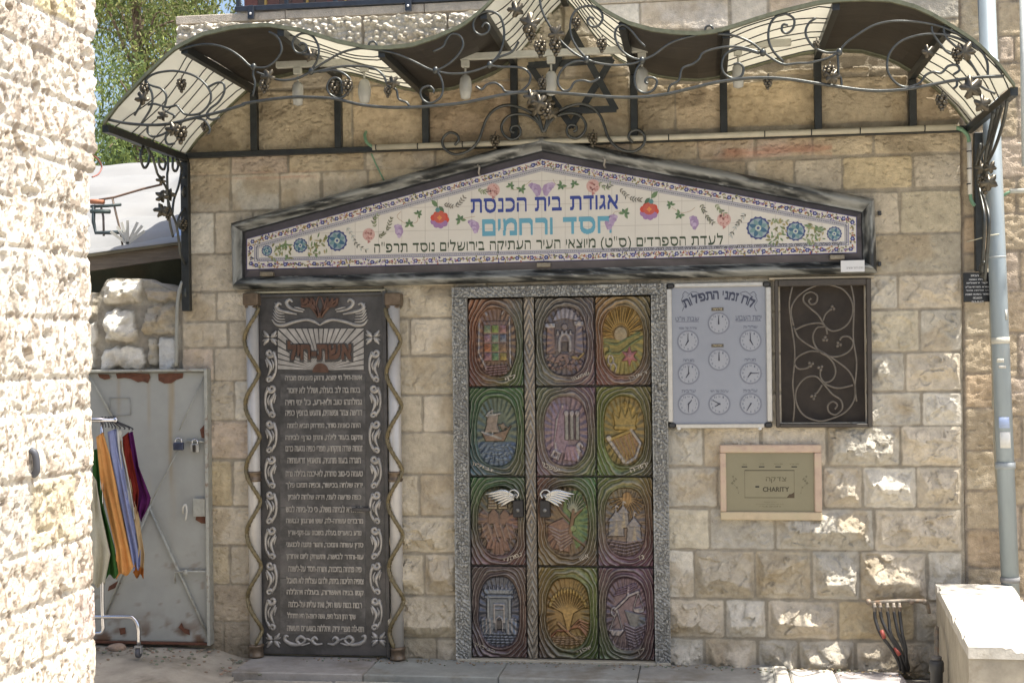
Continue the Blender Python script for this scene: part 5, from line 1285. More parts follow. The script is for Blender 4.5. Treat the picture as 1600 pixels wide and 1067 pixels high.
VER = ['אשת-חיל מי ימצא, ורחק מפנינים מכרה', 'בטח בה לב בעלה, ושלל לא יחסר', 'גמלתהו טוב ולא-רע, כל ימי חייה', 'דרשה צמר ופשתים, ותעש בחפץ כפיה', 'היתה כאניות סוחר, ממרחק תביא לחמה', 'ותקם בעוד לילה, ותתן טרף לביתה', 'זממה שדה ותקחהו, מפרי כפיה נטעה כרם', 'חגרה בעוז מתניה, ותאמץ זרועותיה', 'טעמה כי-טוב סחרה, לא-יכבה בלילה נרה', 'ידיה שלחה בכישור, וכפיה תמכו פלך', 'כפה פרשה לעני, וידיה שלחה לאביון', 'לא-תירא לביתה משלג, כי כל-ביתה לבש', 'מרבדים עשתה-לה, שש וארגמן לבושה', 'נודע בשערים בעלה, בשבתו עם-זקני-ארץ', 'סדין עשתה ותמכר, וחגור נתנה לכנעני', 'עוז-והדר לבושה, ותשחק ליום אחרון', 'פיה פתחה בחכמה, ותורת-חסד על-לשונה', 'צופיה הליכות ביתה, ולחם עצלות לא תאכל', 'קמו בניה ויאשרוה, בעלה ויהללה', 'רבות בנות עשו חיל, ואת עלית על-כלנה', "שקר החן והבל היפי, אשה יראת-ה' היא תתהלל", 'תנו-לה מפרי ידיה, ויהללוה בשערים מעשיה']
ly = np.linspace(590.5, 981, 22)
mb = MB()
for ya_, yb2 in ((584.5, 640), (641.5, 716), (717.5, 792), (793.5, 846), (847.5, 902), (903.5, 948), (949.5, 990)):
    mb.slab([wp(438, ya_, D), wp(571, ya_, D), wp(571, yb2, D), wp(438, yb2, D)], .0335, .0363, None)
mb.build('verse_plates', mat('worn verse plate', (.085, .082, .08), .45, .4, vary=.5, vscale=7, dirt=(.17, .16, .155), dscale=7, damt=(.48, .72)), pd)
for k, s in enumerate(VER):
    mb = MB(); w = 126 - (14 if k in (20,) else 0) - 6 * (k % 3 == 1)
    text(mb, s, wp(505.5 + .15 * k - (6 if k == 20 else 0), ly[k], D), w * PXM, 12.2 * PXM, .0364, .0055, None, 1.5, 0, 1, res=22, solid=True)
    mb.build('verse_lettering', m_pew, pd)
for y in (655, 882):                   # hinges
    a = wp(408, y); mb = MB(True); mb.tube([(a[0], -.058, a[1] - .035), (a[0], -.058, a[1] + .035)], .008, 8, fine=False); mb.build('hinge', m_iron, pd)
mb = MB(); a = wp(553, 793); b2 = wp(582, 796); mb.box(a[0], b2[0], -.062, -.042, b2[1] - .004, a[1] + .006, None, .003); mb.build('handle', m_black, pd)
mb = MB(); a = wp(402, 461); b2 = wp(628, 461); mb.box(a[0], wp(605, 461)[0], -.05, .0, wp(505, 460)[1], wp(505, 454)[1], (.30, .27, .18), .003); mb.build('lintel', m_plain, pd)

m_col = mat('silver painted plastic', (.48, .455, .42), .32, .12, vary=.12, vscale=6, dirt=(.30, .27, .24), dscale=5, damt=(.55, .8))
m_rope = mat('old gold rope', (.17, .135, .07), .5, .3, vary=.35, vscale=40)
m_cap = mat('brown bronze collar', (.15, .11, .075), .4, .45, vary=.35, vscale=30)
for cxp, xb, lab, ph in ((395.5, 397, 'silver column wound with gold rope on the rubble shed side of the black inscribed door', .25), (614.5, 620, 'silver column wound with gold rope between the black inscribed door and the carved door', .75)):
    X = wp((cxp + xb) / 2 + 1, 740, .06)[0]; cy = -.062; R = .0365
    zt2 = wp(cxp, 478, .06)[1]; ztop = wp(cxp, 458, .06)[1]
    c = empty('roped_column', (X, cy, .0)); tag(c, lab, 'column', 'roped columns beside the inscribed door')
    lx = (wp(xb, 1020, .06)[0] - wp(cxp, 478, .06)[0])
    mb = MB(True)
    mb.lathe((X, cy, 0), [(R, .07), (R, zt2)], 24); mb.build('shaft', m_col, c)
    mb = MB(); mb.box(X - .046, X + .046, cy - .040, .0, zt2 + .001, ztop, None, .006); mb.box(X - .036, X + .036, cy - .034, .0, zt2 - .012, zt2, None, .003); mb.build('capital', m_cap, c)
    mb = MB(True); mb.lathe((X, cy, 0), [(.041, -.002), (.047, .004), (.047, .012), (.042, .02), (.042, .058), (.047, .062), (.047, .072), (.038, .078)], 24); mb.build('base', m_cap, c)
    zr = wp(cxp, 744, .06)[1]
    mb = MB(True); mb.lathe((X, cy, zr - .03), [(.038, 0), (.043, .004), (.043, .014), (.039, .018), (.039, .046), (.043, .05), (.043, .058), (.038, .062)], 24); mb.build('collar', m_cap, c)
    mb = MB(True); turns = 5.2; n = 420
    for st in range(3):
        pts = []
        for k in range(n):
            t = k / (n - 1); u = turns * (1 - t) + ph
            tri = math.asin(.985 * math.sin(6.2832 * u)) / 1.5708
            a_ = -math.pi / 2 + 1.35 * tri
            tw = t * n * .42 + st * 2.094
            rr_ = R + .0085 + .0065 * math.cos(tw)
            pts.append((X + rr_ * math.cos(a_), cy + rr_ * math.sin(a_), .085 + (zt2 - .10) * t + .0095 * math.sin(tw)))
        mb.tube(pts, .0078, 6, fine=False)
    mb.build('rope', m_rope, c)

# ------------------------------------------------------------------ prayer times board
bd = empty('prayer_times_board', W(1126, 665, 0))
tag(bd, 'pale blue framed board of nine clock faces under arched Hebrew lettering', 'notice board')
ox0, ox1 = wp(1047, 560)[0], wp(1201, 560)[0]; oz0, oz1 = wp(1125, 664)[1], wp(1125, 447)[1]
m_alu = mat('brushed aluminium', (.52, .50, .46), .35, .6, vary=.1, vscale=30)
mb = MB(); mb.box(ox0, ox1, -.030, .0, oz0, oz1, (.265, .28, .315)); mb.build('board_panel', mat('pale acrylic sheet', (1, 1, 1), .22, attr=True, vary=.06, vscale=3), bd)
fwid = .024
mb = MB(); mb.box(ox0 + .03, ox1 - .03, -.045, .0, oz1 - .006, oz1 + .018, None, .004); mb.build('frame', m_alu, bd)
mb = MB(); mb.box(ox0 + .03, ox1 - .03, -.045, .0, oz0 - .016, oz0 + .010, None, .004); mb.build('frame', m_alu, bd)
mb = MB(); mb.box(ox0 - .016, ox0 + .014, -.045, .0, oz0 + .02, oz1 - .012, None, .004); mb.build('frame', m_alu, bd)
mb = MB(); mb.box(ox1 - .014, ox1 + .016, -.045, .0, oz0 + .02, oz1 - .012, None, .004); mb.build('frame', m_alu, bd)
for x in (ox0 - .014, ox1 - .029):
    for z in (oz0 - .014, oz1 - .012):
        mb = MB(); mb.box(x, x + .043, -.043, -.001, z, z + .032 - .001, (.03, .03, .03), .008); mb.build('corner_cap', m_plain, bd)
for x in (1061, 1187):
    p = wp(x, 667); mb = MB(True); mb.ball((p[0], -.038, p[1] - .006), .012, .01, .010, col=(.6, .6, .58)); mb.build('clip', m_plain, bd)
INK = (.035, .04, .07); GI = (.11, .12, .16)
word = 'לוח זמני התפילות'
mb = MB()
cxA, cyA, RA = 1124, 572, 111       # the letters stand on an arc
chs = list(word); adv = []
x = 0
for ch in chs:
    w_ = .30 if ch == ' ' else raster(ch, 26, 1, 0, 0)[1] + .10
    adv.append((x + w_ / 2, w_)); x += w_
for ch, (m_, w_) in zip(chs, adv):
    if ch == ' ': continue
    th = (.5 - m_ / x) * 1.06        # from right to left
    px, py = cxA + RA * math.sin(th), cyA - RA * math.cos(th)
    hh_ = 13 * (1.28 if ch == 'ל' else (.55 if ch == 'י' else 1)); oy = (-2.2 if ch == 'ל' else (-3 if ch == 'י' else 0))
    c = wp(px - oy * -math.sin(th), py + oy * math.cos(th), .031)
    text(mb, ch, c, (w_ - .10) * 18 * PXM, hh_ * PXM, .0305, .0008, INK, 1, -th * .85, 2, res=30)
mb.build('title_lettering', m_ink, bd)
for s, x, y, w in (('ימות השבוע', 1169, 497, 39), ('שבת ויו"ט', 1074, 498, 36)):
    mb = MB(); text(mb, s, wp(x, y), w * PXM, 7.5 * PXM, .0305, .0007, GI, 0, 0, 1, res=20)
    a, b = wp(x - w / 2, y + 5), wp(x + w / 2, y + 5); mb.slab([(a[0], a[1]), (b[0], a[1]), (b[0], a[1] - .0025), (a[0], a[1] - .0025)], .03, .0311, GI); mb.build('lettering', m_ink, bd)
for x, y, s in ((1075, 512.5, 'שחרית של שבת'), (1172, 511, 'שחרית'), (1076, 563, 'מנחה'), (1172, 562, 'מנחה'), (1076, 610.5, 'ערבית'), (1124, 610.5, 'ערבית של חול'), (1172, 610, 'ערבית')):
    mb = MB(); text(mb, s, wp(x, y), min(27, 4.2 * len(s)) * PXM, 4.0 * PXM, .0305, .0007, GI, 0, 0, 1, res=16, bend=.6); mb.build('lettering', m_ink, bd)
for x, y, s in ((1121, 483.5, 'זריחה'), (1121, 540, 'שקיעה')):
    mb = MB(); a = wp(x - 9.5, y - 2.4); b = wp(x + 9.5, y + 2.4)
    mb.box(a[0], b[0], -.0335, -.0300, b[1], a[1], (.10, .085, .06)); 
    text(mb, s, wp(x, y), 13 * PXM, 3 * PXM, .0336, .0006, (.40, .33, .2), 0, 0, 1, res=16); mb.build('time_strip', m_ink, bd)
for s in (-1, 1):                      # printed corner flourishes
    mb = MB(True)
    for pts in ([(50, 463), (42, 456), (33, 458), (36, 462)], [(56, 462), (59, 470), (55, 478), (58, 486)], [(48, 459), (54, 456), (58, 462)]):
        mb.tube([W(1124 + s * x, y, .0305) for x, y in pts], .0016, 4, GI)
    mb.build('flourish', m_ink, bd)
def clock(x, y, mh, hh_):
    c = wp(x, y, .032); R = 16.8 * PXM
    o = bpy.data.objects.new('clock', None); COL.objects.link(o); o.parent = bd; o.empty_display_size = .05
    WORLD[o.name] = np.array((c[0], -.031, c[1])); o.location = WORLD[o.name] - WORLD[bd.name]
    mb = MB(); mb.slab([(c[0] + R * math.cos(t), c[1] + R * math.sin(t)) for t in np.linspace(0, 6.2832, 33)[:-1]], .0302, .0315, (.17, .18, .215))
    mb.slab([(c[0] + R * .86 * math.cos(t), c[1] + R * .86 * math.sin(t)) for t in np.linspace(0, 6.2832, 33)[:-1]], .0315, .0322, (.30, .31, .335)); mb.build('dial', m_ink, o)
    mb = MB()
    for k in range(12):
        text(mb, str(12 if k == 0 else k), (c[0] + R * .70 * math.sin(k * .5236), c[1] + R * .70 * math.cos(k * .5236)), R * (.20 if k in (0, 10, 11) else .12), R * .19, .0322, .0006, (.11, .12, .16), 0, 0, 0, False, res=14)
    mb.build('numerals', m_ink, o)
    mb = MB()
    for an, L_, w_, d in ((mh, .66, .045, .0345), (hh_, .48, .065, .0336)):
        sx, cz = math.sin(an), math.cos(an); L2 = R * L_; w2 = R * w_
        mb.slab([(c[0] - cz * w2 - sx * R * .1, c[1] + sx * w2 - cz * R * .1), (c[0] + cz * w2 - sx * R * .1, c[1] - sx * w2 - cz * R * .1), (c[0] + sx * L2 + cz * w2 * .5, c[1] + cz * L2 - sx * w2 * .5), (c[0] + sx * L2 - cz * w2 * .5, c[1] + cz * L2 + sx * w2 * .5)], d - .0006, d, (.03, .03, .05))
    mb.build('hands', m_ink, o)
T = 6.2832 / 12
for x, y, m_, h_ in ((1123, 505, 0, 0), (1075, 533, 0, 7 * T), (1172.5, 532, 0, 5 * T), (1123.5, 562, 0, 0), (1076, 583.5, 0, 7.1 * T), (1173, 583, 3 * T, 7.2 * T), (1076, 631, 6.1 * T, 1.3 * T), (1124, 631, 10 * T, 8 * T), (1173, 631, 7 * T, 7 * T)): clock(x, y, m_, h_)

# ------------------------------------------------------------------ window with its iron grille
win = empty('grilled_window', W(1287, 665, 0))
tag(win, 'dark window with pale curling iron grille beside the clock face board', 'window')
wx0, wx1 = wp(1211, 560)[0], wp(1361, 560)[0]; wz0, wz1 = wp(1287, 667)[1], wp(1287, 437)[1]
m_wf = mat('brown black frame', (.055, .045, .035), .5, .1, vary=.2, vscale=30)
for x0, x1, z0, z1, cc in ((wx0, wx0 + .020, wz0, wz1, 0), (wx1 - .026, wx1, wz0, wz1, 0), (wx0 + .0205, wx1 - .0265, wz0, wz0 + .020, 0), (wx0 + .0205, wx1 - .0265, wz1 - .036, wz1, 0)):
    mb = MB(); mb.box(x0, x1, -.045, .05, z0, z1, None, .003); mb.build('frame', m_wf, win)
mb = MB(); mb.box(wx0 + .02, wx1 - .026, .03, .04, wz0 + .02, wz1 - .036, None); mb.build('fly_screen', mat('dusty fly screen', (.040, .030, .022), .7, vary=.35, vscale=7, bump=.4, bscale=500), win)
m_gr = mat('pale wrought grille', (.15, .13, .105), .45, .5, vary=.25, vscale=30)
def G(pts): return [(1030 + x * .2624, 420 + y * .2624) for x, y in pts]
for pts in ([(795, 95), (775, 200), (785, 320), (805, 460), (805, 560), (795, 680), (805, 800), (798, 910)], [(1140, 85), (1160, 200), (1155, 400), (1175, 560), (1165, 700), (1175, 790)],
            [(800, 340), (785, 240), (830, 160), (920, 105), (1000, 95), (1090, 120), (1145, 190), (1150, 270), (1110, 340), (1040, 370), (990, 345), (950, 280), (900, 235), (860, 195), (865, 155), (905, 138), (940, 160), (935, 200), (905, 212), (890, 190), (905, 175)],
            [(975, 310), (990, 270), (1020, 240)], [(805, 365), (870, 335), (950, 322), (990, 345), (1000, 390)], [(990, 345), (940, 350), (915, 400), (930, 460), (980, 510), (1060, 522), (1130, 490), (1155, 440), (1130, 405), (1090, 405), (1075, 425)],
            [(800, 345), (830, 410), (900, 460), (970, 495), (1050, 545), (1130, 610), (1165, 690), (1160, 780), (1110, 850), (1030, 890), (950, 905), (860, 870), (815, 790), (820, 710), (870, 650), (930, 640), (975, 680), (1030, 745), (1080, 780), (1090, 830), (1050, 868), (1010, 850), (1005, 810), (1035, 790), (1060, 810), (1045, 835)],
            [(970, 495), (900, 490), (830, 520), (805, 560), (830, 595), (880, 590), (895, 575)], [(970, 495), (1030, 550), (1050, 610), (1030, 660), (985, 675), (960, 640), (960, 600)], [(975, 680), (1060, 710), (1155, 692)], [(970, 690), (945, 730), (925, 745)]):
    mb = MB(True); mb.tube([W(x, y, .030) for x, y in G(pts)], .0054, 6); mb.build('grille_scroll', m_gr, win)
for x, y in ((1030, 235), (988, 418), (1068, 450), (903, 568), (960, 590), (918, 762)):
    p = W(*G([(x, y)])[0], .034)
    mb = MB(True)
    for k in range(3): mb.ball(p + Vector((.010 * math.cos(k * 2.1 + x), 0, .010 * math.sin(k * 2.1 + x))), .009, .006, .009)
    mb.build('grille_flower', m_gr, win)
mb = MB(); mb.box(wx0 - .03, wx1 + .02, -.03, .0, wz1 + .003, wz1 + .016, (.42, .36, .26), .003); mb.build('lintel', m_plain, win)

# ------------------------------------------------------------------ charity box plate
ch = empty('charity_box', W(1204, 811, 0))
tag(ch, 'charity collection plate in a pink stone surround set into the wall below the clock board', 'charity box')
m_pink = mat('pink marble', (1, 1, 1), .6, attr=True, vary=.15, vscale=18, dirt=(.45, .38, .24), dscale=9, damt=(.5, .7), bump=.2, bscale=60)
px0, px1 = wp(1125, 750)[0], wp(1283, 750)[0]; pz0, pz1 = wp(1204, 811)[1], wp(1204, 694)[1]
ix0, ix1 = wp(1134.5, 750)[0], wp(1271.5, 750)[0]; iz0, iz1 = wp(1204, 798)[1], wp(1204, 706.5)[1]
PK = (.50, .365, .27)
for x0, x1, z0, z1 in ((px0, px1, iz1 + .001, pz1), (px0, px1, pz0, iz0 - .001), (px0, ix0, iz0, iz1), (ix1, px1, iz0, iz1)):
    mb = MB(); mb.box(x0, x1, -.048, .02, z0, z1, PK if z1 > iz0 else (.50, .40, .26), .005); mb.build('stone_frame', m_pink, ch)
mb = MB(); mb.box(ix0, ix1, -.030, .0, iz0, iz1, None); mb.build('plate', mat('khaki brass plate', (.225, .205, .135), .32, .35, vary=.08, vscale=4), ch)
mb = MB(); BK = (.05, .04, .02)
def cz(x, y): return wp(1110 + x * .1219, 690 + y * .1219, .031)
for x0, y0, x1, y1 in ((437, 362, 1078, 372), (437, 712, 1078, 720), (437, 372, 444, 712), (1071, 372, 1078, 712)):
    a, b = cz(x0, y0), cz(x1, y1); mb.box(a[0], b[0], -.0311, -.03, b[1], a[1], BK)
for x, y in ((437, 320), (657, 320), (867, 320), (1075, 320)):
    a, b = cz(x - 36, y - 6), cz(x + 36, y + 7); mb.box(a[0], b[0], -.0315, -.03, b[1], a[1], (.01, .01, .01))
a, b = cz(576, 566), cz(626, 585); mb.box(a[0], b[0], -.0315, -.03, b[1], a[1], (.01, .01, .01))
mb.slab([cz(978, 716), cz(1074, 716), cz(1074, 645), cz(1040, 668), cz(1012, 672)], .03, .0318, (.07, .045, .02))
mb.build('coin_slots', m_ink, ch)
mb = MB(); text(mb, 'צדקה', cz(842, 490), 250 * .1219 * PXM, 72 * .1219 * PXM, .0302, .0008, (.09, .075, .04), 0, 0, 1, res=30); mb.build('lettering', m_ink, ch)
mb = MB()
text(mb, 'CHARITY', cz(840, 610), 320 * .1219 * PXM, 60 * .1219 * PXM, .0302, .0008, BK, 2, 0, 1, False, res=30); mb.build('lettering', m_ink, ch)
for x, s, w in ((437, 'לאור', 60), (657, 'צדקה', 60), (867, 'מתן בסתר', 110), (1075, 'קופת הצדקה', 120)): mb = MB(); text(mb, s, cz(x, 287), w * .1219 * PXM, 20 * .1219 * PXM, .0302, .0006, (.10, .085, .045), res=14); mb.build('lettering', m_ink, ch)
for y, s, w in ((770, 'לעילוי נשמת', 150), (800, 'צדקה תציל ממוות ומרבה שלום בעולם', 340), (828, 'תנצבה', 260)): mb = MB(); text(mb, s, cz(765, y), w * .1219 * PXM, 14 * .1219 * PXM, .0302, .0006, (.12, .105, .06), res=14); mb.build('lettering', m_ink, ch)
for s in (-1, 1):
    mb = MB()
    for k, (dx, y) in enumerate(((470, 445), (430, 480), (455, 500), (480, 530), (420, 585), (400, 655), (440, 470))):
        p = cz(760 + s * dx, y); r = (.008, .007, .009, .010, .007, .004, .005)[k]
        mb.slab([(p[0] + r * (1 - .5 * (q % 2)) * math.cos(q * .785 + k), p[1] + r * (1 - .5 * (q % 2)) * math.sin(q * .785 + k)) for q in range(8)], .03, .0308, (.13, .115, .07))
    for (ax, ay), (bx_, by) in (((470, 445), (455, 500)), ((455, 500), (480, 530)), ((480, 530), (420, 585)), ((420, 585), (395, 660))):
        A, B = cz(760 + s * ax, ay), cz(760 + s * bx_, by); mb.bar((A[0], -.0303, A[1]), (B[0], -.0303, B[1]), .0008, .0022, (0, 1, 0), (.13, .115, .07))
    mb.build('flower_engraving', m_ink, ch)
# ------------------------------------------------------------------ drainpipe, plaque, cables, stone block and meter pipes on the right
m_pipe = mat('weathered blue grey pipe', (.27, .315, .335), .42, .25, vary=.15, vscale=5, dirt=(.36, .36, .33), dscale=7, damt=(.55, .75), stretch=(1, 1, .25))
pp = empty('drainpipe', W(1580, 935, .13))
tag(pp, 'tall blue grey metal drainpipe with taped bands and stickers leaning at the right corner', 'drainpipe')
PD = .12
def pc(y): return (1541.5 + (y - 0) * .0405, y)
a = W(*pc(-40), PD); b = W(*pc(938), PD)
pr = .047
mb = MB(True); mb.tube([a, a.lerp(b, .5), b], pr, 20, fine=False); mb.build('pipe', m_pipe, pp)
for y, k, h, c in ((532, .0015, 5, (.52, .5, .42)), (727, .006, 5, (.30, .33, .34)), (905, .005, 4, (.2, .2, .2)), (402, .001, 1.2, (.35, .38, .38)), (100, .005, 4, (.30, .33, .34))):
    p, q = W(*pc(y - h), PD), W(*pc(y + h), PD)
    mb = MB(True); mb.tube([p, q], pr + k, 20, c, fine=False); mb.build('band', m_plain, pp)
def sticker(y0, y1, a0, a1, col, name='sticker'):
    mb = MB(True); P = []
    for y in (y0, y1):
        c = W(*pc(y), PD)
        P.append([(c.x + (pr + .0012) * math.sin(t), c.y - (pr + .0012) * math.cos(t), c.z) for t in np.linspace(a0, a1, 9)])
    mb.sheet(np.array(P)[::-1], .0004, (0, -1, 0), col); mb.build(name, m_plain, pp)
sticker(651, 668, -.75, .45, (.34, .42, .60)); sticker(674, 699, -.7, .5, (.62, .62, .58)); sticker(560, 566, -.7, .1, (.55, .53, .45)); sticker(571, 575, -.5, .3, (.5, .48, .42)); sticker(484, 500, .5, .85, (.45, .45, .4))
mb = MB(True); p = W(*pc(365), PD)
mb.tube([W(1511, 378, .02), W(1530, 373, .10), W(1548, 368, PD + pr + .006), W(1560, 366, PD + pr), W(1568, 365, PD)], .0032, 5, (.5, .48, .36)); mb.build('wire', m_plain, pp)
cb = empty('grey_cable', W(1556, 745, .03)); tag(cb, 'thin beige cable running down the corner beside the drainpipe', 'cable')
mb = MB(True); mb.tube([W(1544, 420, .03), W(1549, 520, .035), W(1552, 600, .035), W(1552, 634, .035), W(1555, 642, .04), W(1554, 690, .035), W(1557, 745, .03), W(1561, 775, .02)], .008, 6, (.36, .33, .25)); mb.build('cable', m_plain, cb)
wc = empty('side_conduit', W(1590, 300, .0)); tag(wc, 'short white conduit with green hose end on the orange stone right of the drainpipe', 'conduit')
mb = MB(True); mb.tube([W(1578, 299, .04), W(1680, 296, .04)], .0135, 10, (.58, .57, .50), fine=False); mb.build('conduit_pipe', m_plain, wc)
mb = MB(True); mb.tube([W(1580, 299, .04), W(1572, 303, .045), W(1563, 309, .03), W(1558, 311, .0)], .008, 8); mb.build('hose_end', m_green, wc)
w2 = empty('upright_conduit', W(1596, 260, .0)); tag(w2, 'pale upright pipe cut by the right edge of the view above the white conduit', 'pipe')
mb = MB(True); mb.tube([W(1597, -40, .05), W(1601, 260, .05)], .016, 10, (.42, .44, .42), fine=False); mb.build('pipe', m_plain, w2)
bs = empty('memorial_plaque', W(1526, 472, .0)); tag(bs, 'small black plaque of white Hebrew lines hanging by the drainpipe', 'plaque')
pz1 = W(1520, 426, .05).z; pz0 = W(1527, 472, .05).z; qx0 = W(1504.5, 450, .05).x; qx1 = W(1548, 450, .05).x
mb = MB(); mb.box(qx0, qx1, -.066, -.056, pz0, pz1, (.018, .019, .021), .003); mb.build('plaque_plate', mat('black plaque', (1, 1, 1), .25, attr=True), bs)
for x in (qx0 + .02, qx1 - .03):
    mb = MB(); mb.box(x, x + .01, -.0555, .0, pz1 - .03, pz1 - .02, (.1, .1, .1)); mb.build('peg', m_plain, bs)
mb = MB()
for k, (s, w) in enumerate((('זה הבית', 20), ('לעילוי נשמת', 26), ('יקיר ירושלים', 33), ('עזרא מזרחי וב"ב', 38), ('בן שלמה ומזל', 35), ('נפטר בשיבה טובה', 37), ('תנצבה', 14), ('ת.נ.צ.ב.ה', 18))):
    text(mb, s, ((qx0 + qx1) / 2, pz1 - (.018 + .0205 * k)), w * PXM * .92, (.0125 if k == 2 else .0095), .0663, .0006, (.50, .50, .50), 1, 0, 1, res=18)
mb.build('lettering', m_ink, bs)

# stone block in the right corner, sunlit on top
zb_ = .49
q = [PZ(1461.5, 912, zb_), PZ(1580, 912, zb_), PZ(1650, 1013, zb_), PZ(1513, 1010.5, zb_)]
def shrink(pts, k):
    c = sum((Vector((p.x, p.y, 0)) for p in pts), Vector()) / 4
    return [Vector((c.x + (p.x - c.x) * k, c.y + (p.y - c.y) * k, 0)) for p in pts]
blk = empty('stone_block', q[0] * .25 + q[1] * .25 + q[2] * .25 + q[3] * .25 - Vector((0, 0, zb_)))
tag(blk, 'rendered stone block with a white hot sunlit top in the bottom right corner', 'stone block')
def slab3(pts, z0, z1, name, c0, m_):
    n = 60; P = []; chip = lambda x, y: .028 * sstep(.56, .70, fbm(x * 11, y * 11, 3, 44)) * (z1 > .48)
    mb = MB(True); hh = max(3, int((z1 - z0) / .02))
    for a, b in zip(pts, pts[1:] + pts[:1]):
        P = np.array([[[a.x + (b.x - a.x) * u, a.y + (b.y - a.y) * u, z0 + (z1 - z0) * v] for u in np.linspace(0, 1, n)] for v in np.linspace(0, 1, hh)])
        nn = np.array([(b.y - a.y), -(b.x - a.x), 0]); nn /= np.linalg.norm(nn)
        wob = .007 * (fbm(P[..., 0] * 9 + P[..., 1] * 9, P[..., 2] * 9, 4, 5) - .5)
        e = np.minimum(np.linspace(0, 1, n), 1 - np.linspace(0, 1, n))[None, :] * 20
        P += nn * (wob * np.clip(e, 0, 1))[..., None]
        P[-1, :, 2] -= chip(P[-1, :, 0], P[-1, :, 1])
        C = np.ones(P.shape) * np.array(c0) * (.82 + .36 * fbm(P[..., 0] * 6 + P[..., 1] * 7, P[..., 2] * 6, 5, 9))[..., None]
        mb.grid(P[::-1] if False else P, C)
    n = 60; u = np.linspace(0, 1, n); A = [np.array(p) for p in pts]
    P = np.array([[(A[0] * (1 - s) + A[1] * s) * (1 - t) + (A[3] * (1 - s) + A[2] * s) * t for s in u] for t in u]); P[..., 2] = z1 - chip(P[..., 0], P[..., 1]) * (np.minimum(np.minimum(u, 1 - u)[None, :], np.minimum(u, 1 - u)[:, None]) < .03)
    mb.grid(P[::-1], np.ones(P.shape) * np.array(c0) * (.9 + .2 * fbm(P[..., 0] * 8, P[..., 1] * 8, 4, 3))[..., None])
    mb.smooth = False
    mb.build(name, m_, blk)
m_cem = mat('cement render', (1, 1, 1), .92, attr=True, vary=.2, vscale=11, bump=.5, bscale=90, bdist=.004, dirt=(.24, .2, .14), dscale=6, damt=(.58, .78))
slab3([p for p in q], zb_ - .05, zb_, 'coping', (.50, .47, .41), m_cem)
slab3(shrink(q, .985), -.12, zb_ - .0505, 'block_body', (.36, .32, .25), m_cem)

man = empty('water_manifold', W(1410, 945, .10)); tag(man, 'rusty water manifold with black hoses low on the wall beside the stone block', 'water pipes')
m_oldpipe = mat('corroded pipe', (.24, .21, .17), .6, .35, vary=.3, vscale=40, dirt=(.30, .17, .09), dscale=20, damt=(.5, .7), bump=.3, bscale=120, bdist=.003)
m_hose = mat('black rubber hose', (.028, .027, .026), .45, vary=.3, vscale=20)
MDp = .10
mb = MB(True); mb.tube([W(1356, 942, MDp), W(1380, 940, MDp), W(1420, 938, MDp), W(1446, 939, MDp)], .012, 10, fine=False); mb.tube([W(1444, 939, MDp), W(1449, 944, MDp), W(1452, 957, MDp - .02)], .011, 8)
for x in (1357, 1424, 1445): p = W(x, 940, MDp); mb.ball(p, .017, .017, .017)
mb.build('header_pipe', m_oldpipe, man)
for k, (x0, x1, x2, x3, y3) in enumerate(((1366, 1368, 1376, 1404, 1034), (1375, 1378, 1388, 1410, 1040), (1386, 1389, 1392, 1414, 1036), (1396, 1399, 1404, 1417, 1032), (1405, 1407, 1410, 1416, 1036))):
    mb = MB(True); mb.tube([W(x0, 941, MDp + .004), W(x0 + .7, 956, MDp + .008)], .0105, 8, fine=False); mb.ball(W(x0 + .3, 948, MDp + .006), .0145, .014, .012); mb.build('valve', m_oldpipe, man)
    mb = MB(True); mb.tube([W(x0 + .5, 954, MDp + .008), W(x1, 968, MDp + .02), W(x2, 990, MDp + .05), W((x2 + x3) / 2 + 2, 1012, MDp + .06), W(x3, y3, MDp + .05), W(x3 + 3, y3 + 12, MDp + .02)], .0095, 8); mb.build('hose', m_hose, man)
for (x0, y0), (x1, y1) in (((1377, 984), (1382, 997)), ((1398, 1011), (1406, 1023))):
    mb = MB(True); mb.tube([W(x0, y0, MDp + .058), W(x1, y1, MDp + .066)], .0108, 8, (.36, .08, .06), fine=False); mb.build('red_tape', m_plain, man)
# water meter and grey stub on the block's shaded side
lx = lambda y, z: None
wmz = .21
e0, e1 = q[0], q[3]
def onside(t, off, z):
    d = (Vector((e1.x - e0.x, e1.y - e0.y, 0))).normalized(); n_ = Vector((d.y, -d.x, 0))
    if n_.x > 0: n_ = -n_
    return Vector((e0.x + (e1.x - e0.x) * t, e0.y + (e1.y - e0.y) * t, z)) + n_ * off
wm = empty('water_meter', onside(.42, .05, .02)); tag(wm, 'dark water meter standing against the shaded side of the stone block', 'water meter')
c = onside(.42, .055, 0)
mb = MB(True); mb.lathe((c.x, c.y, -.04), [(.030, .0), (.030, .20), (.036, .21), (.036, .25), (.03, .262)], 16, (.05, .05, .05)); mb.build('meter_body', m_plain, wm)
mb = MB(True); mb.tube([onside(.25, .03, .33), onside(.33, .04, .28), onside(.42, .055, .23)], .012, 8); mb.build('meter_pipe', m_oldpipe, wm)
mb = MB(True); mb.lathe((c.x, c.y, .222), [(.022, 0), (.026, .004), (.026, .018), (.020, .022)], 14, (.13, .12, .11)); mb.build('meter_cap', m_plain, wm)
st = PZ(1442, 1046, -.04)
sp = empty('pipe_stub', st); tag(sp, 'short grey pipe stub rising from the ground below the rusty manifold', 'pipe')
mb = MB(True); mb.lathe(st, [(.021, -.05), (.021, .12), (.026, .121), (.026, .14), (.017, .142), (.017, .13)], 16, (.20, .21, .22)); mb.build('stub_tube', m_plain, sp)
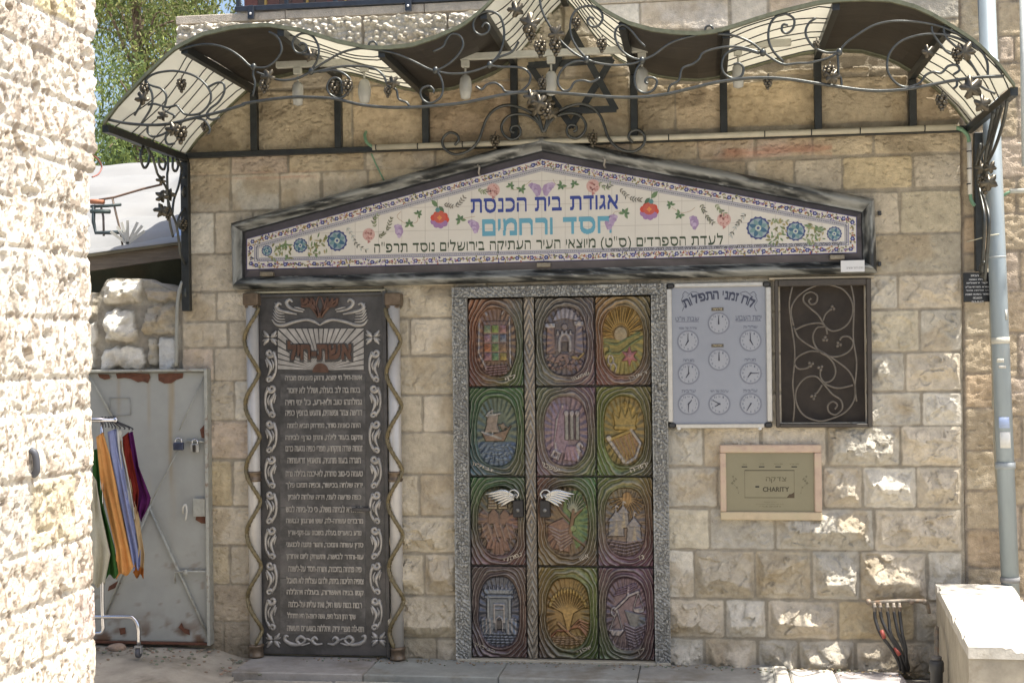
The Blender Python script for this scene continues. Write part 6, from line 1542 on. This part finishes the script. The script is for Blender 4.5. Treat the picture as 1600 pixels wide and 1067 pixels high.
# pale kerb stones in the sun below the wall
mb = MB(); rr = random.Random(6)
ks = [PZ(1206, 1041, .02), PZ(1232, 1043, .02), PZ(1304, 1042, .02), PZ(1412, 1044, .02)]
for i, (a, b) in enumerate(zip(ks[:-1], ks[1:])):
    y1 = -.07 - .02 * (i == 1); mb.box(a.x + .004, b.x - .004, ye - .005 - .03 * i, y1, -.12, .012 - .012 * i, (.50 - .03 * i, .47 - .03 * i, .40), .012)
struct(mb.build('kerb', m_cem))

# ------------------------------------------------------------------ shed, rubble wall and steel door on the left
DX1 = W(328, 800, .05).x; DX0 = -3.55
sd = empty('steel_door', W(240, 1003, .05)); tag(sd, 'grey sheet steel door with rust patches, braces and padlocks behind the hanging clothes', 'door')
m_sheet = mat('painted sheet steel', (1, 1, 1), .5, .1, attr=True, vary=.10, vscale=4, dirt=(.22, .20, .16), dscale=5, damt=(.60, .85), bump=.12, bscale=9, bdist=.01)
dz1 = W(240, 580, .05).z; dz0 = W(240, 1003, .05).z
GY = (.325, .33, .31)
nx = 90; nz_ = 150
X, Zz = np.meshgrid(np.linspace(DX0, DX1 - .02, nx), np.linspace(dz0, dz1 - .005, nz_))
C = np.ones(X.shape + (3,)) * np.array(GY)
for px, w_ in ((266, .012), (231, .005), (183, .006)):
    xx = W(px, 700, .05).x; s = (np.exp(-((X - xx - .006 * np.sin(Zz * 9)) / w_) ** 2) * sstep(dz1 - 1.15, dz1 - .05, Zz) * .8 * (1 if w_ > .01 else .4))[..., None]
    C = C * (1 - s) + s * np.array((.30, .20, .07))
s = (sstep(dz0 + .22, dz0, Zz) * sstep(.5, .66, fbm(X * 12, Zz * 12, 4, 3)))[..., None]; C = C * (1 - s) + s * np.array((.13, .075, .045))
s = (.5 * sstep(.70, .76, fbm(X * 17, Zz * 17, 3, 8)) * sstep(dz0 + .75, dz0 + .3, Zz))[..., None]; C = C * (1 - s) + s * np.array((.16, .10, .06))
mb = MB(True); mb.sheet(np.stack([X, np.full(X.shape, -.035) - .004 * np.sin(X * 7) * np.sin(Zz * 2.2), Zz], -1), .003, (0, 1, 0), C); mb.build('door_sheet', m_sheet, sd)
m_rust = mat('bare rust', (.115, .045, .025), .85, vary=.4, vscale=30, bump=.4, bscale=80, bdist=.003)
def rustpatch(pts):
    mb = MB(); r2 = random.Random(int(pts[0][0])); mb.slab([wp(x + r2.uniform(-.6, .6), y + r2.uniform(-.6, .6), .041) for x, y in pts], .0405, .0425); mb.build('rust_patch', m_rust, sd)
rustpatch(Z(7, [(690, 245), (780, 240), (890, 245), (895, 265), (880, 300), (850, 290), (820, 293), (780, 275), (740, 268), (700, 272)])); rustpatch(Z(7, [(580, 245), (650, 245), (655, 272), (620, 278), (595, 265)]))
rustpatch(Z(7, [(940, 243), (1090, 241), (1088, 268), (1050, 280), (1020, 298), (980, 300), (945, 285)])); rustpatch(Z(7, [(1190, 575), (1222, 545), (1226, 628), (1200, 625)]))
rustpatch(Z(6, [(1170, 68), (1238, 72), (1240, 120), (1200, 115), (1165, 95)])); rustpatch(Z(6, [(1080, 708), (1095, 740), (1125, 745), (1130, 780), (1100, 770), (1060, 735)])); rustpatch(Z(6, [(1232, 650), (1246, 645), (1248, 690), (1230, 685)]))
rustpatch(Z(6, [(710, 740), (745, 735), (750, 770), (715, 780)])); rustpatch(Z(6, [(690, 500), (720, 470), (700, 460), (650, 490), (640, 520)]))
m_ang = mat('angle iron', (.36, .36, .32), .5, .2, vary=.2, vscale=20, dirt=(.16, .09, .05), dscale=14, damt=(.55, .7))
mb = MB(); mb.box(DX1 - .0195, DX1, -.075, -.003, dz0 - .01, dz1 + .012, None, .003); mb.build('door_frame', m_ang, sd)
mb = MB(); mb.box(DX0, DX1 - .020, -.07, -.003, dz1 - .004, dz1 + .012, None, .003); mb.build('door_frame', m_ang, sd)
mb = MB(); mb.box(DX0, DX1 - .020, -.055, -.003, dz0 - .012, dz0 + .002, (1, 1, 1), .002); mb.build('bottom_rail', m_rust, sd)
for a, b, r in (((130, 570), (185, 668), .005), ((319, 588), (280, 672), .003), ((280, 700), (233, 790), .003), ((234, 793), (328, 1000), .008), ((236, 788), (164, 962), .007)):
    mb = MB(True); mb.tube([W(*a, .047), W(*b, .047)], r, 6, fine=False); mb.build('brace', m_ang, sd)
mb = MB(True); mb.tube([W(274, 911, .06), W(273.5, 894, .06), W(282, 892.5, .06), W(328, 893, .06)], .006, 6, fine=False); mb.ball(W(290, 894, .06), .016, .012, .02); mb.build('bolt', m_ang, sd)
a = wp(307, 777); b = wp(326, 805); mb = MB(); mb.box(a[0], b[0], -.058, -.036, b[1], a[1], None, .002); mb.build('lock_box', m_ang, sd)
mb = MB(True); mb.tube([W(286, 800, .04), W(286, 793, .07), W(290, 788, .075), W(292, 798, .07), W(290, 812, .05)], .006, 8, (.55, .54, .5)); mb.build('handle', m_plain, sd)
mb = MB(True); mb.tube([W(292, 689, .05), W(322, 690, .05)], .007, 6, fine=False); mb.build('hasp', m_ang, sd)
for q_ in ([(171, 622), (203, 622), (204, 648), (175, 650), (171, 640)],):
    for a, b in zip(q_, q_[1:] + q_[:1]): mb = MB(True); mb.tube([W(*a, .0395), W(*b, .0395)], .0022, 5, (.28, .28, .26), fine=False); mb.build('weld_line', m_plain, sd)
def padlock(x, y, w, h, col, band, lab):
    p = W(x, y, .065); o = empty('padlock', p - Vector((0, 0, h / 2))); tag(o, lab, 'padlock')
    mb = MB(); mb.box(p.x - w / 2, p.x + w / 2, p.y - .012, p.y + .012, p.z - h / 2, p.z + h / 2, col, .004)
    mb.build('lock_body', m_metalcol, o)
    mb = MB(True); t = p.z + h / 2
    mb.tube([p + Vector((-w * .3, 0, h / 2 - .002)), p + Vector((-w * .3, 0, h * .85)), p + Vector((0, 0, h * 1.05)), p + Vector((w * .3, 0, h * .85)), p + Vector((w * .3, 0, h / 2 - .002))], .0045, 8); mb.build('shackle', m_chrome, o)
    if band: mb = MB(); mb.box(p.x - w * .22, p.x + w * .22, p.y - .014, p.y + .014, p.z - h / 2 + .002, p.z + h / 2 - .003, (.05, .045, .04), .003); mb.build('lock_sleeve', m_metalcol, o)
padlock(279, 697, .062, .046, (.05, .06, .10), False, 'blue black padlock with a bright shackle, the left one on the steel door')
padlock(304.5, 700, .052, .05, (.40, .39, .36), True, 'silver and black padlock by the frame, the right one on the steel door')

# rubble wall above the steel door
rx0, rx1 = DX0, xs0 + .004
rbk = []
def rb(x0, y0, x1, y1, c, k='rock2'): rbk.append((W(x0, 500, .0).x, W(x1, 500, .0).x, W(x0, y1, .0).z, W(x0, y0, .0).z, k, c))
SUN_RW = (.62, .59, .52)  # raised albedo paints the sun patch onto the left stones
rb(164, 436, 222, 478, SUN_RW, 'rock'); rb(158, 480, 212, 536, SUN_RW, 'rock'); rb(154, 539, 226, 580, SUN_RW, 'rock2'); rb(60, 440, 152, 500, SUN_RW); rb(60, 503, 150, 580, SUN_RW)
rb(224, 452, 282, 472, (.33, .29, .23), 'rock2'); rb(222, 474, 276, 524, (.40, .36, .29), 'rock'); rb(228, 526, 245, 575, (.36, .33, .27)); rb(246, 526, 274, 582, (.5, .5, .48), 'smooth')
U, V, H, C = stone_face(rx0, rx1, W(200, 590).z, W(200, 434).z, .008, rbk, 91, (.34, .31, .25), -.03, .016, 1.0, .035)
H += .014 * (fbm(U * 22, V * 22, 4, 17) - .5)
zt_ = W(170, 436).z
top = zt_ + .0 - .10 * sstep(W(205, 450).x, W(300, 450).x, U) + .02 * (fbm(U * 9, U * 0, 3, 4) - .5) - .08 * sstep(W(165, 440).x, W(150, 440).x, U)
Vc = np.minimum(V, top)
rub = empty('rubble_wall', ((rx0 + rx1) / 2, .2, W(200, 590).z)); tag(rub, 'short rough rubble wall, left stones painted sunlit, between the steel door and the shed roof', 'wall')
mb = MB(True); mb.grid(np.stack([U, -.0 - H * 1.1, Vc], -1), C); mb.build('stone_wall', m_stone, rub)
mb = MB(True); Ptop = np.stack([np.stack([U[-1], -.0 - H[-1] * 1.1, Vc[-1]], -1), np.stack([U[-1], U[-1] * 0 + .3, Vc[-1] + .01 * np.sin(U[-1] * 40)], -1)]); mb.grid(Ptop, np.ones(Ptop.shape) * np.array((.42, .39, .33))); mb.build('wall_top', m_stone, rub)
mb = MB(); mb.box(rx0, rx1, .03, .30, -.12, W(200, 470).z - .03, (.3, .27, .22)); mb.build('wall_core', m_stone, rub)
hs = empty('grey_hose', W(272, 580, .02)); tag(hs, 'grey hose running down the joint between rubble wall and building', 'hose')
mb = MB(True); mb.tube([W(285, 440, .04), W(280, 455, .05), W(277, 480, .05), W(276, 530, .05), W(275, 572, .05)], .011, 8, (.28, .28, .25)); mb.build('hose', m_plain, hs)

# shed with white sheeting over its roof
sh = empty('shed', (-2.9, 1.0, 0)); tag(sh, 'old shed with a weathered board fascia and white sheeting over its sloping roof', 'shed')
FD = -.25
fz = lambda x, y: W(x, y, FD)
fa, fb_ = fz(130, 404), fz(283, 383); fc, fd = fz(283, 403), fz(130, 425)
shx0, shx1 = -5.2, xs0 - .016
zA, zB = (fa.z + fb_.z) / 2, (fc.z + fd.z) / 2
m_board = mat('weathered board', (.13, .105, .08), .85, vary=.35, vscale=14, stretch=(.6, 1, 7), bump=.5, bscale=25, bdist=.006, dirt=(.30, .14, .06), dscale=3, damt=(.58, .75))
lz0 = fz(60, 414).z; 
mb = MB(); n = 24
P0 = [(shx0 + (shx1 - shx0) * k / n) for k in range(n + 1)]
fl = lambda x, top: np.interp(x, [shx0, fa.x, fb_.x, shx1 + .1], [fa.z - .02, fa.z, fb_.z, fb_.z + .005] if top else [fd.z - .02, fd.z, fc.z, fc.z + .005])
P = np.array([[(x, -FD, fl(x, False)) for x in P0], [(x, -FD, fl(x, True)) for x in P0]]); mb.sheet(P, .03, (0, 1, 0)); mb.build('fascia', m_board, sh)
mb = MB(); P = np.array([[(x, -FD - .03, fl(x, True) + .001) for x in P0], [(x, -FD - .03, fl(x, True) + .018) for x in P0]]); mb.sheet(P, .07, (0, 1, 0)); mb.build('drip_edge', mat('brown drip edge', (.10, .085, .05), .7, vary=.3), sh)
BY = 2.6
zback = W(200, 258, -BY).z
ny = 50; nx = 60
Xs, Ts = np.meshgrid(np.linspace(shx0, shx1, nx), np.linspace(0, 1, ny))
zfr = np.vectorize(lambda x: fl(x, True))(Xs) + .019
Yr = -FD - .02 + (BY + FD) * Ts
Zr = zfr + (zback - zfr) * Ts + .05 * (fbm(Xs * 3, Yr * 3, 4, 7) - .5) * sstep(0, .1, Ts) - .06 * np.abs(np.cos(Yr * 5 + 1.2 * fbm(Xs * 1.5, Yr, 3, 6))) ** 14 + .006 * np.sin(Yr * 24 + 2 * fbm(Xs * 2, Yr * 2, 2, 5)) + .09 * np.exp(-((Ts - .42 + .12 * Xs) / .05) ** 2) * sstep(W(180, 330, -1).x, W(215, 330, -1).x, Xs)
mb = MB(True); mb.sheet(np.stack([Xs, Yr, Zr], -1), .003, (0, 0, 1), (.23, .23, .225)); mb.build('roof_sheet', mat('white sheeting', (1, 1, 1), .6, attr=True, vary=.06, vscale=3), sh)
mb = MB(); mb.box(shx0, shx1, .55, .62, -.12, zB + .10, (.105, .115, .09)); mb.build('front_wall', m_dust, sh)
mb = MB(); mb.box(shx0, shx1, BY - .1, BY, -.12, zback - .06, (.3, .27, .22)); mb.build('rear_wall', m_dust, sh)
bp = W(285, 362, -.4)
mb = MB(True); P = np.array([[W(268, 380, -.45), W(288, 372, -.45)], [W(282, 352, -.6), W(292, 346, -.6)]]); mb.sheet(P, .01, (0, 0, 1), (.36, .47, .66)); mb.smooth = False; mb.build('blue_sheet', m_plain, sh)
# bent rods and a folding frame left on the sheeting
rd = empty('bent_rods', W(200, 380, -.35)); tag(rd, 'rusty steel rods and dark folding frame lying on the white sheeting', 'metal rods')
def rod(pts, r, c, d=-.42, name='rod'):
    mb = MB(True); mb.tube([W(x, y, d) for x, y in pts], r, 6, c, fine=False); mb.build(name, m_plain, rd)
rod(Z(5, [(590, 200), (680, 185), (850, 135), (965, 108)]), .0075, (.16, .10, .07)); rod(Z(5, [(668, 185), (690, 280), (715, 380), (730, 475)]), .0075, (.15, .11, .08)); rod(Z(5, [(560, 235), (600, 238), (615, 300), (618, 415)]), .008, (.12, .10, .09))
rod(Z(5, [(540, 240), (640, 236), (720, 228)]), .010, (.04, .06, .06)); rod(Z(5, [(540, 268), (655, 270)]), .014, (.05, .075, .07)); rod(Z(5, [(558, 230), (556, 330), (570, 395), (660, 395), (750, 390)]), .013, (.03, .045, .05)); rod(Z(5, [(540, 210), (620, 212)]), .016, (.36, .14, .07))
for k in range(7):
    a_ = .3 + k * .42; p = Z(5, [(760, 470)])[0]
    mb = MB(); A = W(p[0], p[1] - 2, -.36); 
    mb.bar(A, A + Vector((.12 * math.cos(a_), .02 * (k % 3), .05 + .10 * math.sin(a_))), .018, .003, (0, 1, 0), (.48, .46, .40)); mb.build('dry_leaf', m_plain, rd)

# ------------------------------------------------------------------ clothes rail with garments
gx = PZ(216, 1031.5, .028)
RKD = -gx.y
rk = empty('clothes_rack', (gx.x - .2, gx.y, .028)); tag(rk, 'chrome rolling clothes rack half hidden by the sunlit corner', 'clothes rack')
def RP(x, y, d=None): return W(x, y, RKD if d is None else d)
lx0 = -3.1 + .5
mb = MB(True); zr = RP(175, 656).z; mb.tube([(lx0, gx.y, zr), (RP(181, 656).x, gx.y, zr)], .014, 10, fine=False); mb.ball((RP(181, 656).x, gx.y, zr), .017); mb.build('rail', m_chrome, rk)
mb = MB(True); mb.tube([(RP(160, 900).x, gx.y + .02, zr - .005), RP(160, 800), RP(160, 930), RP(161, 970), RP(161.5, 982), RP(158, 988), RP(150, 989)], .0115, 10); mb.build('post', m_chrome, rk)
bz = RP(180, 963.5)
mb = MB(True); mb.tube([(lx0, gx.y, bz.z), RP(150, 963.5), RP(200, 963.5), RP(208, 965.5), RP(214, 973), RP(216.5, 985), RP(217, 1006)], .0125, 10); mb.build('foot_bar', m_chrome, rk)
cst = RP(216.5, 1020)
mb = MB(True); mb.lathe((0, 0, 0), [(.008, -.012), (.026, -.011), (.028, -.006), (.028, .006), (.026, .011), (.008, .012)], 18, (.09, .09, .10)); mb.v = [(z + cst.x, y + cst.y, x + cst.z + .001) for x, y, z in mb.v]; mb.build('caster', m_plain, rk)
mb = MB(); mb.box(cst.x - .020, cst.x - .014, cst.y - .014, cst.y + .014, cst.z, cst.z + .045, (.35, .35, .35), .002); mb.box(cst.x + .014, cst.x + .020, cst.y - .014, cst.y + .014, cst.z, cst.z + .045, (.35, .35, .35), .002); mb.box(cst.x - .0135, cst.x + .0135, cst.y - .012, cst.y + .012, cst.z + .033, cst.z + .044, (.35, .35, .35)); mb.build('caster_fork', m_metalcol, rk)
def cloth(name, lab, cat, left, right, d, col, hem=None, folds=2.5, amp=.02, hook=None):
    n = 46; m = 15
    L_ = np.array(left, float); R_ = np.array(right, float)
    P = np.zeros((n, m, 3)); C = np.zeros((n, m, 3))
    for i in range(n):
        t = i / (n - 1)
        ll = [np.interp(t * (len(L_) - 1), range(len(L_)), L_[:, k]) for k in (0, 1)]; rl = [np.interp(t * (len(R_) - 1), range(len(R_)), R_[:, k]) for k in (0, 1)]
        for j in range(m):
            s = j / (m - 1)
            x = ll[0] + (rl[0] - ll[0]) * s; y = ll[1] + (rl[1] - ll[1]) * s
            wv = math.sin(s * folds * 6.28 + t * 1.5 + len(name)) * amp * (.25 + .75 * t) + .012 * math.sin(t * 9 + s * 4) + .035 * (float(fbm(np.array(s * 5 + len(lab)), np.array(t * 4.), 3, 5)) - .5)
            p = W(x, y + (4 * math.sin(s * 9 + len(lab)) if i == n - 1 else 0), d + wv)
            P[i, j] = p; C[i, j] = np.array(hem if (hem is not None and t > .93) else col)
    mb = MB(True); mb.sheet(P[::-1], .006, (0, 1, 0), C[::-1])
    o = mb.build(name, m_cloth); tag(o, lab, cat, 'clothes hanging on the rack')
    return o
q7 = lambda *p: Z(7, p); q6 = lambda *p: Z(6, p)
cloth('skirt', 'pale grey beige cloth hanging lowest at the left of the rack', 'garment', q7((540, 830), (545, 1000)) + q6((540, 200), (540, 490)), q7((572, 880), (600, 1067)) + q6((655, 300), (622, 480)), RKD + .09, (.42, .40, .32), folds=1.5)
cloth('dress', 'green garment just behind the grey beige cloth on the rack', 'garment', q7((545, 700), (555, 950)) + q6((570, 60), (620, 440)), q7((575, 690), (605, 1000)) + q6((680, 260), (705, 425)), RKD + .05, (.035, .095, .025), folds=1.5)
cloth('trousers', 'bright orange trousers filling the middle of the rack', 'garment', q7((572, 620), (590, 820), (605, 930)) + q6((615, -60), (690, 280), (690, 445)), q7((612, 590), (650, 720), (690, 900)) + q6((712, 0), (770, 260), (805, 385)), RKD + .02, (.60, .30, .105), folds=2.2, amp=.016)
cloth('shirt', 'lavender blue garment hanging right of the orange trousers', 'garment', q7((640, 590), (660, 760), (700, 950)) + q6((715, 0), (770, 280), (795, 385)), q7((690, 570), (735, 800), (765, 1000)) + q6((775, 20), (835, 280), (832, 380)), RKD - .01, (.25, .28, .46), folds=2)
cloth('blouse', 'narrow white garment between the lavender and dark red ones', 'garment', q7((690, 575), (705, 700), (735, 900)) + q6((745, -20), (770, 90)), q7((722, 580), (728, 700), (770, 900)) + q6((790, 0), (800, 100)), RKD - .03, (.60, .60, .58), folds=1)
cloth('tunic', 'tan garment with an orange brown hem at the right of the rack', 'garment', q7((712, 640), (740, 860), (775, 1000)) + q6((780, 20), (820, 250), (790, 425)), q7((730, 650), (775, 860), (800, 1010)) + q6((822, 60), (858, 300), (852, 435)), RKD - .05, (.45, .33, .19), (.33, .12, .03), folds=1)
cloth('jacket', 'dark red garment with a pale lining beside the purple one', 'garment', q7((728, 620), (745, 780), (790, 960), (800, 1060)), q7((765, 590), (785, 740), (825, 940), (815, 1067)), RKD - .06, (.17, .022, .016), folds=1)
cloth('scarf', 'purple garment spreading at the right end of the rack', 'garment', q7((758, 600), (790, 780), (825, 960)) + q6((815, 40), (835, 95)), q7((788, 585), (825, 800), (895, 980)) + q6((890, 0), (845, 90)), RKD - .09, (.085, .015, .085), folds=1.5)
for k, x in enumerate((160, 165, 170, 175, 180, 187, 194, 201, 206)):
    p = RP(x, 667 + k * .6)
    top = Vector((min(p.x, RP(182, 656).x - .006 * (9 - k)), gx.y, zr + .013))
    mb = MB(True); mb.tube([top + Vector((.01, -.006, -.006)), top + Vector((0, 0, .004)), top + Vector((-.012, .004, -.012)), p + Vector((0, 0, .012)), p], .004, 5, (.04, .04, .045)); o = mb.build('hanger_hook', m_plain); tag(o, 'small dark hanger hook on the chrome rail above the clothes', 'hanger', 'hanger hooks on the clothes rack')
# a loose stone by the rack
sp_ = PZ(182, 1017, .026)
mb = MB(True); mb.ball((0, 0, 0), .054, .035, .026, 16, 10, (.40, .29, .22)); mb.v = [(x * (1 + .15 * math.sin(y * 60 + 1)) + sp_.x, y * (1 + .1 * math.sin(x * 40)) + sp_.y, z * (1 + .15 * math.sin(x * 35)) + sp_.z + .022) for x, y, z in mb.v]
tag(mb.build('loose_stone', m_stone), 'small rounded pinkish stone on the ground in front of the steel door', 'stone')
rr = random.Random(12)
mb = MB(True)
for k in range(260):
    x = rr.uniform(-3.0, -1.35); y = rr.choice([rr.uniform(-.16, -.05), rr.uniform(-.5, -.05)]) ; r = rr.uniform(.003, .010)
    mb.ball((x, y, (.036 if x < -1.75 else -.02) + r * .3), r * 1.4, r, r * .7, 6, 4, (.26 * rr.uniform(.7, 1.3), .22, .16))
for k in range(420):
    x = rr.uniform(-1.25, 2.5); y = -.03 - abs(rr.gauss(0, .05)) - (.02 if x < 1.3 else .06); r = rr.uniform(.002, .006)
    if rr.random() < .25: mb.add([(x, y, .004), (x + r * 3, y + r, .007), (x + r * 4, y - r * 2, .005), (x + r, y - r * 2, .006)], [(0, 1, 2, 3)], (.22, .17, .09))
    else: mb.ball((x, y, -.003 + r * .4), r * 1.4, r, r * .7, 6, 4, (.26 * rr.uniform(.6, 1.2), .21, .15))
o = mb.build('gravel', m_dust); o['kind'] = 'stuff'; o['label'] = 'loose grit and crumbs along the foot of the wall and doors'
# ------------------------------------------------------------------ things on the corner building and the roof terrace
wf = PX(48, 722, FX)
cp = empty('pipe_end', wf + Vector((.02, 0, -.05))); tag(cp, 'small grey metal pipe end stuck on the sunlit corner stones', 'pipe')
mb = MB(True); mb.tube([wf + Vector((.0, 0, .045)), wf + Vector((.018, 0, .03)), wf + Vector((.018, .01, -.03)), wf + Vector((.0, .015, -.05))], .013, 10, (.07, .075, .09)); mb.build('pipe', m_plain, cp)
wr = Vector((FX, FY, 0)); 
w_ = PX(152, 262, FX); cw = empty('red_wire', w_); tag(cw, 'thin dull red wire bowing out from the edge of the sunlit corner', 'wire')
mb = MB(True); mb.tube([PX(143, 242, FX - .02), PX(153, 249, FX - .02), PX(159, 261, FX - .02), PX(154, 272, FX - .02), PX(144, 277, FX - .02)], .0035, 5, (.26, .10, .08)); mb.build('wire', m_plain, cw)

ra = empty('terrace_railing', W(600, 20, .0)); tag(ra, 'dark blue grey steel railing along the roof terrace at the top edge', 'railing')
m_rail = mat('blue black railing', (.035, .042, .055), .4, .4, vary=.2, vscale=20)
rz = (W(420, 12.5, .0).z + W(640, 3, .0).z) / 2; RX0 = W(368, 10, .0).x
mb = MB(); mb.box(RX0, xs1, -.02, .02, rz - .016, rz + .016, None, .003); mb.build('lower_bar', m_rail, ra)
mb = MB(); mb.box(RX0, xs1, -.02, .02, rz + .85, rz + .89, None, .003); mb.build('top_bar', m_rail, ra)
zsl = W(285, 25).z
for k in range(16):
    X = RX0 + .018 + k * .30
    if X > xs1: break
    mb = MB(); mb.box(X - .012, X + .012, -.012, .012, rz + .0165, rz + .8495, None, .002); mb.build('upright', m_rail, ra)
for px in (395, 640, 885, 1130, 1375):
    X = W(px, 15, .0).x; mb = MB(); mb.box(X - .018, X + .018, -.045, -.0205, zsl - .05, rz + .012, None, .003); mb.build('bracket', m_rail, ra)
    mb = MB(True); mb.ball((X, -.046, zsl - .02), .008, .006, .008, 8, 6, (.6, .6, .6)); mb.build('bolt', m_metalcol, ra)
pk = empty('reed_screen', (RX0 + 1.5, .2, zsl)); tag(pk, 'dark reddish brown slatted screen standing behind the terrace railing', 'screen')
x = RX0 + .02; rr = random.Random(2)
mb = MB()
while x < xs1:
    w = rr.uniform(.05, .09); mb.box(x, x + w - .004, .10, .12, zsl + .01, zsl + .8, (.11 * rr.uniform(.6, 1.3), .055, .045)); x += w
mb.build('slats', m_plain, pk)
for px in (415, 480, 540, 700):
    X = W(px, 3, -.09).x; mb = MB(); mb.box(X - .006, X + .006, .085, .0995, zsl + .01, zsl + .8, (.38, .26, .07)); mb.build('batten', m_plain, pk)

# ------------------------------------------------------------------ trees beyond the shed
m_leaf = mat('leaf green', (1, 1, 1), .6, attr=True, spec=.3)
nt = m_leaf.node_tree; pb = nt.nodes['Principled BSDF']; tr = nt.nodes.new('ShaderNodeBsdfTranslucent'); mxs = nt.nodes.new('ShaderNodeMixShader'); mxs.inputs[0].default_value = .4
at = nt.nodes.new('ShaderNodeAttribute'); at.attribute_name = 'Col'
nt.links.new(at.outputs[0], tr.inputs[0]); nt.links.new(pb.outputs[0], mxs.inputs[1]); nt.links.new(tr.outputs[0], mxs.inputs[2]); nt.links.new(mxs.outputs[0], nt.nodes['Material Output'].inputs[0])
m_bark = mat('bark', (.14, .10, .07), .9, vary=.3, vscale=15, bump=.6, bscale=30)
def tree(px, py, depth, rx_, rz_, n, lab, seed, pal, leafl=.07, c=None, zb=-.06, grp='trees behind the shed'):
    c = c or W(px, py, -depth); rr = np.random.RandomState(seed)
    o = empty('tree', (c.x, c.y, zb)); tag(o, lab, 'tree', grp)
    mb = MB(True); r2 = random.Random(seed)
    base = Vector((c.x + .2, c.y + (.6 if zb > 0 else 0), zb))
    mb.tube([base, base.lerp(c, .5), Vector((c.x, c.y, c.z - rz_ * .4)), c + Vector((0, 0, rz_ * .5))], [.16, .12, .08, .03] if zb < 0 else [.05, .04, .03, .015], 8)
    lobes = []
    for k in range(15):
        v = rr.randn(3); v /= np.linalg.norm(v); q = np.array(c) + v * np.array([rx_, rx_, rz_]) * rr.uniform(.3, .85); lobes.append((q, rr.uniform(.25, .45)))
        mb.tube([Vector((c.x, c.y, c.z - rz_ * .4 + .5 * rr.rand() * rz_)), Vector(q) * .5 + c * .5 + Vector((0, 0, .1)), Vector(q)], [.022, .014, .006], 5)
    mb.build('trunk', m_bark, o)
    mb = MB(); vs = []; cs = []
    for (q, r) in lobes:
        m = n // 15; tone = rr.uniform(.45, 1.55)
        d = rr.randn(m, 3); d /= np.linalg.norm(d, axis=1)[:, None]
        P = q + d * (r * min(rx_, rz_) * 1.35 * rr.uniform(.25, 1.0, m) ** .6)[:, None] * np.array([1.15, 1.15, .8])
        dirs = rr.randn(m, 3) * .6 + np.array([0, 0, -.7]); dirs /= np.linalg.norm(dirs, axis=1)[:, None]
        sd_ = np.cross(dirs, rr.randn(m, 3)); sd_ /= np.linalg.norm(sd_, axis=1)[:, None]
        L_ = (leafl * rr.uniform(.6, 1.4, m))[:, None]; Wd = L_ * .16
        quad = np.stack([P, P + dirs * L_ * .5 + sd_ * Wd, P + dirs * L_, P + dirs * L_ * .5 - sd_ * Wd], 1)
        vs.append(quad.reshape(-1, 3)); k = rr.randint(0, len(pal), m)
        cs.append(np.repeat(np.array(pal)[k] * tone * rr.uniform(.75, 1.25, m)[:, None], 4, 0))
    V = np.concatenate(vs); mb.add(V.tolist(), np.arange(len(V)).reshape(-1, 4).tolist(), np.concatenate(cs)); mb.build('crown', m_leaf, o)
LG = [(.20, .25, .07), (.26, .30, .09), (.14, .19, .06), (.28, .27, .12)]
tree(215, 60, 7.5, 1.5, 2.0, 17000, 'feathery yellow green tree nearest the shed, seen beside the sunlit corner', 5, LG)
tree(120, 0, 11, 2.4, 2.6, 14000, 'taller feathery green tree partly hidden behind the sunlit corner', 8, [(.15, .19, .06), (.20, .24, .08), (.11, .15, .05)], .09)
tree(220, 215, 6.5, 1.1, .75, 7000, 'low dark green bushy tree just above the white shed sheeting', 13, [(.10, .14, .04), (.14, .18, .05), (.07, .11, .04)], .07)
tree(285, 30, 13, .8, .8, 4000, 'small distant light green tree at the top beside the roof terrace', 23, LG, .08)
# a small tree rooted on the neighbouring roof, out of the view, whose leaves dapple the right hand wall
tree(0, 0, 0, .7, .5, 420, 'small leafy tree on the neighbouring roof above the drainpipe', 31, LG, .10, Vector((4.45, -.45, 5.2)), W(1504, -60).z, None)
